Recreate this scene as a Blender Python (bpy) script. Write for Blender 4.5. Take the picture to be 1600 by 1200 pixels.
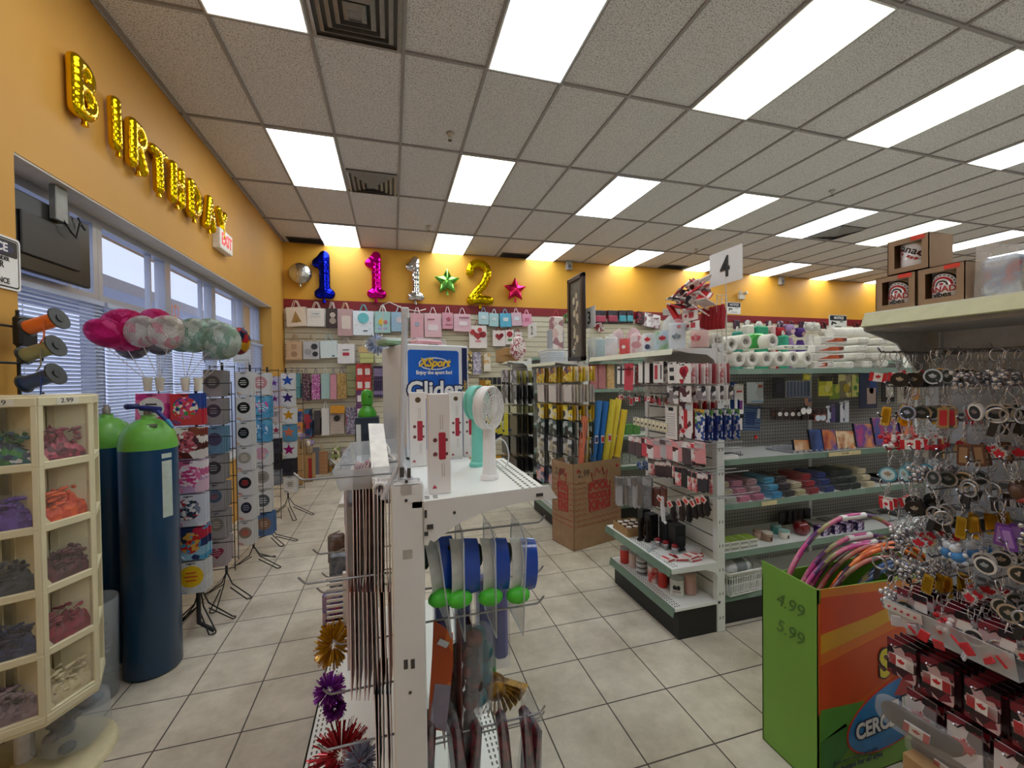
import bpy, bmesh, math, random
from mathutils import Vector, Matrix, Euler
random.seed(7)
C = bpy.context.scene.collection
SC = bpy.context.scene
for o in list(bpy.data.objects): bpy.data.objects.remove(o)
PI = math.pi
# ---------------------------------------------------------------- camera
FPX, YAW, PITCH, ROLL, HC = 650.27, .2794, -.0141, -.0124, 1.6
fw = Vector((math.sin(YAW)*math.cos(PITCH), math.cos(YAW)*math.cos(PITCH), math.sin(PITCH)))
r0 = Vector((math.cos(YAW), -math.sin(YAW), 0)); u0 = r0.cross(fw)
RT = r0*math.cos(ROLL) + u0*math.sin(ROLL); UP = -r0*math.sin(ROLL) + u0*math.cos(ROLL)
EYE = Vector((0, 0, HC))
cd = bpy.data.cameras.new('camera'); cam = bpy.data.objects.new('camera', cd); C.objects.link(cam)
cd.sensor_fit = 'HORIZONTAL'; cd.sensor_width = 36; cd.lens = 36*FPX/1600; cd.clip_start = .02
cam.matrix_world = Matrix(((RT.x, UP.x, -fw.x, 0), (RT.y, UP.y, -fw.y, 0), (RT.z, UP.z, -fw.z, HC), (0, 0, 0, 1)))
SC.camera = cam
def pt(x, y, X=None, Y=None, Z=None):
    """point of a real plane (X=, Y= or Z=) seen at a pixel of the photograph"""
    d = fw + RT*(x-800)/FPX - UP*(y-600)/FPX
    k = X/d.x if X is not None else (Y/d.y if Y is not None else (Z-HC)/d.z)
    return EYE + d*k
# ---------------------------------------------------------------- view and light
SC.view_settings.view_transform = 'Standard'; SC.view_settings.look = 'None'
SC.view_settings.gamma = 1; SC.view_settings.exposure = 0.65
SC.view_settings.use_curve_mapping = False
try:
    SC.cycles.transparent_max_bounces = 24; SC.cycles.max_bounces = 8
except Exception: pass
LIGHT = 5.0
w = bpy.data.worlds.new('sky'); SC.world = w; w.use_nodes = True
wn = w.node_tree; wn.nodes.clear()
bg = wn.nodes.new('ShaderNodeBackground'); wo = wn.nodes.new('ShaderNodeOutputWorld')
tc = wn.nodes.new('ShaderNodeTexCoord'); sx = wn.nodes.new('ShaderNodeSeparateXYZ'); rp = wn.nodes.new('ShaderNodeValToRGB')
rp.color_ramp.elements[0].position = 0.0; rp.color_ramp.elements[0].color = (.50, .58, .85, 1)
rp.color_ramp.elements[1].position = 0.5; rp.color_ramp.elements[1].color = (.62, .68, .95, 1)
wn.links.new(tc.outputs['Generated'], sx.inputs[0]); wn.links.new(sx.outputs['Z'], rp.inputs[0])
wn.links.new(rp.outputs[0], bg.inputs['Color']); bg.inputs['Strength'].default_value = 1.0
wn.links.new(bg.outputs[0], wo.inputs[0])
# ---------------------------------------------------------------- materials
def lin(c):
    if isinstance(c, str):
        c = [int(c[i:i+2], 16)/255 for i in (0, 2, 4)]
    return tuple(v/12.92 if v <= .04045 else ((v+.055)/1.055)**2.4 for v in c)
MATS = {}
def M(col, rough=.5, metal=0., var=.08, scale=30., alpha=1., bump=0., emit=0., coat=0., trans=0.):
    key = ('m', str(col), rough, metal, var, scale, alpha, bump, emit, coat, trans)
    if key in MATS: return MATS[key]
    m = bpy.data.materials.new('finish_'+str(len(MATS))); m.use_nodes = True; MATS[key] = m
    nt = m.node_tree; b = nt.nodes['Principled BSDF']; c = lin(col)
    b.inputs['Roughness'].default_value = rough; b.inputs['Metallic'].default_value = metal
    if coat: b.inputs['Coat Weight'].default_value = coat
    if trans: b.inputs['Transmission Weight'].default_value = trans
    if alpha < 1: b.inputs['Alpha'].default_value = alpha
    t = nt.nodes.new('ShaderNodeTexCoord'); n = nt.nodes.new('ShaderNodeTexNoise'); n.inputs['Scale'].default_value = scale
    nt.links.new(t.outputs['Object'], n.inputs['Vector'])
    r = nt.nodes.new('ShaderNodeValToRGB')
    r.color_ramp.elements[0].position = .3; r.color_ramp.elements[1].position = .7
    r.color_ramp.elements[0].color = tuple(v*(1-var) for v in c)+(1,)
    r.color_ramp.elements[1].color = tuple(min(1, v*(1+var)) for v in c)+(1,)
    nt.links.new(n.outputs['Fac'], r.inputs[0]); nt.links.new(r.outputs[0], b.inputs['Base Color'])
    if bump:
        bp = nt.nodes.new('ShaderNodeBump'); bp.inputs['Strength'].default_value = bump; bp.inputs['Distance'].default_value = .01
        nt.links.new(n.outputs['Fac'], bp.inputs['Height']); nt.links.new(bp.outputs[0], b.inputs['Normal'])
    if emit:
        nt.links.new(r.outputs[0], b.inputs['Emission Color']); b.inputs['Emission Strength'].default_value = emit
    return m
def PRINT(cols, scale=40., rough=.35, stretch=(1, 1, 1), kind='v', rnd=0., alpha=1.):
    """busy printed pattern made of several inks"""
    key = ('p', tuple(cols), scale, rough, stretch, kind, rnd, alpha)
    if key in MATS: return MATS[key]
    m = bpy.data.materials.new('print_'+str(len(MATS))); m.use_nodes = True; MATS[key] = m
    nt = m.node_tree; b = nt.nodes['Principled BSDF']; b.inputs['Roughness'].default_value = rough
    if alpha < 1: b.inputs['Alpha'].default_value = alpha
    t = nt.nodes.new('ShaderNodeTexCoord'); mp = nt.nodes.new('ShaderNodeMapping'); mp.inputs['Scale'].default_value = stretch
    nt.links.new(t.outputs['Object'], mp.inputs['Vector'])
    if kind == 'v':
        n = nt.nodes.new('ShaderNodeTexVoronoi'); n.inputs['Scale'].default_value = scale; out = n.outputs['Color']
        sp = nt.nodes.new('ShaderNodeSeparateColor'); nt.links.new(out, sp.inputs[0]); out = sp.outputs[0]
    elif kind == 'n':
        n = nt.nodes.new('ShaderNodeTexNoise'); n.inputs['Scale'].default_value = scale; n.inputs['Detail'].default_value = 4; out = n.outputs['Fac']
        mr = nt.nodes.new('ShaderNodeMapRange'); mr.inputs[1].default_value = .3; mr.inputs[2].default_value = .7
        nt.links.new(out, mr.inputs[0]); out = mr.outputs[0]
    else:
        n = nt.nodes.new('ShaderNodeTexWave'); n.inputs['Scale'].default_value = scale; n.inputs['Distortion'].default_value = rnd; out = n.outputs['Fac']
        if kind in 'YZ': n.bands_direction = kind
    nt.links.new(mp.outputs[0], n.inputs['Vector'])
    r = nt.nodes.new('ShaderNodeValToRGB'); r.color_ramp.interpolation = 'CONSTANT' if kind != 'n' else 'LINEAR'
    k = len(cols)
    while len(r.color_ramp.elements) < k: r.color_ramp.elements.new(.5)
    for i, c in enumerate(cols):
        r.color_ramp.elements[i].position = i/k if kind != 'n' else i/max(1, k-1); r.color_ramp.elements[i].color = lin(c)+(1,)
    nt.links.new(out, r.inputs[0])
    nt.links.new(r.outputs[0], b.inputs['Base Color'])
    return m
def FOIL(col, rough=.12, scale=7., bump=.16):
    key = ('f', str(col), rough, scale, bump)
    if key in MATS: return MATS[key]
    m = M(col, rough, 1., .05, scale, 1., bump); MATS[key] = m
    return m
CHROME = M('d8d8dc', .18, 1., .03); STEEL = M('b0b0b4', .3, 1., .05); BLACK = M('18181a', .4); WHITE = M('eeeeec', .45, var=.02)
CLEAR = M('e8eef4', .08, 0., .02, alpha=.22); CLEAR2 = M('f4f6f8', .12, 0., .02, alpha=.4)
KRAFT = M('b08a5c', .8, var=.06, scale=60); CREAM = M('e2d8b4', .4, var=.03, scale=8); CARD = M('f4f1ec', .4, var=.02)
SHELFW = M('f0f2ee', .35, var=.02, scale=6); POSTW = M('ecedec', .38, var=.03, scale=9); GREEN_LIP = M('5f7d6c', .35, var=.06); DARK = M('1c1c1c', .55)
INK = M('141414', .5, var=0)
# ---------------------------------------------------------------- mesh builder
ID = Matrix.Identity(4)
def Tm(loc=(0, 0, 0), rot=(0, 0, 0), sc=(1, 1, 1)):
    return Matrix.LocRotScale(Vector(loc), Euler(rot), Vector(sc))
class MB:
    def __init__(s): s.v = []; s.f = []; s.m = []; s.s = []; s.T = ID
    def add(s, vs, fs, m=0, smooth=False):
        b = len(s.v); s.v += [s.T @ Vector(v) for v in vs]
        for f in fs: s.f.append([b+i for i in f]); s.m.append(m); s.s.append(smooth)
        return s
    def box(s, x0, x1, y0, y1, z0, z1, m=0):
        return s.add([(x0, y0, z0), (x1, y0, z0), (x1, y1, z0), (x0, y1, z0), (x0, y0, z1), (x1, y0, z1), (x1, y1, z1), (x0, y1, z1)],
                     [(0, 3, 2, 1), (4, 5, 6, 7), (0, 1, 5, 4), (1, 2, 6, 5), (2, 3, 7, 6), (3, 0, 4, 7)], m)
    def cb(s, c, sz, m=0, rot=None):
        T = s.T
        s.T = T @ Tm(c, rot or (0, 0, 0)); s.box(-sz[0]/2, sz[0]/2, -sz[1]/2, sz[1]/2, -sz[2]/2, sz[2]/2, m); s.T = T
        return s
    def rbox(s, x0, x1, y0, y1, z0, z1, r=.004, m=0):
        """box with chamfered edges"""
        cx, cy, cz = (x0+x1)/2, (y0+y1)/2, (z0+z1)/2; a, b, c = (x1-x0)/2, (y1-y0)/2, (z1-z0)/2
        vs = []; 
        for sx_ in (-1, 1):
            for sy_ in (-1, 1):
                for sz_ in (-1, 1):
                    vs += [(cx+sx_*a, cy+sy_*(b-r), cz+sz_*(c-r)), (cx+sx_*(a-r), cy+sy_*b, cz+sz_*(c-r)), (cx+sx_*(a-r), cy+sy_*(b-r), cz+sz_*c)]
        bm = bmesh.new(); [bm.verts.new(v) for v in vs]; bmesh.ops.convex_hull(bm, input=bm.verts); bmesh.ops.recalc_face_normals(bm, faces=bm.faces)
        bm.verts.index_update()
        s.add([tuple(v.co) for v in bm.verts], [[v.index for v in f.verts] for f in bm.faces], m); bm.free(); return s
    def cyl(s, p0, p1, r, r1=None, n=12, m=0, cap=True, smooth=True):
        p0, p1 = Vector(p0), Vector(p1); r1 = r if r1 is None else r1
        d = (p1-p0).normalized(); a = d.orthogonal().normalized(); b = d.cross(a)
        vs = [p0+(a*math.cos(2*PI*i/n)+b*math.sin(2*PI*i/n))*r for i in range(n)]+[p1+(a*math.cos(2*PI*i/n)+b*math.sin(2*PI*i/n))*r1 for i in range(n)]
        s.add(vs, [(i, (i+1) % n, n+(i+1) % n, n+i) for i in range(n)], m, smooth)
        if cap: s.add(vs, [tuple(range(n-1, -1, -1)), tuple(range(n, 2*n))], m)
        return s
    def lathe(s, prof, c=(0, 0, 0), n=20, m=0, smooth=True, closed=False):
        vs = []; k = len(prof)
        for r, z in prof:
            for i in range(n): vs.append((c[0]+r*math.cos(2*PI*i/n), c[1]+r*math.sin(2*PI*i/n), c[2]+z))
        fs = [(j*n+i, j*n+(i+1) % n, ((j+1) % k)*n+(i+1) % n, ((j+1) % k)*n+i) for j in range(k if closed else k-1) for i in range(n)]
        s.add(vs, fs, m, smooth)
        if not closed:
            if prof[0][0] > 1e-5: s.add(vs[:n], [tuple(range(n-1, -1, -1))], m)
            if prof[-1][0] > 1e-5: s.add(vs[-n:], [tuple(range(n))], m)
        return s
    def tube(s, pts, r, n=6, m=0, closed=False, smooth=True):
        pts = [Vector(p) for p in pts]; k = len(pts); rings = []; up = None
        for i, p in enumerate(pts):
            a = pts[(i-1) % k] if (closed or i > 0) else p; b = pts[(i+1) % k] if (closed or i < k-1) else p
            d = (b-a).normalized()
            if up is None: up = d.orthogonal().normalized()
            up = (up-d*up.dot(d)).normalized(); q = d.cross(up)
            rr = r[i] if isinstance(r, (list, tuple)) else r
            rings.append([p+(up*math.cos(2*PI*j/n)+q*math.sin(2*PI*j/n))*rr for j in range(n)])
        vs = [v for g in rings for v in g]
        fs = [(i*n+j, i*n+(j+1) % n, ((i+1) % k)*n+(j+1) % n, ((i+1) % k)*n+j) for i in range(k if closed else k-1) for j in range(n)]
        s.add(vs, fs, m, smooth)
        if not closed: s.add(vs, [tuple(range(n-1, -1, -1)), tuple(range((k-1)*n, k*n))], m)
        return s
    def ring(s, c, R, r, axis='y', n=16, k=6, m=0, a0=0, a1=2*PI):
        full = abs(a1-a0-2*PI) < 1e-4; pts = []
        for i in range(n if full else n+1):
            t = a0+(a1-a0)*i/n; u, v = R*math.cos(t), R*math.sin(t)
            pts.append({'y': (c[0]+u, c[1], c[2]+v), 'x': (c[0], c[1]+u, c[2]+v), 'z': (c[0]+u, c[1]+v, c[2])}[axis])
        return s.tube(pts, r, k, m, full)
    def prism(s, poly, y0, y1, m=0, m2=None):
        """outline in x,z extruded along y; front at y0"""
        n = len(poly); vs = [(x, y0, z) for x, z in poly]+[(x, y1, z) for x, z in poly]
        s.add(vs, [tuple(range(n))], m if m2 is None else m2); s.add(vs, [tuple(range(2*n-1, n-1, -1))], m)
        return s.add(vs, [(i, n+i, n+(i+1) % n, (i+1) % n) for i in range(n)], m)
    def sphere(s, c, r, n=14, k=8, m=0, sc=(1, 1, 1)):
        vs = [(c[0], c[1], c[2]-r*sc[2])]
        for j in range(1, k):
            t = -PI/2+PI*j/k
            for i in range(n): vs.append((c[0]+r*sc[0]*math.cos(t)*math.cos(2*PI*i/n), c[1]+r*sc[1]*math.cos(t)*math.sin(2*PI*i/n), c[2]+r*sc[2]*math.sin(t)))
        vs.append((c[0], c[1], c[2]+r*sc[2])); L = len(vs)-1
        fs = [(0, 1+(i+1) % n, 1+i) for i in range(n)]+[(L, L-n+i, L-n+(i+1) % n) for i in range(n)]
        fs += [(1+j*n+i, 1+j*n+(i+1) % n, 1+(j+1)*n+(i+1) % n, 1+(j+1)*n+i) for j in range(k-2) for i in range(n)]
        return s.add(vs, fs, m, True)
    def mesh(s, name, mats):
        me = bpy.data.meshes.new(name); me.from_pydata([tuple(v) for v in s.v], [], s.f)
        for m in (mats if isinstance(mats, (list, tuple)) else [mats]): me.materials.append(m)
        me.polygons.foreach_set('material_index', s.m); me.polygons.foreach_set('use_smooth', s.s); me.update(); me.validate()
        return me
    def build(s, name, mats, parent=None, mw=None):
        o = bpy.data.objects.new(name, s.mesh(name, mats)); C.objects.link(o)
        if parent is not None: o.parent = parent
        if mw is not None: o.matrix_basis = mw
        return o
def flip_y(poly): return [(-x, z) for x, z in poly]
# ---------------------------------------------------------------- things
def tag(o, label, cat, group=None, kind=None):
    o['label'] = label; o['category'] = cat
    if group: o['group'] = group
    if kind: o['kind'] = kind
    return o
def thing(name, label, cat, loc=(0, 0, 0), rot=(0, 0, 0), group=None):
    o = bpy.data.objects.new(name, None); C.objects.link(o); o.empty_display_size = .05
    o.location = loc; o.rotation_euler = rot
    return tag(o, label, cat, group)
def struct(o): o['kind'] = 'structure'; return o
def dup(o, loc=None, rot=None, label=None, group=None, sc=None, parent=None, cat=None):
    c = o.copy(); C.objects.link(c)
    if parent is not None: c.parent = parent
    if loc is not None: c.location = loc
    if rot is not None: c.rotation_euler = rot
    if sc is not None: c.scale = sc if isinstance(sc, (tuple, list, Vector)) else (sc, sc, sc)
    if label: c['label'] = label
    if group: c['group'] = group
    if cat: c['category'] = cat
    for ch in list(o.children):
        dup(ch, parent=c)
    return c
class Proto:
    """a thing built once; the first placing moves the thing itself, later ones copy it"""
    def __init__(s, root): s.r = root; s.used = False
    def put(s, loc, rot=(0, 0, 0), label=None, group=None, sc=None, cat=None):
        if not s.used:
            s.used = True; o = s.r; o.location = loc; o.rotation_euler = rot
            if sc is not None: o.scale = sc if isinstance(sc, (tuple, list, Vector)) else (sc, sc, sc)
            if label: o['label'] = label
            if group: o['group'] = group
            if cat: o['category'] = cat
            return o
        o = dup(s.r, loc, rot, label, group, sc if sc is not None else (1, 1, 1), None, cat)
        return o
def text(name, body, size, mat, parent=None, mw=ID, depth=.001, sx=1., bold=0., align='CENTER', shear=0., outline=None):
    """writing as a thin mesh, reading along local x with z up, front towards -y"""
    cu = bpy.data.curves.new(name, 'FONT'); cu.body = body; cu.size = size; cu.extrude = depth/2; cu.align_x = align; cu.align_y = 'CENTER'
    cu.offset = bold; cu.shear = shear; cu.resolution_u = 3
    t = bpy.data.objects.new(name, cu); C.objects.link(t)
    me = bpy.data.meshes.new_from_object(t.evaluated_get(bpy.context.evaluated_depsgraph_get()))
    bpy.data.objects.remove(t); bpy.data.curves.remove(cu)
    me.transform(Matrix.Diagonal((sx, 1, 1, 1))); me.transform(Matrix.Rotation(PI/2, 4, 'X')); me.name = name
    me.materials.clear(); me.materials.append(mat)
    o = bpy.data.objects.new(name, me); C.objects.link(o)
    if parent is not None: o.parent = parent
    o.matrix_basis = mw
    return o
def blob(name, strokes, r, vox, mat, parent=None, flat=1., sub=None):
    """inflated foil figure: fat strokes in x,z melted into one skin"""
    b = MB()
    for st in strokes:
        pts = []
        for i in range(len(st)-1):
            a, c = Vector(st[i]), Vector(st[i+1]); k = max(2, int((c-a).length/(r*.5)))
            for j in range(k): pts.append(a.lerp(c, j/k))
        pts.append(Vector(st[-1]))
        for i, p in enumerate(pts): b.sphere((p.x, 0, p.y), r*(.94+.06*(i % 2)), 12, 8)
    me = b.mesh(name, mat); t = bpy.data.objects.new(name, me); C.objects.link(t)
    md = t.modifiers.new('r', 'REMESH'); md.mode = 'VOXEL'; md.voxel_size = vox; md.use_smooth_shade = True
    ms = t.modifiers.new('s', 'SMOOTH'); ms.iterations = 3
    m2 = bpy.data.meshes.new_from_object(t.evaluated_get(bpy.context.evaluated_depsgraph_get())); bpy.data.objects.remove(t)
    m2.transform(Matrix.Diagonal((1, flat, 1, 1))); m2.name = name
    m2.materials.clear(); m2.materials.append(mat)
    m2.polygons.foreach_set('use_smooth', [True]*len(m2.polygons))
    o = bpy.data.objects.new(name, m2); C.objects.link(o)
    if parent is not None: o.parent = parent
    return o
def star_poly(R, r, n=5, a=PI/2): return [((R if i % 2 == 0 else r)*math.cos(a+PI*i/n), (R if i % 2 == 0 else r)*math.sin(a+PI*i/n)) for i in range(2*n)]
def circ(R, n=20, cx=0, cz=0, ez=1): return [(cx+R*math.cos(2*PI*i/n), cz+R*ez*math.sin(2*PI*i/n)) for i in range(n)]
def rrect(w, h, r, cx=0, cz=0, n=4):
    out = []
    for (a, sx_, sz_) in ((0, 1, 1), (PI/2, -1, 1), (PI, -1, -1), (3*PI/2, 1, -1)):
        for i in range(n+1):
            t = a+PI/2*i/n; out.append((cx+sx_*(w/2-r)+r*math.cos(t), cz+sz_*(h/2-r)+r*math.sin(t)))
    return out
LEAF = [(0, 1), (.14, .72), (.3, .8), (.24, .42), (.5, .62), (.56, .48), (.86, .52), (.76, .28), (.9, .18), (.5, -.14), (.56, -.34), (.06, -.26), (.05, -.62), (-.05, -.62), (-.06, -.26), (-.56, -.34), (-.5, -.14), (-.9, .18), (-.76, .28), (-.86, .52), (-.56, .48), (-.5, .62), (-.24, .42), (-.3, .8), (-.14, .72)]
def leaf(s, cx=0, cz=0): return [(cx+x*s, cz+z*s) for x, z in LEAF]
def heart(s, cx=0, cz=0): return [(cx+s*math.sin(t)**3, cz+s*(13*math.cos(t)-5*math.cos(2*t)-2*math.cos(3*t)-math.cos(4*t))/16) for t in [2*PI*i/22 for i in range(22)]]
def pillow(poly, depth, nring=5, wr=0.0):
    nring += 4; wr *= .4
    """inflated outline: rings shrinking to the centre on both sides"""
    b = MB(); n = len(poly); cx = sum(p[0] for p in poly)/n; cz = sum(p[1] for p in poly)/n
    for sgn in (-1, 1):
        vs = []
        for k in range(nring+1):
            t = k/nring; f = math.cos(t*PI/2); y = sgn*depth/2*math.sin(t*PI/2)
            for i, (x, z) in enumerate(poly):
                q = (1+wr*(1 if i % 2 else -1)*(1-t))
                vs.append((cx+(x-cx)*f*q, y, cz+(z-cz)*f*q))
        fs = [((j*n+i), (j*n+(i+1) % n), ((j+1)*n+(i+1) % n), ((j+1)*n+i)) for j in range(nring) for i in range(n)]
        if sgn > 0: fs = [f[::-1] for f in fs]
        b.add(vs, fs, 0, True)
    return b
def densify(poly, k):
    out = []
    for i in range(len(poly)):
        a, c = poly[i], poly[(i+1) % len(poly)]
        for j in range(k): out.append((a[0]+(c[0]-a[0])*j/k, a[1]+(c[1]-a[1])*j/k))
    return out
# ================================================================ the room
XL, YB, ZC, XR, YF = -1.75, 7.85, 3.95, 17.0, -3.2
def node_floor():
    m = bpy.data.materials.new('floor_tiles'); m.use_nodes = True; nt = m.node_tree; b = nt.nodes['Principled BSDF']
    t = nt.nodes.new('ShaderNodeTexCoord'); mp = nt.nodes.new('ShaderNodeMapping'); mp.inputs['Location'].default_value = (-.986+.335*10, -1.815+.335*20, 0)
    br = nt.nodes.new('ShaderNodeTexBrick'); br.offset = 0; br.squash = 1
    br.inputs['Scale'].default_value = 1; br.inputs['Brick Width'].default_value = .335; br.inputs['Row Height'].default_value = .335
    br.inputs['Mortar Size'].default_value = .0035; br.inputs['Mortar Smooth'].default_value = .1
    br.inputs['Color1'].default_value = lin('dad0bf')+(1,); br.inputs['Color2'].default_value = lin('cfc5b3')+(1,); br.inputs['Mortar'].default_value = lin('4e473e')+(1,)
    n = nt.nodes.new('ShaderNodeTexNoise'); n.inputs['Scale'].default_value = 2.5; n.inputs['Detail'].default_value = 8; n.inputs['Roughness'].default_value = .7
    r = nt.nodes.new('ShaderNodeValToRGB'); r.color_ramp.elements[0].position = .3; r.color_ramp.elements[0].color = lin('c9c5bd')+(1,); r.color_ramp.elements[1].position = .62; r.color_ramp.elements[1].color = (1, 1, 1, 1)
    mx = nt.nodes.new('ShaderNodeMix'); mx.data_type = 'RGBA'; mx.blend_type = 'MULTIPLY'; mx.inputs[0].default_value = 1
    nt.links.new(t.outputs['Object'], mp.inputs[0]); nt.links.new(mp.outputs[0], br.inputs['Vector']); nt.links.new(t.outputs['Object'], n.inputs['Vector'])
    nt.links.new(n.outputs['Fac'], r.inputs[0]); nt.links.new(br.outputs['Color'], mx.inputs[6]); nt.links.new(r.outputs[0], mx.inputs[7])
    nt.links.new(mx.outputs[2], b.inputs['Base Color'])
    bp = nt.nodes.new('ShaderNodeBump'); bp.inputs['Strength'].default_value = .5; bp.inputs['Distance'].default_value = .003; bp.invert = True
    nt.links.new(br.outputs['Fac'], bp.inputs['Height']); nt.links.new(bp.outputs[0], b.inputs['Normal'])
    b.inputs['Roughness'].default_value = .42; return m
struct(MB().box(XL-.5, XR, YF, YB+.2, -.1, 0).build('floor', node_floor()))
def node_ceiling():
    m = bpy.data.materials.new('ceiling_tile'); m.use_nodes = True; nt = m.node_tree; b = nt.nodes['Principled BSDF']
    t = nt.nodes.new('ShaderNodeTexCoord'); n = nt.nodes.new('ShaderNodeTexNoise'); n.inputs['Scale'].default_value = 110; n.inputs['Detail'].default_value = 3
    r = nt.nodes.new('ShaderNodeValToRGB'); r.color_ramp.elements[0].position = .36; r.color_ramp.elements[0].color = lin('a09b9a')+(1,); r.color_ramp.elements[1].position = .5; r.color_ramp.elements[1].color = lin('e2dfdf')+(1,)
    nt.links.new(t.outputs['Object'], n.inputs['Vector']); nt.links.new(n.outputs['Fac'], r.inputs[0]); nt.links.new(r.outputs[0], b.inputs['Base Color'])
    bp = nt.nodes.new('ShaderNodeBump'); bp.inputs['Strength'].default_value = .5; bp.inputs['Distance'].default_value = .004
    nt.links.new(n.outputs['Fac'], bp.inputs['Height']); nt.links.new(bp.outputs[0], b.inputs['Normal'])
    b.inputs['Roughness'].default_value = .95; return m
GX, GY = .1131, 3.1156
b = MB().box(XL-.1, XR, YF, YB+.1, ZC+.012, ZC+.12)
k = math.floor((XL-GX)/.61)
while GX+.61*k < XR:
    x = GX+.61*k
    if x > XL: b.box(x-.012, x+.012, YF, YB, ZC-.002, ZC+.012, 1)
    k += 1
for j in range(-6, 4): b.box(XL, XR, GY+1.22*j-.012, GY+1.22*j+.012, ZC-.003, ZC+.012, 1)
struct(b.build('ceiling', [node_ceiling(), M('9a9594', .6, var=.03)]))
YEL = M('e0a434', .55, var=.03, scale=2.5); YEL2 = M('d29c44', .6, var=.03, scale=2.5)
SLAT = PRINT(['4a4436']+['d9d0b8']*19, scale=1.0, rough=.5, kind='Z')
def slat_mat():
    m = bpy.data.materials.new('slatwall_beige'); m.use_nodes = True; nt = m.node_tree; b = nt.nodes['Principled BSDF']
    b.inputs['Base Color'].default_value = lin('d8cfb6')+(1,); b.inputs['Roughness'].default_value = .5
    return m
b = MB().box(XL-.2, XR, YB, YB+.15, 0, ZC, 0).box(XL, XR, YB-.012, YB, 2.83, 2.99, 1)
struct(b.build('wall_back', [YEL, M('84161f', .5)]))
b = MB(); z = .12
while z < 2.8:                                  # slatwall boards with real grooves
    b.box(XL+.01, XR, YB-.02, YB-.002, z, z+.09); z += .1
b.box(XL+.01, XR, YB-.006, YB-.001, .1, 2.83, 1)
struct(b.build('trim_1', [M('d6cdb4', .5, var=.03), M('8a806a', .7)]))
struct(MB().box(XR, XR+.1, YF, YB, 0, ZC).build('wall_right', YEL)); struct(MB().box(XL-.5, XR, YF-.1, YF, 0, ZC).build('wall_front', M('d4d6da', .7)))
# left wall with the window opening
WY0, WY1, WZ0, WZ1, XG = 2.62, 7.1, .75, 2.73, -1.96
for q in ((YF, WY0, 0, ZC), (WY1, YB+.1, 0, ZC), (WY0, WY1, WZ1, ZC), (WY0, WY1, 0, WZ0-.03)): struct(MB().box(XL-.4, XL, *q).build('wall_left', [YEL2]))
b = MB().box(XG-.02, XL-.003, WY0+.001, WY1-.001, WZ1-.012, WZ1-.001); struct(b.build('trim_2', M('cfc6b6', .6)))
b = MB().box(XG-.02, XL+.02, WY0+.001, WY1-.001, WZ0-.03, WZ0+.001); struct(b.build('trim_3', M('cfc6b6', .5)))
FR = M('b9bcc4', .35, .6, var=.03)
ys = [WY0, 3.50, 4.42, 5.41, 6.37, WY1]
ZT = 2.17
for i in range(5):
    y0, y1 = ys[i]+.001, ys[i+1]-.001
    root = bpy.data.objects.new('window_%d' % (i+1), None); C.objects.link(root); root.location = (XG, (y0+y1)/2, WZ0); struct(root)
    f = MB(); h = (y1-y0)/2; H = WZ1-.013-WZ0
    for s_ in (-1, 1): f.box(-.03, .05, s_*h-(.045 if s_ > 0 else 0), s_*h+(.045 if s_ < 0 else 0), .002, H)
    f.box(-.03, .05, -h+.045, h-.045, H-.05, H).box(-.03, .05, -h+.045, h-.045, ZT-WZ0-.03, ZT-WZ0+.03).box(-.03, .05, -h+.045, h-.045, .002, .05)
    f.box(-.02, .02, h-.22, h-.2, ZT-WZ0+.03, H-.05)
    f.build('window_frame', FR, root)
    MB().box(-.005, 0, -h+.04, h-.04, .04, H-.04).build('window_pane', M('cfdcf4', .03, 0, 0, alpha=.12), root)
    bl = MB(); z = .06
    while z < ZT-WZ0-.04:
        bl.cb((.075, 0, z), (.024, 2*h-.03, .002), rot=(0, .75, 0)); z += .024
    for q in (-.3, .3): bl.cyl((.075, q*h*1.6, .05), (.075, q*h*1.6, ZT-WZ0-.03), .0015, n=4)
    bl.box(.06, .09, -h+.015, h-.015, ZT-WZ0-.05, ZT-WZ0-.02)
    bl.build('window_blind', M('b6c0d6', .45, var=.02), root)
# outside, seen through the panes: pavement and a pale canopy
tag(MB().box(-14, XL-.45, -8, 26, -.2, -.02).build('pavement', M('a8adb8', .8)), 'grey pavement outside the blinds', 'pavement', kind='structure')
b = MB().box(-3.9, -2.9, -6, 20, 2.62, 2.75).box(-3.85, -3.8, -6, 20, 2.5, 2.62)
tag(b.build('shop_canopy', M('aeb9cf', .6)), 'pale grey canopy outside, low behind the window panes', 'canopy')
# ---------------------------------------------------------------- ceiling lights
def LIGHTM(col, s):
    m = bpy.data.materials.new('lamp_diffuser'); m.use_nodes = True; nt = m.node_tree; b = nt.nodes['Principled BSDF']
    t = nt.nodes.new('ShaderNodeTexCoord'); n = nt.nodes.new('ShaderNodeTexWave'); n.inputs['Scale'].default_value = .55; n.inputs['Distortion'].default_value = .4; n.inputs['Phase Offset'].default_value = 3.4
    nt.links.new(t.outputs['Object'], n.inputs['Vector']); r = nt.nodes.new('ShaderNodeMapRange')
    r.inputs[3].default_value = s*.78; r.inputs[4].default_value = s*1.1
    nt.links.new(n.outputs['Fac'], r.inputs[0]); nt.links.new(r.outputs[0], b.inputs['Emission Strength'])
    b.inputs['Emission Color'].default_value = lin(col)+(1,); b.inputs['Base Color'].default_value = (.7, .7, .7, 1); return m
LC = {'w': LIGHTM('f2f6fc', LIGHT), 'y': LIGHTM('f4f8dc', LIGHT), 'b': LIGHTM('e2f2ff', LIGHT)}
LFR = M('e8e8e6', .4)
lm_bm = MB().box(-.287, .287, -.592, .592, -.006, .0).mesh('diffuser', [LC['w']])
fr_b = MB(); 
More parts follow.
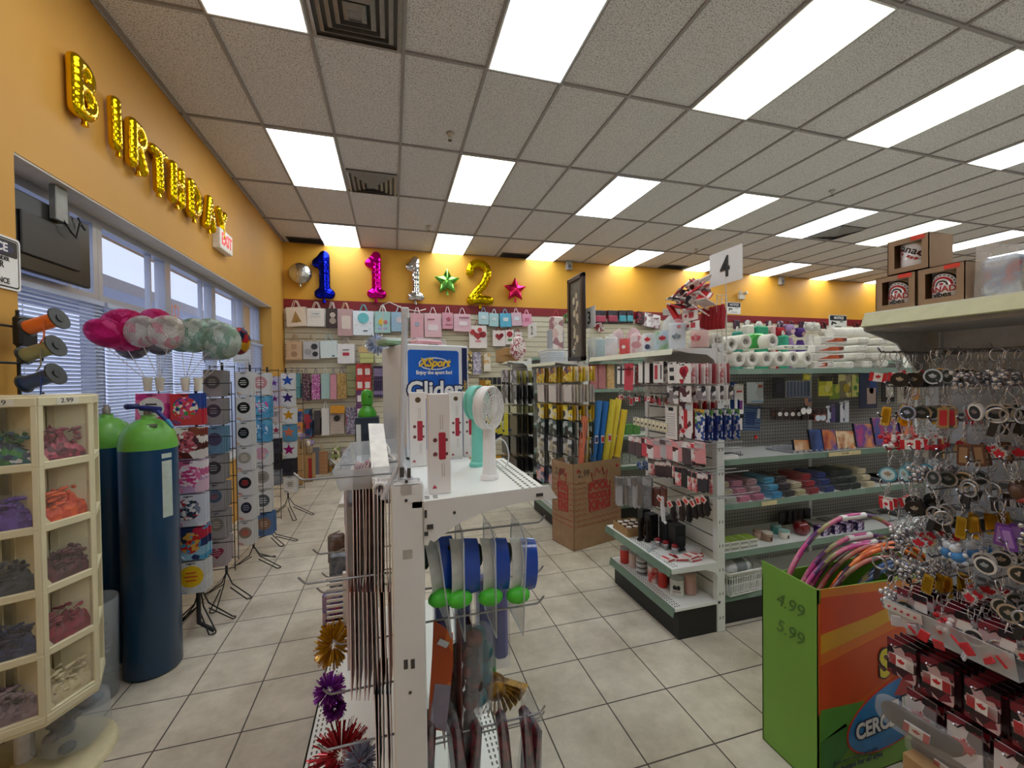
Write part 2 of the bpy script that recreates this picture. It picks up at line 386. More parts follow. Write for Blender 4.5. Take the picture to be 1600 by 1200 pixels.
for s_ in (-1, 1): fr_b.box(s_*.293-.006, s_*.293+.006, -.598, .598, -.010, .012).box(-.287, .287, s_*.595-.006, s_*.595+.006, -.010, .012)
fr_me = fr_b.mesh('lamp_frame', [LFR])
ords = ['nearest', 'second', 'third', 'farthest']
def lamp(c, r, tone):
    rowname = {-3: 'row behind the viewer', -1: 'row above the viewer', 1: 'middle row', 3: 'row against the back wall'}[r]
    x, y = GX+.61*(c+.5), GY+1.22*(r+.5)
    idx = (c+2)//3
    nm = ['first', 'second', 'third', 'fourth', 'fifth', 'sixth', 'seventh', 'eighth', 'ninth'][idx]
    o = thing('ceiling_light', '%s recessed ceiling light from the windows in the %s' % (nm, rowname), 'ceiling light', (x, y, ZC), group='recessed fluorescent ceiling lights')
    f = bpy.data.objects.new('lamp_frame', fr_me); C.objects.link(f); f.parent = o
    me = lm_bm.copy(); me.materials[0] = LC[tone]; d = bpy.data.objects.new('diffuser', me); C.objects.link(d); d.parent = o
tones = {(-2, -1): 'w', (1, -1): 'b', (4, -1): 'y', (7, -1): 'y', (10, -1): 'w', (-2, 1): 'w', (1, 1): 'y', (4, 1): 'b', (7, 1): 'y', (10, 1): 'b', (13, 1): 'y', (-2, 3): 'b', (1, 3): 'b', (4, 3): 'b'}
for r in (-3, -1, 1, 3):
    for c in range(-2, 22, 3): lamp(c, r, tones.get((c, r), 'w'))
def vent(c, rr, size, label, yoff=0):
    x, y = GX+.61*(c+.5), rr
    o = thing('ceiling_vent', label, 'air vent', (x, y, ZC)); g = M('8e8a88', .5, .2)
    MB().box(-.29*size, .29*size, -.29*size, .29*size, -.004, .006).build('backing', M('5a5653', .6), o)
    for i, h in enumerate((.29, .235, .18, .125, .07)):
        h *= size; b = MB(); d = -.006-.008*i; w_ = .03*size
        for s_ in (-1, 1):
            b.add([(s_*h, -h, d), (s_*h, h, d), (s_*(h-w_), h-w_, d-.02), (s_*(h-w_), -h+w_, d-.02)], [(0, 1, 2, 3)]); b.add([(-h, s_*h, d), (h, s_*h, d), (h-w_, s_*(h-w_), d-.02), (-h+w_, s_*(h-w_), d-.02)], [(0, 1, 2, 3)])
        b.build('louvre', g, o)
    MB().box(-.045*size, .045*size, -.045*size, .045*size, -.05, -.03).build('centre_plate', g, o)
vent(-1, GY-.30, 1.0, 'large square air diffuser beside the light nearest the windows')
vent(-1, GY+1.22*1.76, .95, 'square air diffuser between two lights near the window side')
vent(11, GY+1.22*1.7, .95, 'far dark air diffuser beside a light on the right side')
for (x, lab) in ((-1.35, 'dark slot grille in the ceiling at the window corner of the back wall'), (GX+.61*3.6, 'dark slot grille above the back wall between two lights'), (GX+.61*9.4, 'dark slot grille high at the far right of the back wall')):
    o = thing('ceiling_grille', lab, 'air vent', (x, YB-.16, ZC))
    MB().box(-.29, .29, -.13, .13, -.006, .004).build('grille_frame', M('6b6460', .6), o)
    b = MB()
    for q in range(6): b.cb((0, -.1+.04*q, -.012), (.54, .03, .002), rot=(.5, 0, 0))
    b.build('slats', M('58514d', .6), o)
def sprinkler(x, y, lab):
    p = pt(x, y, Z=ZC-.03); o = thing('sprinkler_head', lab, 'sprinkler', (p.x, p.y, ZC))
    MB().lathe([(.035, 0), (.035, -.004), (.012, -.012), (.010, -.03), (.006, -.032)], n=14).build('escutcheon', M('b8b0a4', .3, .8), o)
    b = MB(); b.tube([(-.012, 0, -.03), (-.014, 0, -.05), (0, 0, -.062), (.014, 0, -.05), (.012, 0, -.03)], .002); b.cyl((0, 0, -.062), (0, 0, -.066), .02, n=12)
    b.build('deflector', M('6a5c48', .3, .8), o)
sprinkler(703, 214, 'brass sprinkler head hanging in the ceiling above the aisle'); sprinkler(670, 357, 'small sprinkler head near the back wall lights')
sprinkler(1300, 302, 'sprinkler head between lights on the right'); sprinkler(1088, 392, 'far sprinkler head by the sign with the number four')
# wall boxes and exit sign
def pbox(x, y): return pt(x, y, Y=YB-.05)
for x, y, lab in ((889, 415, 'small grey alarm box high on the back wall behind the framed picture'), (1221, 439, 'small grey alarm box high on the yellow wall at right')):
    p = pbox(x, y); o = thing('alarm_box', lab, 'alarm', (p.x, YB, p.z)); MB().rbox(-.06, .06, -.09, 0, -.09, .09, .01).build('housing', M('a8a49c', .5), o)
    MB().cyl((0, -.092, -.02), (0, -.09, -.02), .035, n=16).build('grille', M('6c6a66', .5), o)
p = pt(345, 378, X=XL+.02)
o = thing('exit_sign', 'white box exit sign with red letters under the last gold letter balloon', 'exit sign', (XL, p.y, p.z))
EX = M('f2efe6', .4)
MB().rbox(0, .075, -.17, .17, -.105, .105, .006).build('housing', EX, o)
text('lettering', 'EXIT', .17, M('d8322a', .4, emit=.4), o, Matrix.Translation((.077, 0, 0)) @ Matrix.Rotation(PI/2, 4, 'Z'), .003, .8, .004)
MB().rbox(.0, .03, .12, .2, .105, .14, .004).build('bracket', EX, o)
# television hanging in the window
zt, zb = pt(133, 350, X=-1.84).z, pt(133, 450, X=-1.84).z; y1 = pt(137, 400, X=-1.84).y
o = thing('television', 'black flat television hanging at the top of the first window, cables at its back', 'television', (-1.84, y1-.33, (zt+zb)/2))
h = (zt-zb)/2
MB().rbox(-.02, .015, -.33, .33, -h, h, .008).build('housing', M('1d1b19', .3, var=.05), o)
MB().rbox(.015, .028, -.2, .22, -h*.6, h*.5, .005).build('rear_cover', M('262421', .4), o)
MB().rbox(.015, .05, .0, .09, h*.6, 2.715-(zt+zb)/2, .004).build('bracket', M('8e8e8a', .4, .5), o)
MB().tube([(.04, .04, h*.8), (.06, .09, h*.4), (.055, .14, .3*h), (.05, .18, h*.8), (.04, .24, h*.7), (.03, .2, h)], .005).build('cable', BLACK, o)
# window number seen from inside
p = pt(274, 487, X=XG+.006)
text('window_number', '121', .17, M('e08a50', .5), None, Matrix.Translation((XG+.006, p.y, p.z)) @ Matrix.Rotation(-PI/2, 4, 'Z'), .002, .7)
tag(bpy.data.objects['window_number'], 'orange house number decal on the window pane, reversed from inside', 'number sign')
# ================================================================ left side: letters, balloons, bin, tanks, racks
def FOILP(cols, scale=30, rough=.18):
    key = ('fp', tuple(cols), scale)
    if key in MATS: return MATS[key]
    m = PRINT(cols, scale, rough, rnd=scale+.01); b = m.node_tree.nodes['Principled BSDF']; b.inputs['Metallic'].default_value = .75
    nt = m.node_tree; n = nt.nodes.new('ShaderNodeTexNoise'); n.inputs['Scale'].default_value = 40; bp = nt.nodes.new('ShaderNodeBump'); bp.inputs['Strength'].default_value = .9; bp.inputs['Distance'].default_value = .02
    nt.links.new(n.outputs['Fac'], bp.inputs['Height']); nt.links.new(bp.outputs[0], b.inputs['Normal']); MATS[key] = m; return m
GOLD = FOIL('e8c010', .14)
def arc(cx, cz, r, a0, a1, n=8, e=1): return [(cx+r*math.cos(a0+(a1-a0)*i/n), cz+r*e*math.sin(a0+(a1-a0)*i/n)) for i in range(n+1)]
LET = {
 'B': [[(0, 0), (0, 1)], [(0, 1)]+arc(.18, .77, .23, PI/2, -PI/2)+[(0, .53)], [(0, .53)]+arc(.2, .27, .26, PI/2, -PI/2)+[(0, 0)]],
 'I': [[(.15, 0), (.15, 1)]],
 'R': [[(0, 0), (0, 1)], [(0, 1)]+arc(.2, .75, .25, PI/2, -PI/2)+[(0, .5)], [(.2, .5), (.48, 0)]],
 'T': [[(0, 1), (.56, 1)], [(.28, 1), (.28, 0)]],
 'H': [[(0, 0), (0, 1)], [(.5, 0), (.5, 1)], [(0, .5), (.5, .5)]],
 'D': [[(0, 0), (0, 1)], [(0, 1)]+arc(.08, .5, .5, PI/2, -PI/2, 10, 1)[1:-1]+[(0, 0)]],
 'A': [[(0, 0), (.28, 1), (.56, 0)], [(.12, .35), (.44, .35)]],
 'Y': [[(0, 1), (.28, .5), (.56, 1)], [(.28, .5), (.28, 0)]]}
prev = 'left of the whole row'
Ys = [2.97, 3.28, 3.50, 3.76, 4.05, 4.36, 4.68, 4.98]; Zs = [3.30, 3.28, 3.26, 3.22, 3.24, 3.24, 3.25, 3.24]
for i, ch in enumerate('BIRTHDAY'):
    hgt = .27
    st = [[(x*hgt, (z-.5)*hgt) for x, z in s_] for s_ in LET[ch]]
    o = thing('letter_balloon', 'gold foil letter %s balloon on the yellow wall above the windows' % ch, 'balloon', (XL+.045, Ys[i], Zs[i]), (0, random.uniform(-.05, .05), PI/2), 'gold foil birthday letters')
    blob('foil_body', st, .041, .0095, GOLD, o, .95)
    b = MB(); b.cyl((.07*1, 0, -.5*hgt-.03), (.07, 0, -.5*hgt-.062), .012, .02, 8); b.build('tail', GOLD, o)
def number(strokes, x0, x1, z0, z1, mat, label, r=.095):
    xs = [p[0] for s_ in strokes for p in s_]; zs = [p[1] for s_ in strokes for p in s_]
    w_, h_ = max(xs)-min(xs), max(zs)-min(zs)
    fx = (x1-x0-2*r)/w_; fz = (z1-z0-2*r)/h_
    st = [[((x-(min(xs)+w_/2))*fx, (z-(min(zs)+h_/2))*fz) for x, z in s_] for s_ in strokes]
    o = thing('number_balloon', label, 'balloon', ((x0+x1)/2, YB-.012-r*.75, (z0+z1)/2))
    blob('foil_body', st, r, .02, mat, o, .8)
    MB().cyl((0, 0, -(z1-z0)/2+.01), (0, 0, -(z1-z0)/2-.06), .02, .03, 8).build('tail', mat, o)
one = [[(0, .8), (.22, .86), (.38, 1)], [(.38, 1), (.38, .04)], [(.1, 0), (.38, .04), (.66, 0)]]
number(one, -1.30, -.915, 2.99, 3.83, FOIL('1522c8', .16), 'blue foil number one balloon high on the back wall')
number(one, -.45, -.07, 3.03, 3.88, FOIL('e0109a', .16), 'magenta foil number one balloon high on the back wall', .09)
number(one, .24, .60, 3.02, 3.84, FOIL('dcdcdc', .1), 'silver foil number one balloon high on the back wall', .08)
two = [arc(.35, .72, .3, PI*1.0, -PI*.18, 9, .85)+[(.5, .42), (.25, .2), (.06, .0)], [(.06, 0), (.4, .05), (.72, .02)]]
number(two, 1.345, 1.9, 2.99, 3.87, FOIL('e0bc10', .14), 'gold foil number two balloon high on the back wall', .085)
def foil_shape(poly, dep, mat, loc, label, name='star_balloon', wr=0, rot=(0, 0, 0), tail=True, grp=None, sz=.2):
    o = thing(name, label, 'balloon', loc, rot, grp)
    pillow(poly, dep, 6, wr).build('foil_body', mat, o)
    if tail: MB().cyl((0, 0, -sz*.75), (0, 0, -sz*1.12), .012, .022, 8).build('tail', mat, o)
    return o
foil_shape(densify(star_poly(.25, .13), 4), .14, FOIL('7cc85a', .18), (1.0, YB-.1, 3.40), 'green foil star balloon between the silver one and the gold two', sz=.22)
foil_shape(densify(star_poly(.24, .12), 4), .14, FOIL('e0285c', .18), (2.31, YB-.1, 3.31), 'hot pink foil star balloon right of the gold two', sz=.22)
foil_shape(circ(.18, 36), .16, FOIL('c8c4ba', .2, 30, .9), (-1.47, YB-.1, 3.41), 'crinkled silver round foil balloon in the corner left of the blue one', 'round_balloon', .02)
# balloons on sticks
def stick_balloon(px, py, r, Y, mat, cup, label, rot=(0, 0, 0), ez=1.):
    p = pt(px, py, Y=Y)
    o = thing('foil_balloon_on_stick', label, 'balloon', p)
    pillow(circ(r, 44, ez=ez), r*1.05, 6, .02).build('foil_body', mat, o, Tm((0, 0, 0), rot))
    q = Vector(cup)-p
    MB().cyl((0, 0, -r*.8), q, .0022, n=5).build('stick', M('e8e8e8', .3), o)
PKF = FOILP(['c81464', 'd81e74', 'e84c94', 'b81058'], 24); WPF = FOILP(['c8c0ba', 'd4ccc6', 'd8a0a8', 'beb6b0', 'dcd6d0'], 26); GRF = FOILP(['a8b8b0', 'bccac2', '88a898', 'c6d0ca', '94b4a4'], 26)
SVF = FOILP(['8a8488', 'a8a4a6', '6e6a70'], 26); MXF = FOILP(['1c2c4c', 'c82c34', 'd8a020', '24406c', '882030'], 20)
cups = [(231, 602), (250, 602), (290, 600), (310, 600)]; CP = []
for i, (cx, cy) in enumerate(cups):
    q = pt(cx, 611, Y=3.14); CP.append(q+Vector((0, 0, .06)))
    lab = ['leftmost', 'second', 'third', 'rightmost'][i]+' of the cream paper cups holding balloon sticks on the rack'
    o = thing('stick_cup', lab, 'cup', q); b = MB().lathe([(.018, 0), (.026, .085), (.023, .085), (.016, .003)], n=14); b.build('cup_body', M('d8d2c0', .6), o)
SB = [(166, 521, .105, 3.10, PKF, 0, 'magenta foil balloon at the far left of the balloon cluster, tilted', (.3, .5, .6), .8), (196, 516, .135, 3.2, PKF, 0, 'large magenta foil balloon second from the left in the cluster', (.1, .1, .3), 1),
 (206, 540, .09, 3.3, SVF, 0, 'silver foil balloon hidden beneath the magenta ones', (.2, 0, .2), 1), (222, 518, .098, 3.08, WPF, 1, 'silver balloon with pink dots in front of the magenta balloon', (0, 0, -.1), 1),
 (242, 508, .11, 3.3, PKF, 1, 'magenta foil balloon peeking between the two pink-dotted ones', (0, 0, 0), 1), (262, 519, .105, 3.06, WPF, 1, 'silver balloon with pink dots at the middle of the cluster', (0, 0, .1), 1),
 (250, 536, .08, 3.25, SVF, 1, 'silver balloon low behind the middle of the cluster', (0, .2, 0), 1), (284, 530, .09, 3.38, GRF, 2, 'pale green balloon partly behind the middle of the cluster', (0, 0, 0), 1),
 (303, 524, .11, 3.1, GRF, 2, 'pale green dotted balloon right of the pink-dotted ones', (0, 0, 0), 1), (328, 524, .115, 3.26, GRF, 2, 'pale green dotted balloon behind the two front green ones', (0, .1, 0), 1),
 (346, 533, .12, 3.08, GRF, 3, 'large pale green dotted balloon at the right of the cluster', (.1, 0, -.2), 1), (374, 533, .095, 3.3, MXF, 3, 'dark blue and red balloon at the far right end of the cluster', (0, 0, -.7), 1)]
for px, py, r, Y, mt, c_, lab, rot, ez in SB: stick_balloon(px, py, r, Y, mt, CP[c_], lab, rot, ez)
# ---------------------------------------------------------------- octagonal carousel of cubbies
CX, CY = -1.476, 2.18; ZB0, ZT0 = .30, 1.55
o = thing('bin_carousel', 'cream octagonal bin carousel of cubbies full of loose balloons', 'display bin', (CX, CY, 0), (0, 0, 0))
carousel = o
SIDE, APO = .19, .229; a0 = math.radians(-21)
PILES = [[['7a2440', '9a3050', '5a1c34', 'b84860'], ['2a6a38', '2c3c5c', 'd8dce0', '286c78', '3c8c44']], [['d8481c', 'e85c24', 'c03c14'], ['5c3c98', '6c4cac', '4c3084']],
         [['5c2834', '6c303c', '482028'], ['38404c', '2c343e', '444c58']], [['8c1c38', '7c1830', '9c2440'], ['2c3458', '384470', '1c2444']], [['d8c8a0', 'e0d2ae', 'c8b68a'], ['8c7880', '9c8890', '786470']]]
names = [['crimson', 'mixed green and navy'], ['orange', 'purple'], ['dark maroon', 'dark grey'], ['burgundy', 'navy blue'], ['cream', 'mauve']]
fr = MB()
rows = 5; zh = (ZT0-ZB0-.05)/rows
for k in range(8):
    a = a0+k*PI/4; T = Matrix.Translation((0, 0, 0)) @ Matrix.Rotation(a+PI/2, 4, 'Z')
    fr.T = T    # local x along the side, -y outwards
    for q in range(rows):
        z0 = ZB0+.025+q*zh
        for (c, s_) in (((-SIDE/2+.009), 1), ((SIDE/2-.009), 1)): fr.rbox(c-.009, c+.009, -APO-.004, -APO+.012, z0, z0+zh, .002)
        fr.rbox(-SIDE/2+.014, SIDE/2-.014, -APO-.004, -APO+.012, z0-.014, z0+.016, .003)
        fr.box(-SIDE/2+.01, SIDE/2-.01, -APO+.012, -.12, z0-.004, z0+.004)
        fr.add([(-SIDE/2+.018+.0, -APO, z0+.016), (-SIDE/2+.018, -APO, z0+.046), (-SIDE/2+.036, -APO, z0+.016)], [(0, 1, 2)])
    fr.rbox(-SIDE/2, SIDE/2, -APO-.006, -APO+.012, ZT0-.035, ZT0, .003); fr.rbox(-SIDE/2, SIDE/2, -APO-.006, -APO+.012, ZB0, ZB0+.03, .003)
    fr.box(-SIDE/2-.002, -SIDE/2+.004, -APO+.002, -.1, ZB0+.01, ZT0-.01)
    fr.box(-.1, .1, -.125, -.12, ZB0+.01, ZT0-.01)
fr.T = ID
oc = [(.248*math.cos(a0+PI/8+PI/4*i), .248*math.sin(a0+PI/8+PI/4*i)) for i in range(8)]
for z0, z1 in ((ZB0-.012, ZB0+.006), (ZT0-.006, ZT0+.004)):
    fr.add([(x, y, z0) for x, y in oc]+[(x, y, z1) for x, y in oc], [tuple(range(7, -1, -1)), tuple(range(8, 16))]+[(i, (i+1) % 8, 8+(i+1) % 8, 8+i) for i in range(8)])
fr.build('cubby_frame', CREAM, o)
for k in (0, 7):
    a = a0+k*PI/4
    for q in range(rows):
        z0 = ZB0+.025+q*zh
        T = Matrix.Rotation(a+PI/2, 4, 'Z')
        MB().box(-SIDE/2+.016, SIDE/2-.016, -APO+.001, -APO+.003, z0+.014, z0+zh*.62).build('clear_guard', M('d8d4c4', .15, 0, .02, alpha=.06), o, T)
MB().cyl((0, 0, .02), (0, 0, ZB0), .03, n=18).build('pole', M('d8d8dc', .4), o)
MB().lathe([(.28, 0), (.28, .012), (.26, .022), (.05, .04), (.035, .06)], n=36).build('base_disc', M('d8cca4', .5, var=.06), o)
for k, txt in ((0, '2.99'), (7, '2.99')):
    T = Matrix.Rotation(a0+k*PI/4+PI/2, 4, 'Z')
    tg = MB().box(-.035, .04, -APO-.0075, -APO-.0062, ZT0-.031, ZT0-.004).build('price_label', M('e8e4d2', .5), o, T)
    text('lettering', txt, .026, INK, tg, Matrix.Translation((0, -APO-.008, ZT0-.017)), .0006)
cnt = 0
for k in (0, 7):
    a = a0+k*PI/4; T = Matrix.Translation((CX, CY, 0)) @ Matrix.Rotation(a+PI/2, 4, 'Z')
    for q in range(rows):
        z0 = ZB0+.025+q*zh+.006; cols = PILES[4-q][0 if k == 0 else 1]; nm = names[4-q][0 if k == 0 else 1]
        rnd = random.Random(k*10+q); b = MB(); hh = zh*.56
        # heap surface
        nx, ny = 15, 9; vs = []
        for j in range(ny):
            for i in range(nx):
                u, v = i/(nx-1), j/(ny-1)
                x = (-SIDE/2+.02)+(SIDE-.04)*u; y = -APO+.008+.085*v
                z = hh*(.35+.65*v**.5)*(.85+.15*math.sin(u*7+q))*rnd.uniform(.8, 1.12)
                sc_ = 1-.35*v*.9
                vs.append((x*sc_, y, z0+z))
        vs += [(v_[0], v_[1], z0) for v_ in vs[:nx]]
        b.add(vs, [(j*nx+i, j*nx+i+1, (j+1)*nx+i+1, (j+1)*nx+i) for j in range(ny-1) for i in range(nx-1)]+[(nx*ny+i, nx*ny+i+1, i+1, i) for i in range(nx-1)], 0)
        for t_ in range(46):       # single limp balloons
            x = rnd.uniform(-SIDE/2+.035, SIDE/2-.035); y = -APO+.012+rnd.random()**1.4*.06; z = z0+rnd.uniform(.01, hh*.95)
            ang = rnd.uniform(0, PI); L = rnd.uniform(.018, .03); dz = rnd.uniform(-.35, .35); dx = math.cos(ang)
            b.tube([(x-L*dx, y+.004, z-L*dz), (x-L*.3*dx, y-.002, z+.003), (x+L*.4*dx, y, z+L*dz*.4), (x+L*dx, y+.003, z+L*dz)], [.002, .004, .009, .005], 6, t_ % 3)
        b.T = ID
        ms = [PRINT(cols, 55, .4, rnd=1)]+[M(c_, .35, var=.1) for c_ in cols[:2]]
        side = 'right' if k == 0 else 'left'
        pl = b.build('loose_balloons', ms, None, T); tag(pl, '%s balloons heaped in a cubby of the cream carousel, %s column' % (nm, side), 'balloons', kind='stuff')
p = pt(112, 671, X=-1.25)
# ---------------------------------------------------------------- clear tub
o = thing('clear_tub', 'clear round tub of grey balloons on the floor behind the carousel', 'tub', (-1.50, 2.60, 0))
MB().lathe([(.0, .002), (.108, .002), (.112, .5), (.116, .5), (.118, .49), (.112, 0), (0, 0)], n=28).build('tub_wall', M('cdd6de', .1, 0, .02, alpha=.3), o)
b = MB()
rnd = random.Random(3)
for i in range(60):
    t = rnd.uniform(0, 2*PI); r = rnd.uniform(.0, .085); b.sphere((r*math.cos(t), r*math.sin(t), rnd.uniform(.03, .4)), .022, 8, 5, i % 2, (1, 1, .6))
tag(b.build('tub_balloons', [M('7c8492', .4), M('6a6068', .4)], None, Matrix.Translation((-1.50, 2.60, 0))), 'grey deflated balloons filling the clear tub', 'balloons', kind='stuff')
b = MB(); rnd = random.Random(6)
o = thing('clear_bag', 'clear bag of grey balloons on the base disc under the carousel', 'bag', (-1.36, 2.25, .045))
for i in range(26): t = rnd.uniform(0, 6.28); r = rnd.uniform(.02, .085); b.sphere((r*math.cos(t), r*math.sin(t), rnd.uniform(.03, .18)), .03, 8, 6, i % 2, (1, 1, .7))
b.build('bagged_balloons', [M('5c6470', .4), M('7c7484', .4)], o); MB().lathe([(.09, 0), (.125, .04), (.12, .17), (.07, .23), (.03, .24)], n=18).build('bag', M('c8d0d8', .1, alpha=.3), o)
# ---------------------------------------------------------------- helium tanks
def tank(x, y, label, valve):
    o = thing('helium_tank', label, 'gas cylinder', (x, y, 0))
    MB().lathe([(.118, 0), (.13, .012), (.13, 1.235)], n=40).build('cylinder_body', M('073c62', .3, 0, .12, 3, coat=.1), o)
    MB().lathe([(.13, 1.235), (.129, 1.27), (.118, 1.32), (.09, 1.365), (.05, 1.395), (.03, 1.4), (.03, 1.42)], n=40).build('shoulder', M('68ac44', .35, var=.06), o)
    MB().lathe([(.0185, 1.42), (.0185, 1.455), (.012, 1.46), (.012, 1.475)], n=14).build('neck', M('8a8478', .4, .6), o)
    if valve:
        v = MB(); v.cyl((-.03, 0, 1.46), (.07, -.03, 1.45), .016, n=12).cyl((.05, -.03, 1.45), (.125, -.05, 1.37), .012, .009, 10); v.build('regulator', M('1c2c7c', .35), o)
        MB().lathe([(.03, 0), (.036, .01), (.036, .022), (.028, .03)], (-.065, -.01, 1.455), n=14).build('hand_wheel', M('1a2660', .4), o)
        MB().cyl((-.04, 0, 1.475), (-.012, 0, 1.45), .012, n=10).build('hose_joint', M('b09878', .4, .5), o)
        MB().cyl((.11, -.046, 1.39), (.14, -.055, 1.35), .012, .008, 10).build('inflation_nozzle', M('2c88b8', .4), o)
        lb = MB(); 
        for zz in (0, 1):
            vs = [(.1315*math.cos(t), .1315*math.sin(t), z) for t in [-.72+.1*i for i in range(5)] for z in ((.86, 1.17) if zz == 0 else (1.185, 1.21))]
            lb.add(vs, [(2*i, 2*i+2, 2*i+3, 2*i+1) for i in range(4)], 0, True)
        lb.build('paper_label', M('b8c4bc', .6), o)
        MB().cb((.04, -.075, 1.365), (.07, .006, .02), rot=(-.7, 0, .2)).build('worn_patch', M('4c5a3c', .6), o)
tank(-1.315, 2.79, 'dark blue helium tank with green shoulder and blue regulator', True)
tank(-1.60, 2.97, 'second helium tank, mostly hidden behind the front blue one', False)
# ---------------------------------------------------------------- notice sign on the pillar and ribbon spools
a, c = pt(0, 368, X=-1.73), pt(38, 458, X=-1.73)
yc = c.y-.17; zc = (pt(36, 378, X=-1.73).z+pt(36, 456, X=-1.73).z)/2
o = thing('notice_sign', 'white notice sign about video surveillance on the yellow pillar', 'sign', (XL, yc, zc))
R90 = Matrix.Rotation(PI/2, 4, 'Z')
hs = .13
MB().prism(rrect(.34, .25, .018), -.009, -.001, 0).build('sign_plate', M('f0efec', .35, var=.01), o, R90)
MB().prism(rrect(.32, .232, .014), -.0095, -.009, 0).build('sign_border', INK, o, R90)
MB().prism(rrect(.306, .218, .01), -.0105, -.0095, 0).build('sign_panel', M('efeeea', .35, var=.01), o, R90)
MB().prism(rrect(.3, .078, .01, 0, .068), -.0112, -.0105, 0).build('sign_header', M('101018', .35), o, R90)
MB().prism(circ(.13, 28, 0, .068, .25), -.0118, -.0112, 0).build('sign_oval', M('1c2450', .35), o, R90)
text('lettering', 'NOTICE', .055, M('f4f4f4', .4), o, R90 @ Matrix.Translation((0, -.0125, .069)), .001, .95, .0015)
for i, (t_, s_) in enumerate((('THIS AREA IS UNDER', .026), ('24 HOUR', .042), ('VIDEO', .042), ('SURVEILLANCE', .036))):
    text('lettering', t_, s_, INK, o, R90 @ Matrix.Translation((0, -.0115, (.016, -.014, -.05, -.088)[i])), .001, .85, .0008)
o = thing('spool_rack', 'dark wire rack on the yellow pillar holding ribbon spools', 'rack', (XL+.03, 2.56, 1.75))
b = MB()
for z in (.12, -.05, -.22): b.tube([(-.02, -.3, z), (.02, -.25, z), (.02, 0, z)], .006); b.tube([(.02, -.02, z), (.10, -.03, z+.01), (.16, -.10, z+.01), (.165, -.11, z+.03)], .004)
b.tube([(.02, -.02, .2), (.02, -.02, -.45)], .007); b.tube([(.0, -.3, .14), (.01, -.3, .19), (.02, -.26, .19), (.02, -.26, .13)], .005)
b.build('wire_frame', BLACK, o)
MB().rbox(.02, .06, -.06, .04, .03, .17, .01).build('black_clip', BLACK, o)
for (px, py, Y_, col, nm) in ((68, 505, 2.34, 'e8743c', 'orange'), (63, 548, 2.34, '8c8c80', 'grey silver'), (63, 592, 2.34, '24408c', 'dark blue')):
    p = pt(px, py, Y=Y_)
    o = thing('ribbon_spool', '%s ribbon on a black spool hanging from the pillar rack' % nm, 'ribbon', p, (0, -.35, -.1))
    MB().cyl((-.06, 0, 0), (.06, 0, 0), .031, n=22).build('ribbon', PRINT([col, col, col[:2]+col[2:4]+'10'], 120, .3, kind='w', rnd=1), o)
    for s_ in (-1, 1): MB().cyl((s_*.06, 0, 0), (s_*.066, 0, 0), .05 if s_ > 0 else .04, n=28).build('spool_flange', M('2a2c30', .45), o)
    MB().cyl((.066, 0, 0), (.07, 0, 0), .018, n=16).build('spool_hub', M('1c1c20', .45), o)
    MB().tube([(.03, -.03, 0), (.02, -.035, -.03), (-.0, -.03, -.07), (-.03, -.02, -.085)], .003).build('loose_end', M(col, .4), o)
# ---------------------------------------------------------------- balloon pack racks
WIREB = M('242426', .4, .4)
CARDW = M('d6d4d2', .3, var=.02); CARDG = M('9a9696', .25, var=.04)
def pack_bm(w_, h_, bg):
    return MB().box(-w_/2, w_/2, 0, .004, -h_, 0).mesh('card', [bg])
def design(o, w_, h_, kind, c1, c2, c3):
    z = -h_*.46; r = w_*.42
    poly = {'c': circ(r, 20, 0, z), 's': star_poly(r*1.15, r*.5), 'h': heart(r*.95, 0, z), 'o': circ(r*.85, 20, w_*.02, z, 1.15)}[kind]
    if kind == 's': poly = [(x, y+z) for x, y in poly]
    MB().prism(poly, -.0015, 0).build('balloon_print', c1 if not isinstance(c1, str) else M(c1, .25, .3), o)
    if kind != 's' and c2:
        b = MB()
        for i in range(3): b.cb((0, -.002, z+r*(.35-.35*i)), (r*(1.1-.25*abs(i-1)), .0008, r*.14))
        b.build('greeting_print', M(c2, .4), o)
    MB().box(-w_*.16, w_*.16, -.001, 0, -h_*.06, -h_*.035).build('hanger_slot', M('202020', .5), o)
    b = MB()
    for k in range(2):
        R_ = w_*(.2+.1*k); n = 8
        pts = [(-w_/2+.004+R_*math.cos(t), -.001, -h_+.004+R_*.6*math.sin(t)) for t in [PI/2*i/n for i in range(n+1)]]
        b.tube(pts, w_*.018, 4)
    b.build('rainbow_print', M(c3, .4), o)
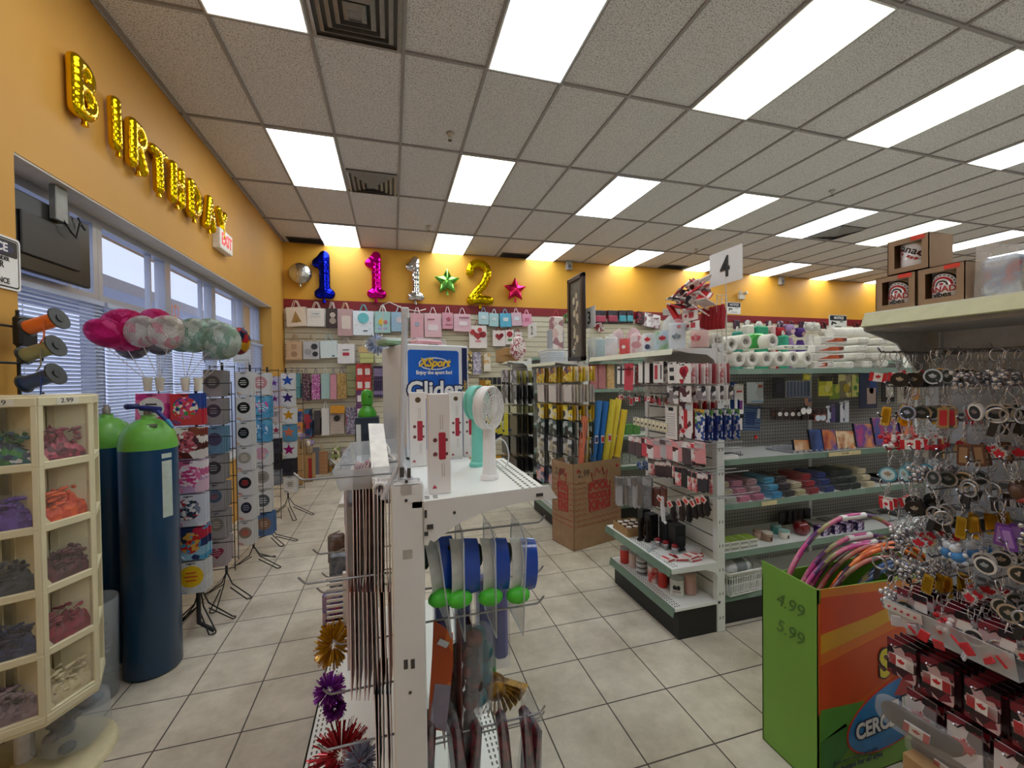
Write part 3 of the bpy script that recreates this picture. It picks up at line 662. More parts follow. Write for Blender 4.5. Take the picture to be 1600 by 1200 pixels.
def column(rack, px0, px1, yt, yb, Y, rows, where, deep=5, dy=.016, hooks=True, xs=None):
    """a column of packs hanging on prongs that point at the aisle mouth"""
    a = pt(px0, (yt+yb)/2, Y=Y); c = pt(px1, (yt+yb)/2, Y=Y); w_ = (c.x-a.x)*.97; xc = (a.x+c.x)/2
    zt, zb = pt((px0+px1)/2, yt, Y=Y).z, pt((px0+px1)/2, yb, Y=Y).z
    hstep = (zt-zb)/len(rows); h_ = hstep*.93
    hk = MB()
    for i, (kind, bg, c1, c2, c3, nm) in enumerate(rows):
        z = zt-hstep*i; x = xc+random.uniform(-.006, .006); rz = random.uniform(-.05, .05)
        mbg = bg if not isinstance(bg, str) else M(bg, .28, var=.03)
        o = thing('foil_balloon_pack', '%s pack, %s' % (nm, where), 'balloon pack', (x, Y, z), (0, random.uniform(-.03, .03), rz))
        me = pack_bm(w_, h_, mbg); cdo = bpy.data.objects.new('card', me); C.objects.link(cdo); cdo.parent = o
        design(o, w_, h_, kind, c1, c2, c3)
        bl = 'packs behind the %s pack, %s' % (nm, where)
        for j in range(deep):
            e = bpy.data.objects.new('foil_balloon_pack', me); C.objects.link(e); e.location = (x+random.uniform(-.004, .006), Y+.008+dy*(j+1), z-random.uniform(0, .006)); e.rotation_euler = (0, random.uniform(-.02, .02), random.uniform(-.03, .03))
            tag(e, 'pack behind the %s pack, %s' % (nm, where), 'balloon pack', bl)
        hk.tube([(x, Y+.008+dy*(deep+2), z-.012), (x, Y-.012, z-.012), (x, Y-.022, z-.004)], .002, 5)
    hk.build('prongs', WIREB, rack)
    return xc, zt, zb
def rack(x, y, z0, z1, w_, label, feet):
    o = thing('spinner_rack', label, 'rack', (x, y, 0))
    b = MB(); b.tube([(0, 0, z0-.1), (0, 0, z1)], .009, 8)
    for s_ in (-1, 1): b.tube([(s_*w_, 0, z0), (s_*w_, 0, z1-.02)], .003, 5)
    k = 8
    for i in range(k): z = z0+.02+(z1-z0-.05)*i/(k-1); b.tube([(-w_, 0, z), (w_, 0, z)], .003, 5)
    b.build('wire_frame', WIREB, o)
    for fx, fy in feet:
        l = Vector((fx, fy, .01)); n_ = Vector((-l.y, l.x, 0)).normalized()*.02
        MB().tube([(0, 0, z0-.08), l*.25+Vector((0, 0, (z0-.1)*.6)), l+n_, l+n_*.4+l.normalized()*.015, l-n_*.4+l.normalized()*.015, l-n_, l*.25-n_+Vector((0, 0, (z0-.1)*.5))], .0045, 6).build('leg', WIREB, o)
    return o
# coordinates below are local; child prongs are in world space, so parent them with an inverse
def fixinv(o, root):
    for c in o.children:
        if c.name.startswith('prongs'): c.matrix_basis = root.matrix_basis.inverted() @ c.matrix_basis
G1 = PRINT(['d84c8c', 'f0f0f0', 'e878a8', 'f4d8e4'], 60, .3); G2 = PRINT(['d83c3c', '38985c', '2c3c98', 'f0e8e0', 'd84c8c'], 60, .3); G3 = PRINT(['3888b8', 'd8e8f0', 'e0509c', '68b8d8'], 70, .3)
G4 = PRINT(['b04858', 'f0ece8', '58343c', 'd87888'], 60, .3); G5 = PRINT(['2c3848', 'b03038', '8890a8', 'e8e8e8'], 60, .3); G6 = PRINT(['c83028', '283048', '4898c8', 'd8a848'], 45, .3)
BG_PK = PRINT(['d84c94', 'e878b0', 'c8388c'], 25, .3); BG_RB = PRINT(['2c9c50', '2c4ca0', 'd03848'], 9, .3, rnd=1.2); BG_BR = PRINT(['e8e0dc', '8c4038', 'f0ece8', '5c2c28'], 14, .3); BG_PW = PRINT(['e8c8d8', 'f0e8ec', 'd06898', 'c8a0c8'], 16, .3)
BG_DB = PRINT(['183058', 'd8dce8', 'e0e2ea', 'c8ccd8'], 6, .3); BG_SB = PRINT(['58a8d0', 'c83048', '2c3868', '98c8e0'], 12, .3); BG_LB = PRINT(['4898c0', '6cb0d0', '58a0c8'], 30, .3)
rA = rack(-1.22, 3.14, .35, 1.62, .2, 'black spinner rack of foil balloon packs nearest the blue tank', [(.10, -.10), (.16, .06), (-.18, .1), (-.15, -.0)])
wa = 'front column of nearest rack'
column(rA, 269, 318, 615, 932, 3.0, [('c', BG_RB, G2, None, '2c4ca0', 'green, blue and red round balloon'), ('c', BG_BR, G4, None, 'c83838', 'brown and white round balloon'), ('c', BG_PW, G1, 'c83078', 'e07098', 'pink and lilac round balloon'),
 ('c', BG_DB, G5, None, 'c04050', 'navy-banded round balloon'), ('o', BG_SB, G6, None, 'd8d8d8', 'blue and red square balloon'), ('c', M('dedede', .3), M('f0c828', .25), 'e06020', '9aa8b4', 'yellow round balloon')], wa, 6, .014)
column(rA, 214, 264, 615, 932, 3.0, [('c', BG_PK, M('dcdce0', .2), '303038', 'e04888', 'pink carded silver round balloon'), ('c', G1, M('e8e8ea', .2), '50507c', 'e04888', 'white and rose balloon'), ('c', BG_PW, G3, None, '4080c0', 'lilac balloon'), ('c', CARDW, 'b04878', None, '8080b0', 'plum balloon'), ('c', CARDW, '5080b0', None, '8080b0', 'steel blue balloon'), ('c', CARDW, '60a060', None, '8080b0', 'leaf green balloon')], 'column behind the blue tank', 4, .014)
# a side column of the nearest rack, upper part
rB = rack(-1.20, 3.52, .28, 1.74, .08, 'second black rack of foil balloon packs, grey packs facing out', [(.16, -.06), (-.02, -.2), (-.16, .1)])
grey = [('c', CARDG, '64646c', 'a8a8a8', '7c5c54', 'faded grey greeting balloon'), ('c', CARDG, '54545c', '98989c', '6c6c70', 'dark grey lettered balloon'), ('c', M('6c94ac', .3), '5c5c78', None, '4c7490', 'blue tinted balloon'), ('c', CARDG, '4c4a4c', 'a0a0a0', '70706c', 'charcoal party balloon'),
 ('c', CARDG, '5c7488', '9c4c50', '9c5050', 'grey and blue dome balloon'), ('c', CARDG, '948c80', 'b8b0a0', 'a06068', 'beige greeting balloon'), ('h', M('b4a8aa', .3), 'a03858', 'c89098', 'a85060', 'rose heart balloon')]
column(rB, 320, 349, 578, 890, 3.38, grey, 'grey second rack column', 6, .022)
rB2 = rack(-1.16, 4.0, .28, 1.74, .08, 'third black rack with white balloon packs, black printed balloons on top', [(.2, -.05), (.1, .2), (-.16, .1)])
column(rB2, 369, 394, 581, 855, 3.8, [('o', CARDW, '202422', 'c8c8c0', 'd89838', 'black oval birthday balloon'), ('c', CARDW, '282a28', 'e8e4dc', 'd8a040', 'black and white round balloon'), ('o', CARDW, '1c1c1c', '888888', 'd8a040', 'plain black balloon'), ('c', CARDW, 'b8b09c', 'e0d8c4', 'c85060', 'champagne balloon'),
 ('c', CARDW, '2c2c30', 'c83838', 'c83838', 'black and red balloon'), ('o', CARDW, '34364c', '8c8ca0', 'c84838', 'navy balloon'), ('c', CARDW, PRINT(['3858a8', 'd84c38', 'e8a030', '48a058'], 40, .3, kind='Z', rnd=0), 'e04040', 'c83838', 'rainbow striped balloon')], 'third rack column', 5, .022)
rC = rack(-1.19, 4.62, .22, 1.74, .1, 'fourth black rack with a rose gold balloon pack on top', [(.24, -.05), (.14, -.16), (-.16, .1)])
column(rC, 396, 423, 582, 840, 4.42, [('c', CARDW, 'd8a0a4', 'f0e0e0', 'c85878', 'rose gold number balloon'), ('c', BG_LB, G3, 'f0f0f0', '3080b0', 'blue and pink birthday balloon'), ('c', BG_LB, PRINT(['3888b8', 'd8e8f0', '5898c8'], 60, .3), None, '3080b0', 'all blue balloon'), ('c', CARDW, PRINT(['a8c8d0', 'e8b8a8', 'd0a0b0'], 20, .3), None, 'a8c0c8', 'pastel shaded balloon'),
 ('c', CARDW, 'b8b4ac', '5c5854', 'c89030', 'silver and cream balloon'), ('c', CARDW, '6c747c', 'd0d4d8', 'b04040', 'grey sixty style balloon'), ('c', M('5878a8', .3), 'a08070', 'c8a890', '3858a0', 'blue carded bronze balloon')], 'fourth rack column', 5, .022)
rD = rack(-1.22, 5.5, .3, 1.75, .18, 'fifth black rack with star balloon packs, farthest along the windows', [(.28, -.1), (.12, -.26), (-.16, .1)])
st = lambda c, bg, nm, arcc='7c9880': ('s', bg, c, None, arcc, nm)
column(rD, 440, 461, 583, 772, 5.3, [st('2858b8', CARDW, 'blue star balloon'), st('3c2870', CARDW, 'violet star balloon'), st('d89820', CARDW, 'gold star balloon'), st('e88058', M('5890b0', .3), 'orange star on blue balloon'), st('b82878', CARDW, 'magenta star balloon'), ('c', M('2c2830', .4), '3c3840', None, '3c3840', 'dark carded balloon'), ('c', CARDW, 'e8e8e4', '303030', '58503c', 'white groom balloon')], 'farthest rack right column', 5, .022)
column(rD, 424, 437, 588, 760, 5.1, [st('6c3c94', M('bcb4c8', .3), 'purple star balloon'), st('7c2c70', M('c0b4c4', .3), 'plum star balloon'), st('a8a4a0', M('c8b8b4', .3), 'silver star balloon'), st('a02848', CARDW, 'crimson star balloon'), ('c', M('2c2c38', .4), '3c3c48', None, '3c3c44', 'black carded balloon'), ('c', M('26262c', .4), '34343c', None, '34343c', 'dark wrapped balloon'), ('c', M('7c8088', .3), 'a8acb0', None, '6c7074', 'grey foil balloon')], 'farthest rack left column', 4, .022)
bpy.context.view_layer.update()
for r_ in (rA, rB, rB2, rC, rD): fixinv(r_, r_)
# black tubular feet of the nearest rack
for a, lab in (((310, 950), ''), ((335, 985), '')):
    q = pt(*a, Z=.015); MB().tube([(0.02, -.08, .32), (0.02, -.08, .08), Vector((q.x-rA.location.x, q.y-rA.location.y, .015))], .013, 8).build('leg', BLACK, rA)
# little white cards standing on rack tops
for (px, py, w_, h_, Y, col, lab) in ((332, 573, .12, .10, 3.52, '8c8c90', 'grey header card on top of the second rack'), (378, 570, .13, .10, 4.0, 'd8dcdc', 'white header card on top of the third rack')):
    p = pt(px, py, Y=Y); o = thing('header_card', lab, 'sign', (p.x, Y, 1.74)); MB().box(-w_/2, w_/2, -.002, .002, .02, h_+.03).build('card', M(col, .4), o)
    MB().tube([(-w_*.4, 0, .0), (-w_*.4, 0, .04), (w_*.4, 0, .04), (w_*.4, 0, 0)], .003, 5).build('wire_clip', WIREB, o)
# 'Mr.' card
# ================================================================ goods on the back wall
def MM(c): return c if not isinstance(c, str) else M(c, .45, var=.04)
def gift_bag(px0, px1, py0, py1, bg, prints, label, handle='e8dcc8', Y=7.70, grp=None, back=1, hh=.11, tilt=0., dpt=.05, name='gift_bag', tagc=None):
    a, c = pt(px0, py0, Y=Y), pt(px1, py1, Y=Y); w_, h_ = c.x-a.x, a.z-c.z
    o = thing(name, label, 'gift bag', ((a.x+c.x)/2, Y, a.z), (0, tilt, random.uniform(-.06, .06)), grp)
    MB().add([(-w_/2, 0, -h_), (w_/2, 0, -h_), (w_/2, dpt, -h_), (-w_/2, dpt, -h_), (-w_/2*.98, dpt*.3, 0), (w_/2*.98, dpt*.3, 0), (w_/2*.98, dpt*.7, 0), (-w_/2*.98, dpt*.7, 0)],
             [(0, 3, 2, 1), (0, 1, 5, 4), (1, 2, 6, 5), (2, 3, 7, 6), (3, 0, 4, 7), (4, 5, 6, 7)]).build('bag_body', MM(bg), o)
    if handle:
        hw = min(w_*.22, .06); b = MB()
        b.tube([(-hw, dpt*.3, -.01), (-hw*.25, dpt*.5, hh), (hw*.25, dpt*.5, hh), (hw, dpt*.3, -.01)], .006, 5); b.build('handle', MM(handle), o)
    def fy(z): return dpt*.3*(1+z/h_)-.003
    for p in prints:
        k, cx, cz, s, col = p[:5]; e = p[5] if len(p) > 5 else 1
        cx, cz, s = cx*w_, -h_*cz, s*w_
        if k == 'r': poly = [(cx-s/2, cz-s*e/2), (cx+s/2, cz-s*e/2), (cx+s/2, cz+s*e/2), (cx-s/2, cz+s*e/2)]
        elif k == 'rr': poly = rrect(s, s*e, s*.15, cx, cz)
        elif k == 'c': poly = circ(s/2, 18, cx, cz, e)
        elif k == 'h': poly = heart(s/2, cx, cz)
        elif k == 's': poly = [(x+cx, z+cz) for x, z in star_poly(s/2, s/4)]
        elif k == 't': poly = [(cx-s/2, cz-s*e/2), (cx+s/2, cz-s*e/2), (cx, cz+s*e/2)]
        MB().prism(poly, -.0025, dpt*.29).build('print', MM(col), o)
    for j in range(back):
        e = dup(o, (o.location.x+.012*(j+1), Y+(dpt+.012)*(j+1), o.location.z+.006), None, label='%s bag tucked behind the ' % ['first', 'second'][j]+label.split(' on ')[0].split(' in ')[0])
        for ch in list(e.children):
            if ch.name.startswith('print'): bpy.data.objects.remove(ch)
    return o
T1 = 'on the top bag row'; T2 = 'on the second bag row'; T3 = 'on the third bag row'
gift_bag(445, 477, 479, 510, 'e2d2c0', [('t', 0, .5, .5, 'a8844c', 1.2), ('r', 0, .75, .1, '8c6c3c', 1)], 'cream gift bag with a gold tree '+T1, 'e8d8c4', tilt=-.08)
gift_bag(479, 507, 481, 510, PRINT(['e8e4d8', 'e8dcb0', 'd8c8e0', 'f0ece4'], 9, .5, kind='Z', rnd=.5), [('r', 0, .3, .55, 'dcdcd8', .7), ('r', 0, .32, .4, '5c5c64', .1)], 'pale striped gift bag with a white label '+T1)
gift_bag(509, 527, 481, 512, '3a2a28', [('c', .1, .35, .5, 'c8b8ac', 1), ('c', .1, .65, .6, 'a89888', 1)], 'dark brown gift bag with pale circles '+T1, 'd8ccc0')
gift_bag(527, 551, 482, 525, 'c09c9c', [('rr', .08, .5, .6, 'e0d0c4', 1.6)], 'dusty rose gift bag with cream label '+T1, 'd8b890')
gift_bag(551, 584, 485, 524, 'e6ecf2', [('c', 0, .3, .55, '6cc4cc'), ('r', .1, .82, .2, '405060', .3), ('c', -.35, .6, .05, 'e8b840'), ('c', .35, .5, .05, 'e88080'), ('c', .3, .75, .05, '80c0e0')], 'white gift bag with a teal circle '+T1, '58b0b0')
gift_bag(585, 610, 486, 520, 'a4ccc8', [('c', -.05, .5, .4, 'e8c030'), ('c', .2, .5, .25, 'd87888'), ('r', 0, .8, .6, 'a8a8d0', .2)], 'mint gift bag with yellow flowers '+T1, 'e8e8e0')
gift_bag(611, 637, 487, 518, '9cbcd4', [('c', 0, .4, .4, 'd0c8d0')], 'sky blue gift bag behind the white pole '+T1, 'c8d8e0')
gift_bag(641, 662, 489, 528, 'e0a8b0', [('c', 0, .45, .4, 'a8a8b8')], 'pink gift bag with a grey spot right of the pole '+T1, 'f0d0d8')
gift_bag(663, 690, 489, 527, 'e4b8c0', [('rr', 0, .6, .6, 'f0dce0', .6), ('r', -.1, .25, .4, 'b07080', .15)], 'pink gift bag with a pale label and lettering '+T1, 'f0e0e0')
gift_bag(691, 708, 488, 514, 'd898a8', [('s', .1, .4, .5, 'b05068'), ('r', .1, .75, .6, 'b05068', .15)], 'rose gift bag with red script '+T1, 'f0e0e0')
gift_bag(709, 736, 490, 518, 'e0b4c0', [('rr', .05, .55, .5, 'f0e0e4', .45), ('r', .1, .2, .6, 'b07888', .1)], 'wide pink gift bag '+T1, 'f0e0e4')
for a_, c_, y0, y1, col, hc, nm in ((748, 764, 487, 507, 'b0ccd4', '7cb0c0', 'small pale blue gift bag with a grey print'), (765, 780, 489, 510, 'a8ccd0', 'c8dce0', 'small mint gift bag'), (781, 799, 489, 511, '58b0d0', '80c8e0', 'small bright blue gift bag'),
                                    (799, 815, 488, 509, 'd8b4c0', 'e8d0d8', 'small mauve gift bag'), (816, 831, 490, 510, 'e098b0', 'f0b0c4', 'small bright pink gift bag')):
    gift_bag(a_, c_, y0, y1, col, [('r', 0, .45, .45, 'dce4e8' if col != 'e098b0' else 'd07090', .7)], nm+' '+T1, hc, back=1, hh=.08, tilt=random.uniform(-.06, .06))
gift_bag(733, 761, 508, 544, 'ece0dc', [('h', 0, .45, .5, 'a82830'), ('c', -.3, .3, .3, 'b83038'), ('c', .28, .4, .35, '982028'), ('c', .1, .2, .25, 'c84048'), ('r', 0, .7, .3, 'd88890', .4)], 'large white gift bag with red hearts '+T2, 'b02830', hh=.1)
gift_bag(770, 790, 516, 541, 'e4d8d4', [('h', 0, .4, .6, '98202c'), ('c', .2, .3, .3, 'b02c38')], 'medium white gift bag with dark red heart '+T2, 'a82830', hh=.07)
gift_bag(790, 803, 515, 538, 'e8dcd8', [('c', 0, .3, .7, 'a82030'), ('r', 0, .7, .5, '50904c', .5)], 'small white gift bag with red roses '+T2, 'a82830', hh=.07)
gift_bag(804, 816, 518, 540, 'e4dad6', [('c', 0, .4, .6, 'b02c38')], 'small white gift bag with a red dot near sign two '+T2, 'a82830', hh=.05)
gift_bag(447, 472, 533, 562, 'c8a888', [('c', 0, .7, .4, 'a08060'), ('r', 0, .3, .3, 'b09070', 1.2)], 'kraft gift bag with brown print '+T2, 'c0a080')
gift_bag(473, 499, 533, 561, 'c0c0c4', [('c', .2, .3, .4, '38383c'), ('c', .25, .72, .35, '26262a'), ('c', -.2, .6, .4, 'a0a0a4')], 'grey gift bag with a black photograph print '+T2, 'c8b898')
gift_bag(499, 526, 532, 559, 'd8e6e6', [('r', .25, .9, .15, '38404c', .5)], 'plain pale mint gift bag '+T2, 'b8ccd0', tilt=-.06)
gift_bag(527, 554, 537, 568, 'e8e4e4', [('r', 0, .52, .38, 'b83048', .5), ('r', 0, .3, .4, '707070', .12)], 'white gift bag with a red present '+T2, 'e0c8c8')
gift_bag(560, 580, 541, 551, 'c0a06c', [], 'small kraft gift bag above the yellow boxes '+T2, 'e0d4b8', back=0)
for i, (x0, x1, col) in enumerate(((562, 584, 'c8c884'), (586, 597, 'd8d8b4'))):
    a, c = pt(x0, 552, Y=7.6), pt(x1, 567, Y=7.6)
    MB_ = MB().rbox(a.x, c.x, 7.6, 7.72, c.z, a.z, .004); MB_.box(a.x, c.x, 7.598, 7.6, (a.z+c.z)/2-.004, (a.z+c.z)/2+.004, 1)
    tag(MB_.build('gift_box', [M(col, .4), M('6c6c40', .4)]), ['yellow green gift box on a wire shelf of the back wall', 'pale yellow gift box beside the white board, back wall'][i], 'gift box')
# bottle bags, third row
GL = PRINT(['2c2028', '5c3840', 'a87c80', '201820'], 90, .25)
for x0, x1, y0, y1, col, nm in ((452, 459, 583, 622, '26242c', 'black bottle bag'), (461, 469, 583, 622, '589098', 'teal and black bottle bag'), (471, 484, 584, 626, GL, 'dark glitter bottle bag'), (486, 500, 585, 624, PRINT(['a84c90', 'c878ac', '8c3c78', 'd8a8c8'], 70, .25), 'magenta sequin bottle bag'),
                                (501, 515, 584, 623, 'a4c0bc', 'mint bottle bag'), (515, 526, 585, 624, 'd0909c', 'rose bottle bag'), (526, 542, 583, 623, PRINT(['a8844c', 'c8a868', '8c6c3c'], 80, .25), 'gold glitter bottle bag')):
    gift_bag(x0, x1, y0, y1, col, [], nm+' '+T3, '8c8088' if col != 'a4c0bc' else 'd8d8d0', back=1, hh=.1, dpt=.1, name='bottle_bag')
for i in range(3):
    for j in range(4):
        a = pt(545+6*i, 571+12*j, Y=7.7); o = thing('ribbon_card', 'green and gold ribbon cards in a block beside the red packets', 'ribbon', a, group='green and gold ribbon cards')
        MB().box(-.03, .03, 0, .01, -.12, 0).build('card', PRINT(['4c8c48', 'c8a868', 'e0d8c0', '6c4c30'], 40, .3, kind='Z', rnd=1), o)
for i in range(2):
    for j in range(4):
        a = pt(562+12*i, 568+21*j, Y=7.66); col = 'c03838' if j < 2 else '6c4068'
        o = thing('hanging_packet', '%s packet with white label, %s column, %s from the top, back wall' % ('red' if j < 2 else 'purple', ('left', 'right')[i], ('first', 'second', 'third', 'fourth')[j]), 'packet', a)
        MB().rbox(-.062, .062, 0, .015, -.23, 0, .003).build('pouch', M(col, .3, var=.15), o); MB().prism(rrect(.08, .11, .01, 0, -.14), -.002, 0).build('label_print', M('e8dcd8', .4), o)
for i in range(5):
    a = pt(585+3*i, 572, Y=7.71); o = thing('hanging_packet', 'dark purple packets hanging edge to edge beside the white board', 'packet', a, group='dark packets by the board')
    MB().box(-.015, .015, 0, .12, -.55, 0).build('pouch', PRINT(['3c2c50', '5c4878', '28203c', '8c7ca0'], 18, .3), o)
# fourth row
T4 = 'on the fourth bag row'
gift_bag(463, 473, 640, 682, PRINT(['c83838', 'e8a030', '3858a0', '28242c'], 10, .3, kind='n'), [], 'red, yellow and blue long bag '+T4, None, dpt=.1, name='bottle_bag')
gift_bag(475, 488, 640, 684, PRINT(['203c68', '18202c', '3c6c8c', 'a83038'], 10, .3), [], 'dark blue patterned long bag '+T4, None, dpt=.1, name='bottle_bag')
gift_bag(490, 500, 642, 680, PRINT(['1c1a1c', '8c7c70', '1c1a1c'], 30, .3, kind='Z'), [], 'black ribbed long bag '+T4, None, dpt=.1, name='bottle_bag')
gift_bag(502, 515, 638, 680, 'dcd8d4', [], 'white bottle bag '+T4, 'd8e0dc', dpt=.1, name='bottle_bag')
gift_bag(515, 538, 646, 677, PRINT(['e8dcd0', '3c302c', 'd8c8b8', '8c6c5c'], 12, .3, kind='Z', rnd=2), [('c', 0, .25, .45, '2c2826')], 'brown and cream striped gift bag '+T4, 'c8a850', dpt=.1)
MB_ = MB().box(pt(516, 636, Y=7.66).x, pt(538, 636, Y=7.66).x, 7.66, 7.72, pt(516, 646, Y=7.66).z, pt(516, 634, Y=7.66).z)
tag(MB_.build('gift_box', M('d8952c', .4)), 'orange lidded box above the striped brown gift bag, back wall', 'gift box')
gift_bag(540, 561, 637, 678, PRINT(['80788c', 'a8a0b0', '5c5468'], 50, .3), [('r', -.45, .5, .08, 'a84868', 9)], 'grey diamond patterned gift bag '+T4, None, dpt=.1)
# fifth row
T5 = 'on the lowest bag row'
gift_bag(488, 499, 700, 745, '70707c', [], 'grey long bag '+T5, None, dpt=.1, name='bottle_bag')
gift_bag(494, 512, 706, 745, PRINT(['b08860', '8c4c34', 'd0a878', 'a86c48'], 5, .4, kind='Z'), [], 'copper banded gift bag '+T5, 'c8b088', dpt=.1)
gift_bag(518, 532, 700, 746, PRINT(['c8c0a0', '8c9c58', 'e8e0c8', '5c4c3c'], 20, .3), [], 'green and white floral gift bag '+T5, 'e0d8c0', dpt=.1)
gift_bag(533, 548, 702, 747, PRINT(['a8a0a8', '6c5c6c', 'd0c8cc'], 20, .3), [], 'grey violet gift bag '+T5, None, dpt=.1)
# tall cardboard cartons of sticks under the windows corner
for i, (x0, x1, yt, Y, lab) in enumerate(((458, 471, 690, 7.0, 'tall kraft carton by the last spinner rack'), (472, 487, 700, 7.2, 'second tall kraft carton beside the lowest gift bags'))):
    a = pt(x0, yt, Y=Y); c = pt(x1, yt, Y=Y); o = thing('tall_carton', lab, 'cardboard box', ((a.x+c.x)/2, Y+.14, 0)); w_ = (c.x-a.x)/2; z1 = a.z-.12
    b = MB()
    for s_ in (-1, 1): b.box(s_*w_-.004, s_*w_+.004, -.14, .14, 0, z1); b.box(-w_, w_, s_*.136-.004, s_*.136+.004, 0, z1)
    b.box(-w_, w_, -.14, .14, 0, .01); b.build('carton_body', KRAFT, o)
    if i: MB().box(w_-.05, w_-.005, -.146, -.141, .05, z1-.05).build('red_band', M('a82828', .5), o)
    rnd = random.Random(i)
    for k in range(9):
        x, y = rnd.uniform(-w_*.7, w_*.7), rnd.uniform(-.1, .1); q = thing('wrapped_stick', ['bouquet stick poking out of the tall carton by the last rack', 'bouquet stick poking out of the second tall carton'][i], 'decoration', (o.location.x+x, o.location.y+y, z1*.5), group='sticks in carton %s' % ('by the rack', 'by the bags')[i])
        MB().cyl((0, 0, -.2), (x*.4, y*.4, z1*.5+.16), .008, n=6).build('stick', M('b0946c', .5), q); MB().sphere((x*.4, y*.4, z1*.5+.18), .035, 8, 5, sc=(1, 1, 1.5)).build('tuft', M(rnd.choice(['c8b090', '8c7898', 'd8c8b0', 'a08870']), .6), q)
# gift boxes hanging right of the big blue carton
T6 = 'hanging right of the blue carton'
for x0, x1, y0, y1, m, nm in ((710, 721, 549, 578, PRINT(['b068a0', 'e0c8d8', '6c4880'], 30, .3), 'purple patterned sleeve'), (724, 738, 549, 584, PRINT(['4c4030', 'c8a858', '3c3428', 'e8d8a0'], 22, .3), 'dark sleeve with gold dots'),
                              (739, 752, 550, 585, PRINT(['b0a8b8', '8c84a0', 'd0c8d4'], 26, .3), 'lilac patterned sleeve'), (756, 767, 552, 580, PRINT(['e8dcc8', 'd8a868', 'e8e0d4', 'e8dcc8'], 18, .3), 'cream sleeve with orange print')):
    gift_bag(x0, x1, y0, y1, m, [], nm+' '+T6, None, Y=7.73, dpt=.08, back=2, name='gift_sleeve')
# dark packets under them
rnd = random.Random(5)
for i in range(9):
    for j in range(3):
        a = pt(752+7*i if j < 2 else 730+9*i, 590+13*j, Y=7.81); o = thing('hanging_packet', 'small dark packets on the back wall seen over the handheld fan', 'packet', a, group='dark packets over the fan')
        MB().box(-.035, .035, 0, .02, -.13, 0).build('pouch', M(rnd.choice(['2c2c30', '3c3840', '4c4444', '28282c', '645848']), .3), o)
a = pt(758, 594, Y=7.8); o = thing('hanging_packet', 'square yellow packet hanging among dark ones on the back wall', 'packet', a); MB().rbox(-.11, .11, 0, .02, -.2, 0, .004).build('pouch', PRINT(['d8a840', 'e8c870', 'a87828'], 12, .3), o)
# top row at far right of sign three
T7 = 'on the far red stripe'
for x0, x1, col, nm in ((931, 948, 'b04058', 'first red and black hair pack'), (950, 966, 'a83c54', 'second red and black hair pack'), (967, 979, '48a0b0', 'first teal and black hair pack'), (980, 990, '58b0c0', 'second teal and black hair pack')):
    a, c = pt(x0, 486, Y=7.78), pt(x1, 506, Y=7.78); w_ = c.x-a.x; o = thing('hair_pack', nm+' '+T7, 'hair accessory', ((a.x+c.x)/2, 7.78, a.z))
    MB().rbox(-w_/2, w_/2, 0, .05, -.1, .02, .01).build('dark_top', PRINT(['1c181c', '3c3440', '28202c'], 40, .3), o); MB().rbox(-w_/2*.9, w_/2*.9, -.01, .05, -.22, -.09, .01).build('coloured_pouch', M(col, .35, var=.1), o); MB().rbox(-w_/2, w_/2, 0, .05, -.25, -.215, .006).build('dark_foot', M('241c20', .4), o)
for x0, x1, y0, y1, col, nm in ((998, 1010, 487, 506, PRINT(['3c1c24', '8c2838', '201418'], 30, .3), 'dark red hanging packet'), (1008, 1034, 490, 512, PRINT(['d8ccd0', 'f0ecec', '8c6870', 'c8b8bc'], 14, .2), 'crumpled white and pink plastic bag')):
    gift_bag(x0, x1, y0, y1, col, [], nm+' '+T7, None, back=1, tilt=.15)
for i in range(17):
    x = 1152+17.0*i
    if 1292 < x < 1325: continue
    a = pt(x, 500+i*.35, Y=7.79); o = thing('hair_pack', 'small dark hair packs in a row far along the red stripe', 'hair accessory', a, group='dark hair packs under the red stripe')
    MB().rbox(-.08, .08, 0, .04, -.2, 0, .01).build('pouch', PRINT([['1c1a20', '5c3050', '2c2830'], ['28202c', 'a8a0a8', '3c2848'], ['301c20', '8c3038', '1c1818']][i % 3], 30, .3), o)
# bows and dome on the wall
for px, py, col, nm, Y in ((884, 497, ['d8c8b0', '58904c', 'a83c38'], 'small white and green gift bow beside the framed picture', 7.8), (936, 512, ['a82838', 'e8e0dc', '8c2030'], 'red and white gift bow right of sign three', 7.8)):
    p = pt(px, py, Y=Y); b = MB(); rnd = random.Random(px)
    for i in range(26):
        t, u = rnd.uniform(0, 2*PI), rnd.uniform(-1, 1); d = Vector((math.cos(t), -abs(u), math.sin(t))).normalized()*.11
        b.tube([(0, 0, 0), d*.6+Vector((0, 0, .03)), d, d*.5-Vector((0, 0, .02))], .012, 4, i % 3, False, False)
    o = tag(b.build('gift_bow', [M(c, .3) for c in col]), nm, 'gift bow'); o.location = p
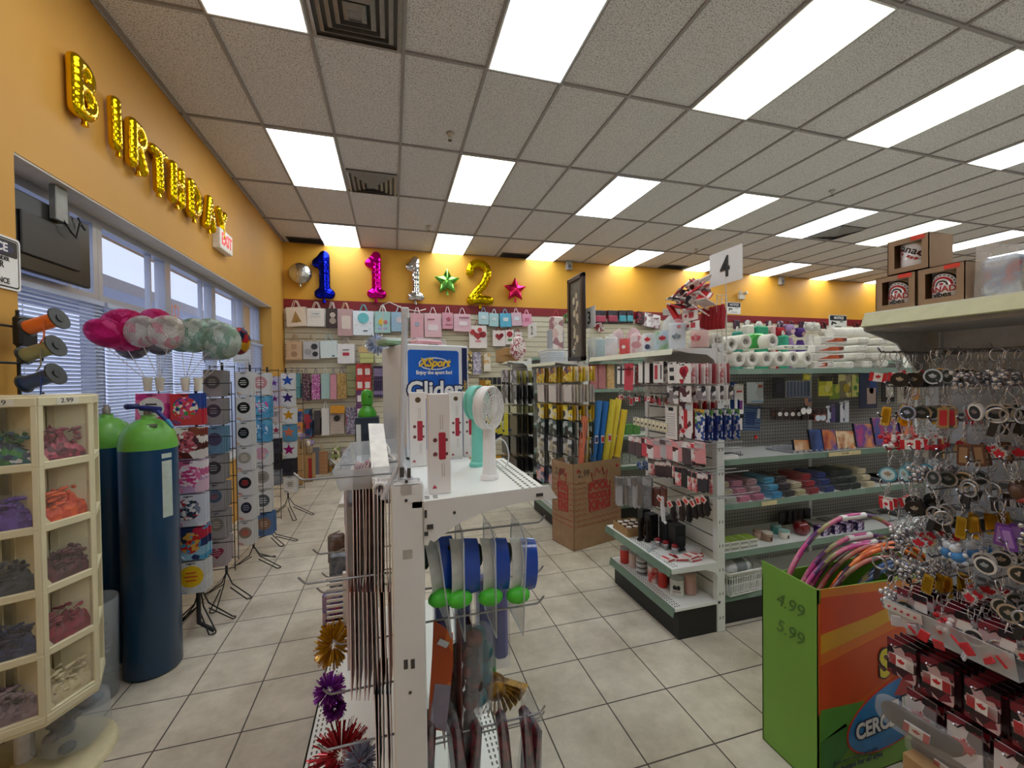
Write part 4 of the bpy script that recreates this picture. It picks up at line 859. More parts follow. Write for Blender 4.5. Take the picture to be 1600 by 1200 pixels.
# notices and emergency light on the back wall
def notice(px0, px1, py0, py1, Y, lab, stick=False):
    a, c = pt(px0, py0, Y=Y), pt(px1, py1, Y=Y); w_, h_ = c.x-a.x, a.z-c.z
    o = thing('notice_sign', lab, 'sign', ((a.x+c.x)/2, Y, (a.z+c.z)/2))
    MB().prism(rrect(w_, h_, .01), -.006, 0).build('sign_plate', M('ecebe6', .4), o); MB().prism(rrect(w_*.94, h_*.36, .008, 0, h_*.28), -.009, -.006).build('sign_header', M('101018', .4), o)
    text('lettering', 'NOTICE', h_*.26, M('f4f4f4', .4), o, Matrix.Translation((0, -.011, h_*.28)), .001, 1., .001)
    text('lettering', 'VIDEO', h_*.13, INK, o, Matrix.Translation((w_*.2, -.0075, 0)), .001); text('lettering', 'SURVEILLANCE', h_*.1, INK, o, Matrix.Translation((w_*.0, -.0075, -h_*.36)), .001)
    MB().cb((-w_*.25, -.008, -h_*.08), (w_*.26, .003, h_*.1), rot=(0, .2, 0)).cb((-w_*.36, -.008, -h_*.16), (w_*.06, .003, h_*.18), rot=(0, .2, 0)).build('camera_print', INK, o)
    return o
notice(1136, 1157, 472, 491, YB-.002, 'white notice sign with black header on the far yellow wall')
p = pt(1157, 462, Y=YB); o = thing('emergency_light', 'twin lamp emergency light on the yellow wall above the far notice', 'emergency light', (p.x, YB, p.z)); MB().rbox(-.08, .08, -.06, 0, -.09, .02, .008).build('housing', M('d8d4c8', .4), o)
for s_ in (-1, 1): MB().cyl((s_*.06, -.03, .04), (s_*.09, -.1, .06), .03, .04, 12).build('lamp_head', M('c8c4b8', .4), o)
# ================================================================ white centre gondola
PY = 1.10
zs = pt(662, 782, Y=PY).z; ztop = pt(638, 752, Y=PY).z
PX0, PX1 = pt(612, 900, Y=PY).x, pt(664, 900, Y=PY).x; PXM = (PX0+PX1)/2
xlipL = pt(500, 1080, Z=.17).x; YE = 2.75
g = thing('double_gondola', 'white double sided gondola running down the middle aisle, nearest the camera', 'display shelf', (PXM, PY, 0))
L = lambda x: x-PXM
b = MB()
hw = (PX1-PX0)/2
b.rbox(-hw, hw, 0, .035, 0, ztop-.008, .004, 0)
b.add([(-hw*.86, .0, ztop-.008), (hw*.86, .0, ztop-.008), (hw*.86, .035, ztop-.008), (-hw*.86, .035, ztop-.008), (-hw*.6, .006, ztop), (hw*.6, .006, ztop), (hw*.6, .03, ztop), (-hw*.6, .03, ztop)], [(0, 1, 5, 4), (1, 2, 6, 5), (2, 3, 7, 6), (3, 0, 4, 7), (4, 5, 6, 7)], 0)
def slot(px, py, w_, h_, m):
    p = pt(px, py, Y=PY); b.box(L(p.x)-w_/2, L(p.x)+w_/2, -.0012, .002, p.z-h_/2, p.z+h_/2, m)
for (px, py, w_, h_, m) in ((628, 738, .011, .025, 1), (639, 739, .009, .025, 1), (635, 765, .026, .024, 2), (637, 866, .024, .024, 2), (634, 1038, .01, .024, 1), (645, 1037, .01, .024, 1)): slot(px, py, w_, h_, m)
for (px, py) in ((634.5, 782), (641, 1082), (635, 716+36.5)):
    p = pt(px, py, Y=PY); b.cyl((L(p.x), -.0015, p.z), (L(p.x), .002, p.z), .0042, n=12, m=1)
MB().box(-hw*.8, hw*.8, YE-PY-.04, YE-PY, 0, 1.32).build('end_post', POSTW, g)
b.build('end_post', [POSTW, M('4a4844', .6), M('bcbab2', .5)], g)
MB().box(-.012, .012, .035, YE-PY-.04, .1, 1.31).build('back_panel', M('d4d6d8', .45), g)
# base decks on both sides
for s_, nm in ((-1, 'left'), (1, 'right')):
    w_ = abs(L(xlipL)) if s_ < 0 else .36
    b = MB(); b.box(min(s_*.012, s_*w_), max(s_*.012, s_*w_), .03, YE-PY, .145, .16)
    b.box(min(s_*(w_-.04), s_*(w_-.03)), max(s_*(w_-.04), s_*(w_-.03)), .04, YE-PY, 0, .145, 1)
    d = b.build('base_deck', [SHELFW, DARK], g)
    lp = MB(); xo = s_*w_
    lp.add([(xo, .03, .16), (xo, YE-PY, .16), (xo+s_*.012, YE-PY, .115), (xo+s_*.012, .03, .115), (xo-s_*.006, .03, .16), (xo-s_*.006, YE-PY, .16), (xo+s_*.006, YE-PY, .113), (xo+s_*.006, .03, .113)], [(0, 1, 2, 3), (4, 7, 6, 5), (0, 4, 5, 1), (3, 2, 6, 7), (0, 3, 7, 4), (1, 5, 6, 2)])
    lp.build('price_rail', M('6c7a70', .4), d)
    hl = MB()
    for r_ in range(3):
        for k in range(60): hl.cb((s_*(w_-.02-.018*r_), .05+k*.027, .1605), (.006, .014, .001))
    hl.build('perforation', M('5c5a56', .6), d)
# upper right shelf
xr = pt(857, 757, Y=PY).x; xr2 = pt(871, 778, Y=PY).x; zr2 = pt(871, 778, Y=PY).z; YS = pt(779, 709, X=xr-.02).y
b = MB().box(.012, L(xr), 0, YS-PY, zs-.018, zs-.002)
sh = b.build('shelf', SHELFW, g)
lp = MB().add([(L(xr), 0, zs-.002), (L(xr), YS-PY, zs-.002), (L(xr2), YS-PY, zr2), (L(xr2), 0, zr2)], [(0, 1, 2, 3)]).add([(L(xr)-.004, 0, zs-.002), (L(xr)-.004, YS-PY, zs-.002), (L(xr2)-.012, YS-PY, zr2-.004), (L(xr2)-.012, 0, zr2-.004)], [(3, 2, 1, 0)])
lp.add([(L(xr2), 0, zr2), (L(xr2), YS-PY, zr2), (L(xr2)-.012, YS-PY, zr2-.004), (L(xr2)-.012, 0, zr2-.004)], [(0, 1, 2, 3)])
lp.build('price_rail', M('dfe5df', .3), sh)
prof = [(L(pt(x, y, Y=PY).x), pt(x, y, Y=PY).z) for x, y in ((662, 783), (857, 758), (871, 778), (835, 781), (790, 790), (750, 802), (715, 818), (690, 837), (678, 846), (672, 843), (668, 852), (663, 850))]
MB().prism(prof[::-1], -.004, 0).build('bracket', POSTW, sh)
b = MB()
for (px, py, w_, h_) in ((665, 803, .006, .02), (672, 823, .016, .012), (666, 834, .01, .01)): p = pt(px, py, Y=PY-.005); b.cb((L(p.x), -.006, p.z), (w_, .002, h_))
p = pt(710, 801, Y=PY-.005); b.cyl((L(p.x), -.0065, p.z), (L(p.x), -.004, p.z), .004, n=10); p = pt(843, 773, Y=PY-.005); b.cb((L(p.x), -.006, p.z), (.02, .002, .008))
b.build('bracket_holes', M('3c3a38', .6), sh)
b = MB()
for r_ in range(3):
    for k in range(18): b.cb((L(xr)-.02-.022*r_, .04+k*(YS-PY-.06)/18, zs-.0015), (.007, .012, .001))
for k in range(3):
    for r_ in range(2): b.cb((.03+.022*k, .022+.016*r_, zs-.0015), (.012, .006, .001))
b.build('perforation', M('6c6a62', .6), sh)
# second, lower right shelf far back and a left ledge
b = MB().box(-.2, -.012, .3, YE-PY, 1.20, 1.212); b.build('ledge', SHELFW, g)
# ------------ pegs and their goods
HK = STEEL
def peg(side, y, z, ln, tip=.02):
    s_ = side; MB().tube([(s_*.012, y-PY, z), (s_*(ln-.01), y-PY, z), (s_*ln, y-PY-.0, z+.006), (s_*(ln+.012), y-PY, z+tip)], .0032, 6).build('peg_hook', HK, g)
yL = 1.16
pk = [PRINT([a_, b_, c_], 14, .35, kind='n') for a_, b_, c_ in (('d02c3c', '7c1820', 'e88888'), ('c83040', '501018', 'd86068'), ('a82838', '6c1420', 'e8a0a0'), ('d8485c', '8c1c2c', 'f0c0c0'))]
pw = [PRINT([a_, b_, c_], 14, .35, kind='n') for a_, b_, c_ in (('c8c4cc', '38343c', 'e8e4ec'), ('a8a4b0', '28242c', 'dcd8e0'), ('d8a8ac', '38282c', 'f0e8ec'))]
po = [PRINT([a_, b_, c_], 12, .35, kind='n') for a_, b_, c_ in (('f07838', 'c83c28', 'f8b888'), ('d8687c', '9c2c3c', 'f0b0b0'), ('a898b4', '4c3c5c', 'd8d0e0'))]
pn = [PRINT([a_, b_, c_], 10, .35, kind='n') for a_, b_, c_ in (('1c2440', '0c1020', '8c94b0'), ('2c2c50', '141428', 'b0b4d0'))]
EDGE = M('f4e4e6', .4)
def hang_cards(pxs, ytop, ybot, Y, mats, nm, grp, z_peg, wy=.16, thick=.0011):
    for i, px in enumerate(pxs):
        a, c = pt(px, ytop, Y=Y), pt(px, ybot, Y=Y); h_ = a.z-c.z
        o = thing('gift_card_bag', nm, 'gift bag', (a.x, Y, a.z), (0, random.uniform(-.015, .015), random.uniform(-.05, .02)), grp)
        b = MB(); b.box(-thick, thick, 0, wy, -h_, -.0, 0); b.box(-thick*1.1, thick*1.1, -.0012, .001, -h_, 0, 1); b.add([(-thick, 0, 0), (-thick, wy, 0), (0, wy*.5, .02), (thick, 0, 0), (thick, wy, 0)], [(0, 1, 2), (4, 3, 2)], 1)
        b.build('bag_sheet', [mats[i % len(mats)], EDGE], o)
rng = lambda a_, b_, n_: [a_+(b_-a_)*i/(n_-1) for i in range(n_)]
hang_cards(rng(551, 582, 7), 740, 925, 1.22, pk, 'red and white gift bag sheet on the top left peg of the white gondola', 'red gift sheets, top peg', 0, .15)
hang_cards(rng(584, 607, 5), 765, 925, 1.15, pw, 'black and white gift bag sheet beside the white end post', 'black and white gift sheets, top peg', 0, .15)
hang_cards(rng(547, 606, 10), 925, 1095, 1.18, po, 'orange and mauve gift bag sheet on the middle left peg of the white gondola', 'orange gift sheets, middle peg', 0, .15)
hang_cards(rng(585, 610, 5), 1085, 1250, 1.14, pn, 'navy gift bag sheet on the lowest left peg by the white post', 'navy gift sheets, lowest peg', 0, .15)
for px, py, Y, mt in ((459, 751, 1.20, 0), (516, 728, 1.36, 0), (466, 914, 1.20, 0), (489, 867, 1.6, 0), (503, 903, 1.75, 0), (495, 928, 1.5, 0), (520, 1009, 1.45, 0), (505, 1087, 1.35, 0), (497, 1175, 1.2, 0)):
    p = pt(px, py, Y=Y); peg(-1, Y, p.z, -L(p.x)-.012)
# lavender and white bags behind the card stack
o = thing('gift_card_bag', 'large white hanging sheet with lavender band left of the red gift sheets', 'gift bag', (pt(546, 745, Y=1.42).x, 1.30, pt(546, 745, Y=1.4).z))
MB().box(-.003, .003, 0, .2, -.55, 0).build('bag_sheet', M('dfe4f0', .3), o); MB().box(-.0045, -.003, 0, .2, -.12, -.02).build('band_print', M('b4b8dc', .3), o)
# hanging combs, shakers and tinsel further back on the left
o = thing('comb_card', 'white comb pack hanging on the left of the white gondola', 'comb', (pt(535, 905, Y=1.6).x, 1.6, pt(535, 905, Y=1.6).z))
b = MB().box(.0, .012, 0, .02, -.17, .02)
for k in range(9): b.box(-.055, .0, .004, .01, -.16+k*.02, -.152+k*.02)
b.build('comb_body', WHITE, o)
for (px, py, Y, col, nm) in ((530, 880, 1.9, ['3c4c5c', '8c98a8', '28303c'], 'dark blue grey hanging packet left of the gondola'), (525, 850, 2.3, ['2c3440', '6c4c3c', '9ca0a8'], 'dark hanging packet farther down the gondola'), (520, 940, 1.8, ['d84c58', '3c58a8', 'e8c0c8'], 'red and blue striped hanging packet on the gondola')):
    p = pt(px, py-15, Y=Y); o = thing('hanging_packet', nm, 'packet', p); MB().rbox(-.04, .04, -.01, .03, -.15, 0, .01).build('pouch', PRINT(col, 16, .3, kind='n'), o); MB().cyl((-.02, .01, 0), (.02, .01, .015), .004, n=6).build('loop', HK, o)
def tinsel(px, py, Y, r, cols, nm, seed, elong=1.):
    p = pt(px, py, Y=Y); b = MB(); rnd = random.Random(seed)
    for i in range(420):
        t, u = rnd.uniform(0, 2*PI), rnd.uniform(-1, 1); q = math.sqrt(1-u*u); d = Vector((q*math.cos(t), q*math.sin(t), u*elong)); d2 = Vector((rnd.uniform(-1, 1), rnd.uniform(-1, 1), rnd.uniform(-1, 1)))*.0032
        s0 = d*r*.25; s1 = d*r*rnd.uniform(.75, 1.1); b.add([s0+d2*.4, s0-d2*.4, s1-d2, s1+d2], [(0, 1, 2, 3)], i % len(cols))
    o = tag(b.build('tinsel_pompom', [M(c, .22, .35, .1) for c in cols]), nm, 'tinsel decoration'); o.location = p; return o
tinsel(521, 1008, 1.55, .062, ['d8a828', 'b8861c'], 'gold tinsel pompom hanging low on the left of the white gondola', 1, 1.3)
tinsel(515, 1078, 1.45, .05, ['a848c8', '8c38a8'], 'purple tinsel pompom below the gold one', 2); tinsel(523, 1108, 1.44, .035, ['a848c8', '8c38a8'], 'small purple tinsel tail under the purple pompom', 3)
tinsel(533, 1180, 1.28, .085, ['b01c28', '8c1420', 'd83848'], 'large red tinsel bunch on the base deck of the white gondola', 4)
tinsel(525, 975, 1.75, .04, ['70284c', '4c1c34'], 'dark wine tinsel tuft above the gold pompom', 5)
tinsel(562, 1190, 1.22, .05, ['c8ccdc', 'a8acc4'], 'silver tinsel tuft beside the red bunch', 6)
# ------------ clear tray, bits and pole on the top left
TRX0, TRX1 = L(pt(532, 735, Y=1.24).x), -.014
o = thing('clear_tray', 'long clear acrylic tray sloping on the top left of the white gondola', 'tray', (PXM, 1.22, ztop-.03))
b = MB()
for q in ([(TRX0, 0, -.01), (TRX1, 0, -.01), (TRX1, .55, -.01), (TRX0, .55, -.01)], [(TRX0, 0, -.01), (TRX0, .55, -.01), (TRX0-.02, .55, .045), (TRX0-.02, 0, .045)], [(TRX1, 0, -.01), (TRX1, .55, -.01), (TRX1, .55, .09), (TRX1, 0, .09)], [(TRX0, 0, -.01), (TRX1, 0, -.01), (TRX1, 0, .05), (TRX0-.02, 0, .045)], [(TRX0, .55, -.01), (TRX1, .55, -.01), (TRX1, .55, .05), (TRX0-.02, .55, .045)]):
    n_ = (Vector(q[1])-Vector(q[0])).cross(Vector(q[2])-Vector(q[0])).normalized()*.003
    vs = [Vector(v) for v in q]+[Vector(v)+n_ for v in q]; b.add(vs, [(0, 1, 2, 3), (7, 6, 5, 4), (0, 4, 5, 1), (1, 5, 6, 2), (2, 6, 7, 3), (3, 7, 4, 0)])
b.build('tray_wall', M('dfe4e8', .12, 0, .02, alpha=.42), o)
o = thing('cosmetic_tube', 'pale pink tube lying in the clear tray', 'tube', (PXM+TRX0*.55, 1.42, ztop-.02), (0, -.1, .9)); MB().cyl((-.05, 0, 0), (.06, 0, .006), .009, .013, 12).build('tube_body', M('ecd4c0', .35), o); MB().cyl((-.062, 0, -.001), (-.05, 0, 0), .007, n=10).build('cap', M('5c4840', .4), o)
o = thing('nail_brush', 'dark and pink small brush in the clear tray', 'brush', (PXM+TRX0*.5, 1.5, ztop-.015), (0, -.1, .5)); MB().cyl((-.04, 0, 0), (.02, 0, .004), .008, n=10).build('handle', M('c87c98', .35), o); MB().cyl((.02, 0, .004), (.05, 0, .006), .012, .005, 10).build('bristles', M('2c2424', .6), o)
rnd = random.Random(8)
for i in range(5):
    o = thing('plastic_bracelet', 'white plastic ring shapes piled in the clear tray', 'ring', (PXM+TRX0*.3+rnd.uniform(-.03, .02), 1.3+i*.09, ztop-.01+i*.006), (rnd.uniform(.5, .9), rnd.uniform(-.3, .3), rnd.uniform(0, 3)), 'white plastic rings in the tray')
    MB().ring((0, 0, 0), .028, .005, 'z', 18, 6).build('ring_body', M('f4f4f2', .3), o)
o = thing('paper_strip', 'folded white cardboard strip leaning over the end of the clear tray', 'card', (PXM-.035, 1.19, ztop-.02), (0, -.2, .1))
b = MB().cb((-.012, .17, .065), (.05, .36, .004), rot=(.38, .25, 0)); b.build('card_strip', M('f0eee8', .5), o)
MB().ring((-.038, -.02, -.002), .014, .005, 'y', 16, 6).build('card_ring', M('f0f0ee', .4), o)
p1, p2 = pt(624, 692, Y=1.115), pt(632, 492, Y=1.115)
o = thing('sign_pole', 'clear white sign pole standing on top of the end post', 'sign holder', (p1.x, 1.117, ztop))
MB().tube([(0, 0, 0), (p2.x-p1.x, 0, p2.z-ztop)], .0065, 8).tube([(.004, .004, 0), (p2.x-p1.x+.006, .004, p2.z-ztop)], .004, 6).build('pole', M('e8eaf2', .2, 0, .02, alpha=.75), o)
MB().tube([(-.045, 0, -.045), (-.012, 0, .02), (.002, 0, .05), (.02, 0, .01), (.055, 0, -.02)], .006, 6).tube([(-.02, 0, .0), (.05, 0, .0)], .004, 6).build('clip_foot', M('e8eaf0', .2, alpha=.8), o)
q = p2-Vector((p1.x, 1.117, ztop)); MB().rbox(q.x-.008, q.x+.012, -.006, .01, q.z-.01, q.z+.02, .003).build('top_clip', M('eceef2', .3), o)
sa = pt(665, 483, Y=1.3)-Vector((p1.x, 1.117, ztop)); sb = pt(598, 476, Y=1.3)-Vector((p1.x, 1.117, ztop)); sc_ = pt(598, 520, Y=1.3)-Vector((p1.x, 1.117, ztop))
MB().tube([q+Vector((0, 0, .015)), q.lerp(sa, .6)-Vector((0, 0, .0)), sa], .0015, 5).tube([q+Vector((0, 0, .015)), sb+Vector((.02, 0, .008)), sb, sc_], .0015, 5).build('string', M('f4f2ee', .6), o)
# ------------ boxed lotions, fans, carton on the right shelf
def lotion(px0, px1, pyt, pyb, lab, big=True, rz=0.0, dot=False, dpt=.06):
    base = pt((px0+px1)/2, pyb, Z=zs); a, c = pt(px0, pyb, Y=base.y), pt(px1, pyb, Y=base.y); w_ = c.x-a.x; h_ = pt(px0, pyt, Y=base.y).z-zs
    o = thing('lotion_box', lab, 'box', (base.x, base.y, zs-.0015), (0, 0, rz))
    MB().rbox(-w_/2, w_/2, 0, dpt, 0, h_, .0015).build('carton', M('f2ece8', .35, var=.01), o)
    R_ = M('b82840', .35)
    MB().prism(rrect(w_*.32, h_*.27, .004, w_*.12, h_*.48), -.0008, 0).build('bottle_print', R_, o)
    b = MB()
    for k in (.54, .40): b.prism(circ(w_*.1, 14, -w_*.2, h_*k), -.0008, 0); b.prism(rrect(w_*.1, h_*.03, .001, w_*.33, h_*k), -.0008, 0)
    b.build('dot_print', M('7c4048', .4), o)
    MB().prism([(-w_*.36, h_*.06), (-w_*.14, h_*.06), (-w_*.25, h_*.095)], -.0008, 0).build('logo_print', R_, o)
    for (tx, tz, s_) in ((w_*.05, h_*.72, h_*.014), (w_*.1, h_*.24, h_*.013)):
        b = MB()
        for j in range(2):
            for k in range(9): b.cb((tx+j*w_*.1, -.0004, tz+(k-4)*s_*1.15), (w_*.03, .0008, s_*.6))
        b.build('small_print', M('a89088', .4), o)
    if dot: MB().prism(circ(w_*.17, 18, w_*.02, h_*.9), -.0008, 0).build('round_sticker', M('5c4828', .4), o)
    return o
lotion(641, 667, 613, 728, 'white lotion carton with black round sticker at the back left', dot=True); lotion(671, 705, 615, 771, 'tall white lotion carton with red bottle print, nearest on the shelf')
lotion(703, 723, 612, 717, 'cream lotion carton with brown round sticker behind the nearest one', dot=True, dpt=.05); lotion(725, 743, 612, 714, 'white lotion carton partly behind the teal fan', dpt=.05)
def fan(px, pyb, pyt, col, nm, Rr=.046, sc=1.):
    base = pt(px, pyb, Z=zs); H = (pt(px, pyt, Y=base.y).z-zs)
    o = thing('handheld_fan', nm, 'fan', (base.x, base.y, zs-.001), (0, 0, math.radians(46)))
    m = M(col, .35, var=.02); cz = H-Rr
    MB().lathe([(.034, 0), (.034, .008), (.03, .014), (.017, .02)], n=24).build('foot', m, o, Tm(sc=(1, .8, 1)))
    MB().tube([(0, 0, .015), (0, 0, .04), (0, 0, cz-Rr*.8)], [.024, .021, .019], 14).build('handle', m, o)
    b = MB().ring((0, -.014, cz), Rr, .0035, 'y', 32, 6).ring((0, .014, cz), Rr, .0035, 'y', 32, 6)
    T = b.T; b.T = Tm((0, 0, cz), (PI/2, 0, 0)); b.lathe([(Rr, -.014), (Rr+.003, 0), (Rr, .014), (Rr-.004, .014), (Rr-.004, -.014)], n=32, closed=True); b.T = T
    b.build('fan_housing', m, o)
    b = MB()
    for y in (-.016, .016):
        for k in range(30):
            t = 2*PI*k/30; t2 = t+.35; b.tube([(.01*math.cos(t2), y*1.35, cz+.01*math.sin(t2)), (Rr*.6*math.cos(t+.15), y*1.3, cz+Rr*.6*math.sin(t+.15)), (Rr*math.cos(t), y*.9, cz+Rr*math.sin(t))], .0011, 4)
        b.cyl((0, y*1.5, cz), (0, y*1.2, cz), .011, n=18); b.ring((0, y*1.3, cz), Rr*.6, .001, 'y', 24, 4)
    b.build('grille', m, o)
    b = MB()
    for k in range(5): b.cb((.02*math.cos(2*PI*k/5), 0, cz+.02*math.sin(2*PI*k/5)), (.026, .002, .016), rot=(.4, -2*PI*k/5, 0))
    b.build('blades', M('dcdcd8', .4), o)
    return o
fan(746, 727, 603, '7cd4c4', 'teal handheld fan standing behind the white one', .060)
fan(765, 747, 604, 'f2f0ee', 'white handheld fan standing on the perforated shelf', .066)
o = thing('stand_ring', 'clear plastic loop stand behind the white fan', 'stand', pt(783, 733, Z=zs), (0, 0, .3)); MB().ring((0, 0, .055), .05, .0025, 'x', 24, 6).build('loop', M('e8ecf0', .15, alpha=.6), o)
# boxed toy glider
th = math.radians(20); gp = pt(636, 700, Y=1.85)
o = thing('toy_carton', 'large white carton with blue front reading Glider on the white gondola', 'box', (gp.x, 1.85, 1.262), (0, 0, th)); HB = pt(640, 537, Y=1.85).z-1.262
WB = .31
MB().rbox(0, WB, 0, .30, 0, HB, .004).build('carton', M('e9ebee', .35, var=.01), o)
MB().prism(rrect(WB*.8, HB*.9, .012, WB*.43, HB*.5), -.0015, 0).build('front_print', PRINT(['1248b8', '1c6cd8', '1040a0'], 2.2, .3, kind='n'), o)
Lt = Matrix.Translation
MB().prism(circ(.075, 30, WB*.43, HB-.085, .38), -.0025, -.0015).build('logo_oval', M('e8eef8', .3), o); MB().prism(circ(.068, 30, WB*.43, HB-.085, .34), -.0032, -.0025).build('logo_oval', M('1c50b8', .3), o)
text('logo_lettering', 'XSport', .05, M('f0c83c', .3), o, Lt((WB*.43, -.005, HB-.082)), .002, 1., .002, shear=.3)
text('lettering', 'Enjoy the sport fun!', .022, M('f4f6fa', .3), o, Lt((WB*.43, -.0035, HB-.125)), .001, 1., .0008)
text('lettering', 'Glider', .105, M('1c2c58', .3), o, Lt((WB*.44, -.0028, HB-.205)), .001, 1., .009); text('lettering', 'Glider', .105, M('f4f6f8', .3), o, Lt((WB*.44, -.0045, HB-.205)), .001, 1., .003)
MB().box(WB-.035, WB-.008, -.0015, 0, HB*.05, HB*.98).build('spine_print', M('1c2858', .3), o)
text('lettering', 'XSport Glider', .03, M('f0d060', .3), o, Lt((WB-.022, -.003, HB*.5)) @ Matrix.Rotation(-PI/2, 4, 'Y'), .001)
b = MB().box(WB*.4, WB*.52, .01, .05, HB, HB+.004); b.build('top_tab', BLACK, o)
MB().box(.01-.012, .29-.012, .02, YE-1.1-.05, 1.235, 1.2475).build('upper_deck', SHELFW, g, Tm((.012, .55, 0)))
# clear packs on top of the carton
for px, w_, cols, nm in ((640-18, .12, ['5c9c50', 'a8cc98', '3c7c38'], 'green striped packet lying on top of the white carton'), (672, .14, ['e89098', 'f4c8c8', 'd86c78'], 'pink striped packet lying on top of the white carton')):
    p = pt(px, 533, Y=1.98); o = thing('clear_packet', nm, 'packet', (p.x, 1.98, 1.262+HB+.003), (0, 0, th+.1)); MB().rbox(-w_/2, w_/2, 0, .1, 0, .028, .008).build('straws', PRINT(cols, 30, .3, kind='Z', rnd=1), o); MB().rbox(-w_/2-.015, w_/2+.02, -.01, .11, 0, .034, .01).build('wrapper', CLEAR, o)
o = tinsel(589, 538, 2.2, .055, ['c8d4ec', 'a8b8dc', 'e0e8f4'], 'pale blue ruffled garland left of the white carton', 9)
# yellow and navy fanned items right of the carton
rnd = random.Random(4)
for i in range(6):
    p = pt(712+9*i, 600-2*i, Y=1.95+.03*i); o = thing('paper_fan', 'navy and yellow folded paper item fanned out right of the glider carton', 'paper fan', (p.x, 1.95+.04*i, 1.262), (0, .25+.1*i, .2), 'navy and yellow folded items')
    b = MB().add([(-.02, 0, 0), (.02, 0, 0), (.09, .0, .14+.02*(i % 2)), (.0, 0, .22-.02*i), (-.05, 0, .16)], [(0, 1, 2, 3, 4)], 0).add([(-.0, -.004, .05), (.05, -.004, .12), (.02, -.004, .17), (-.02, -.004, .12)], [(0, 1, 2, 3)], 1); b.prism([(.06, .1), (.085, .12), (.0, .21), (-.01, .19)], -.008, -.004, 2)
    b.build('folded_sheet', [M('182858', .3), M('e8ecf4', .3), M('d8cc40', .3)], o)
# green dispenser on a dark box
p = pt(582, 650, Y=2.05)
o = thing('dark_box', 'dark blue box at the far left end of the clear tray', 'box', (p.x-.02, 1.95, 1.2125)); hB = pt(582, 651, Y=1.98).z-1.2125
MB().rbox(-.05, .05, 0, .11, 0, hB, .003).build('carton', M('28384c', .4), o); MB().box(-.045, -.025, -.001, 0, .02, hB-.03).build('label_print', M('dfe8ec', .4), o)
zb_ = 1.2125+hB; o = thing('green_dispenser', 'round headed green plastic bottle on the dark box', 'bottle', (p.x-.02, 2.0, zb_))
GR = M('4cb038', .3, var=.03)
MB().lathe([(.04, 0), (.042, .01), (.034, .03), (.022, .045), (.02, .055)], n=22).build('bottle_body', GR, o); MB().lathe([(.02, .055), (.025, .065), (.026, .1), (.022, .115), (.01, .123), (0, .124)], n=22).build('bottle_head', GR, o); MB().ring((0, 0, .058), .023, .004, 'z', 20, 6).build('collar', M('3c9c2c', .3), o)
MB().sphere((.012, -.024, .09), .004, 8, 5).build('dark_dot', INK, o)
# ------------ right hand pegs: goggles, toys
for px, py, Y in ((851, 815, 1.22), (848, 893, 1.35), (849, 941, 1.22), (851, 1112, 1.22), (850, 1120, 1.4)):
    p = pt(px, py, Y=Y); peg(1, Y, p.z, L(p.x)-.01)
BLUE = M('1c50c0', .25, var=.03, coat=.5); LIME = M('58d840', .35); WHT = M('e8ece8', .3)
def goggles(px, Y, nm, rz=0., sw=0.):
    top = pt(px, 822, Y=Y); o = thing('swim_goggles_pack', nm, 'toy pack', (top.x, Y, pt(px, 818, Y=Y).z), (0, sw, rz))
    MB().box(-.001, .001, -.07, .09, -.30, -.0).build('clear_sheet', M('dfe8f0', .08, 0, .02, alpha=.28), o)
    MB().tube([(0, -.07, -.30), (0, -.07, -.03), (0, -.0, .0), (0, .09, -.03), (0, .09, -.30)], .0022, 5, closed=True).build('sheet_rim', M('dfe8f2', .15, alpha=.6), o)
    b = MB(); n = 14; 
    for (R_, x0, x1, m_, a0, a1) in ((.062, .004, .052, 0, -.5*PI, .5*PI), (.064, -.03, .004, 1, -.5*PI, .5*PI)):
        vs = []
        for i in range(n+1):
            t = a0+(a1-a0)*i/n; vs += [(x0, -.062*math.cos(t)*.9-.01+.02, -.13+R_*1.35*math.sin(t)), (x1, -.05*math.cos(t)*.9+.01, -.13+R_*1.25*math.sin(t))]
        b.add(vs, [(2*i, 2*i+1, 2*i+3, 2*i+2) for i in range(n)], m_, True)
    b.build('mask_shell', [BLUE, WHT], o)
    MB().sphere((-.008, -.035, -.2), .034, 12, 7, sc=(1.1, .8, .7)).build('nose_strap', LIME, o)
    MB().sphere((-.034, .0, -.09), .022, 12, 8, sc=(.6, .8, 1.6)).build('dark_lens', M('2c3c34', .2), o)
goggles(675, 1.20, 'leftmost blue and lime toy mask pack, next to the white post', .1, -.12); goggles(718, 1.19, 'second blue and lime toy mask pack on the top right peg'); goggles(765, 1.2, 'third blue and lime toy mask pack on the top right peg'); goggles(812, 1.21, 'outermost blue and lime toy mask pack on the top right peg', 0, .05)
# a plain clear hang tag at the peg end, blue long packs behind
for i, px in enumerate((690, 722, 757, 780)):
    p = pt(px, 905, Y=1.36); o = thing('long_toy_pack', 'deep blue long toy pack behind the mask packs', 'toy pack', p, group='deep blue long packs behind the masks')
    MB().rbox(-.022, .022, -.03, .05, -.26, 0, .01).build('blue_body', M('10289c', .3), o); MB().box(-.026, .026, -.035, .055, -.28, .02).build('wrapper', CLEAR, o)
p = pt(770, 1010, Y=1.42); o = thing('green_tube_toy', 'green tube sticking down below the blue packs', 'toy', p); MB().cyl((0, 0, 0), (0, 0, -.18), .011, n=12).build('tube_body', M('48a848', .35), o)
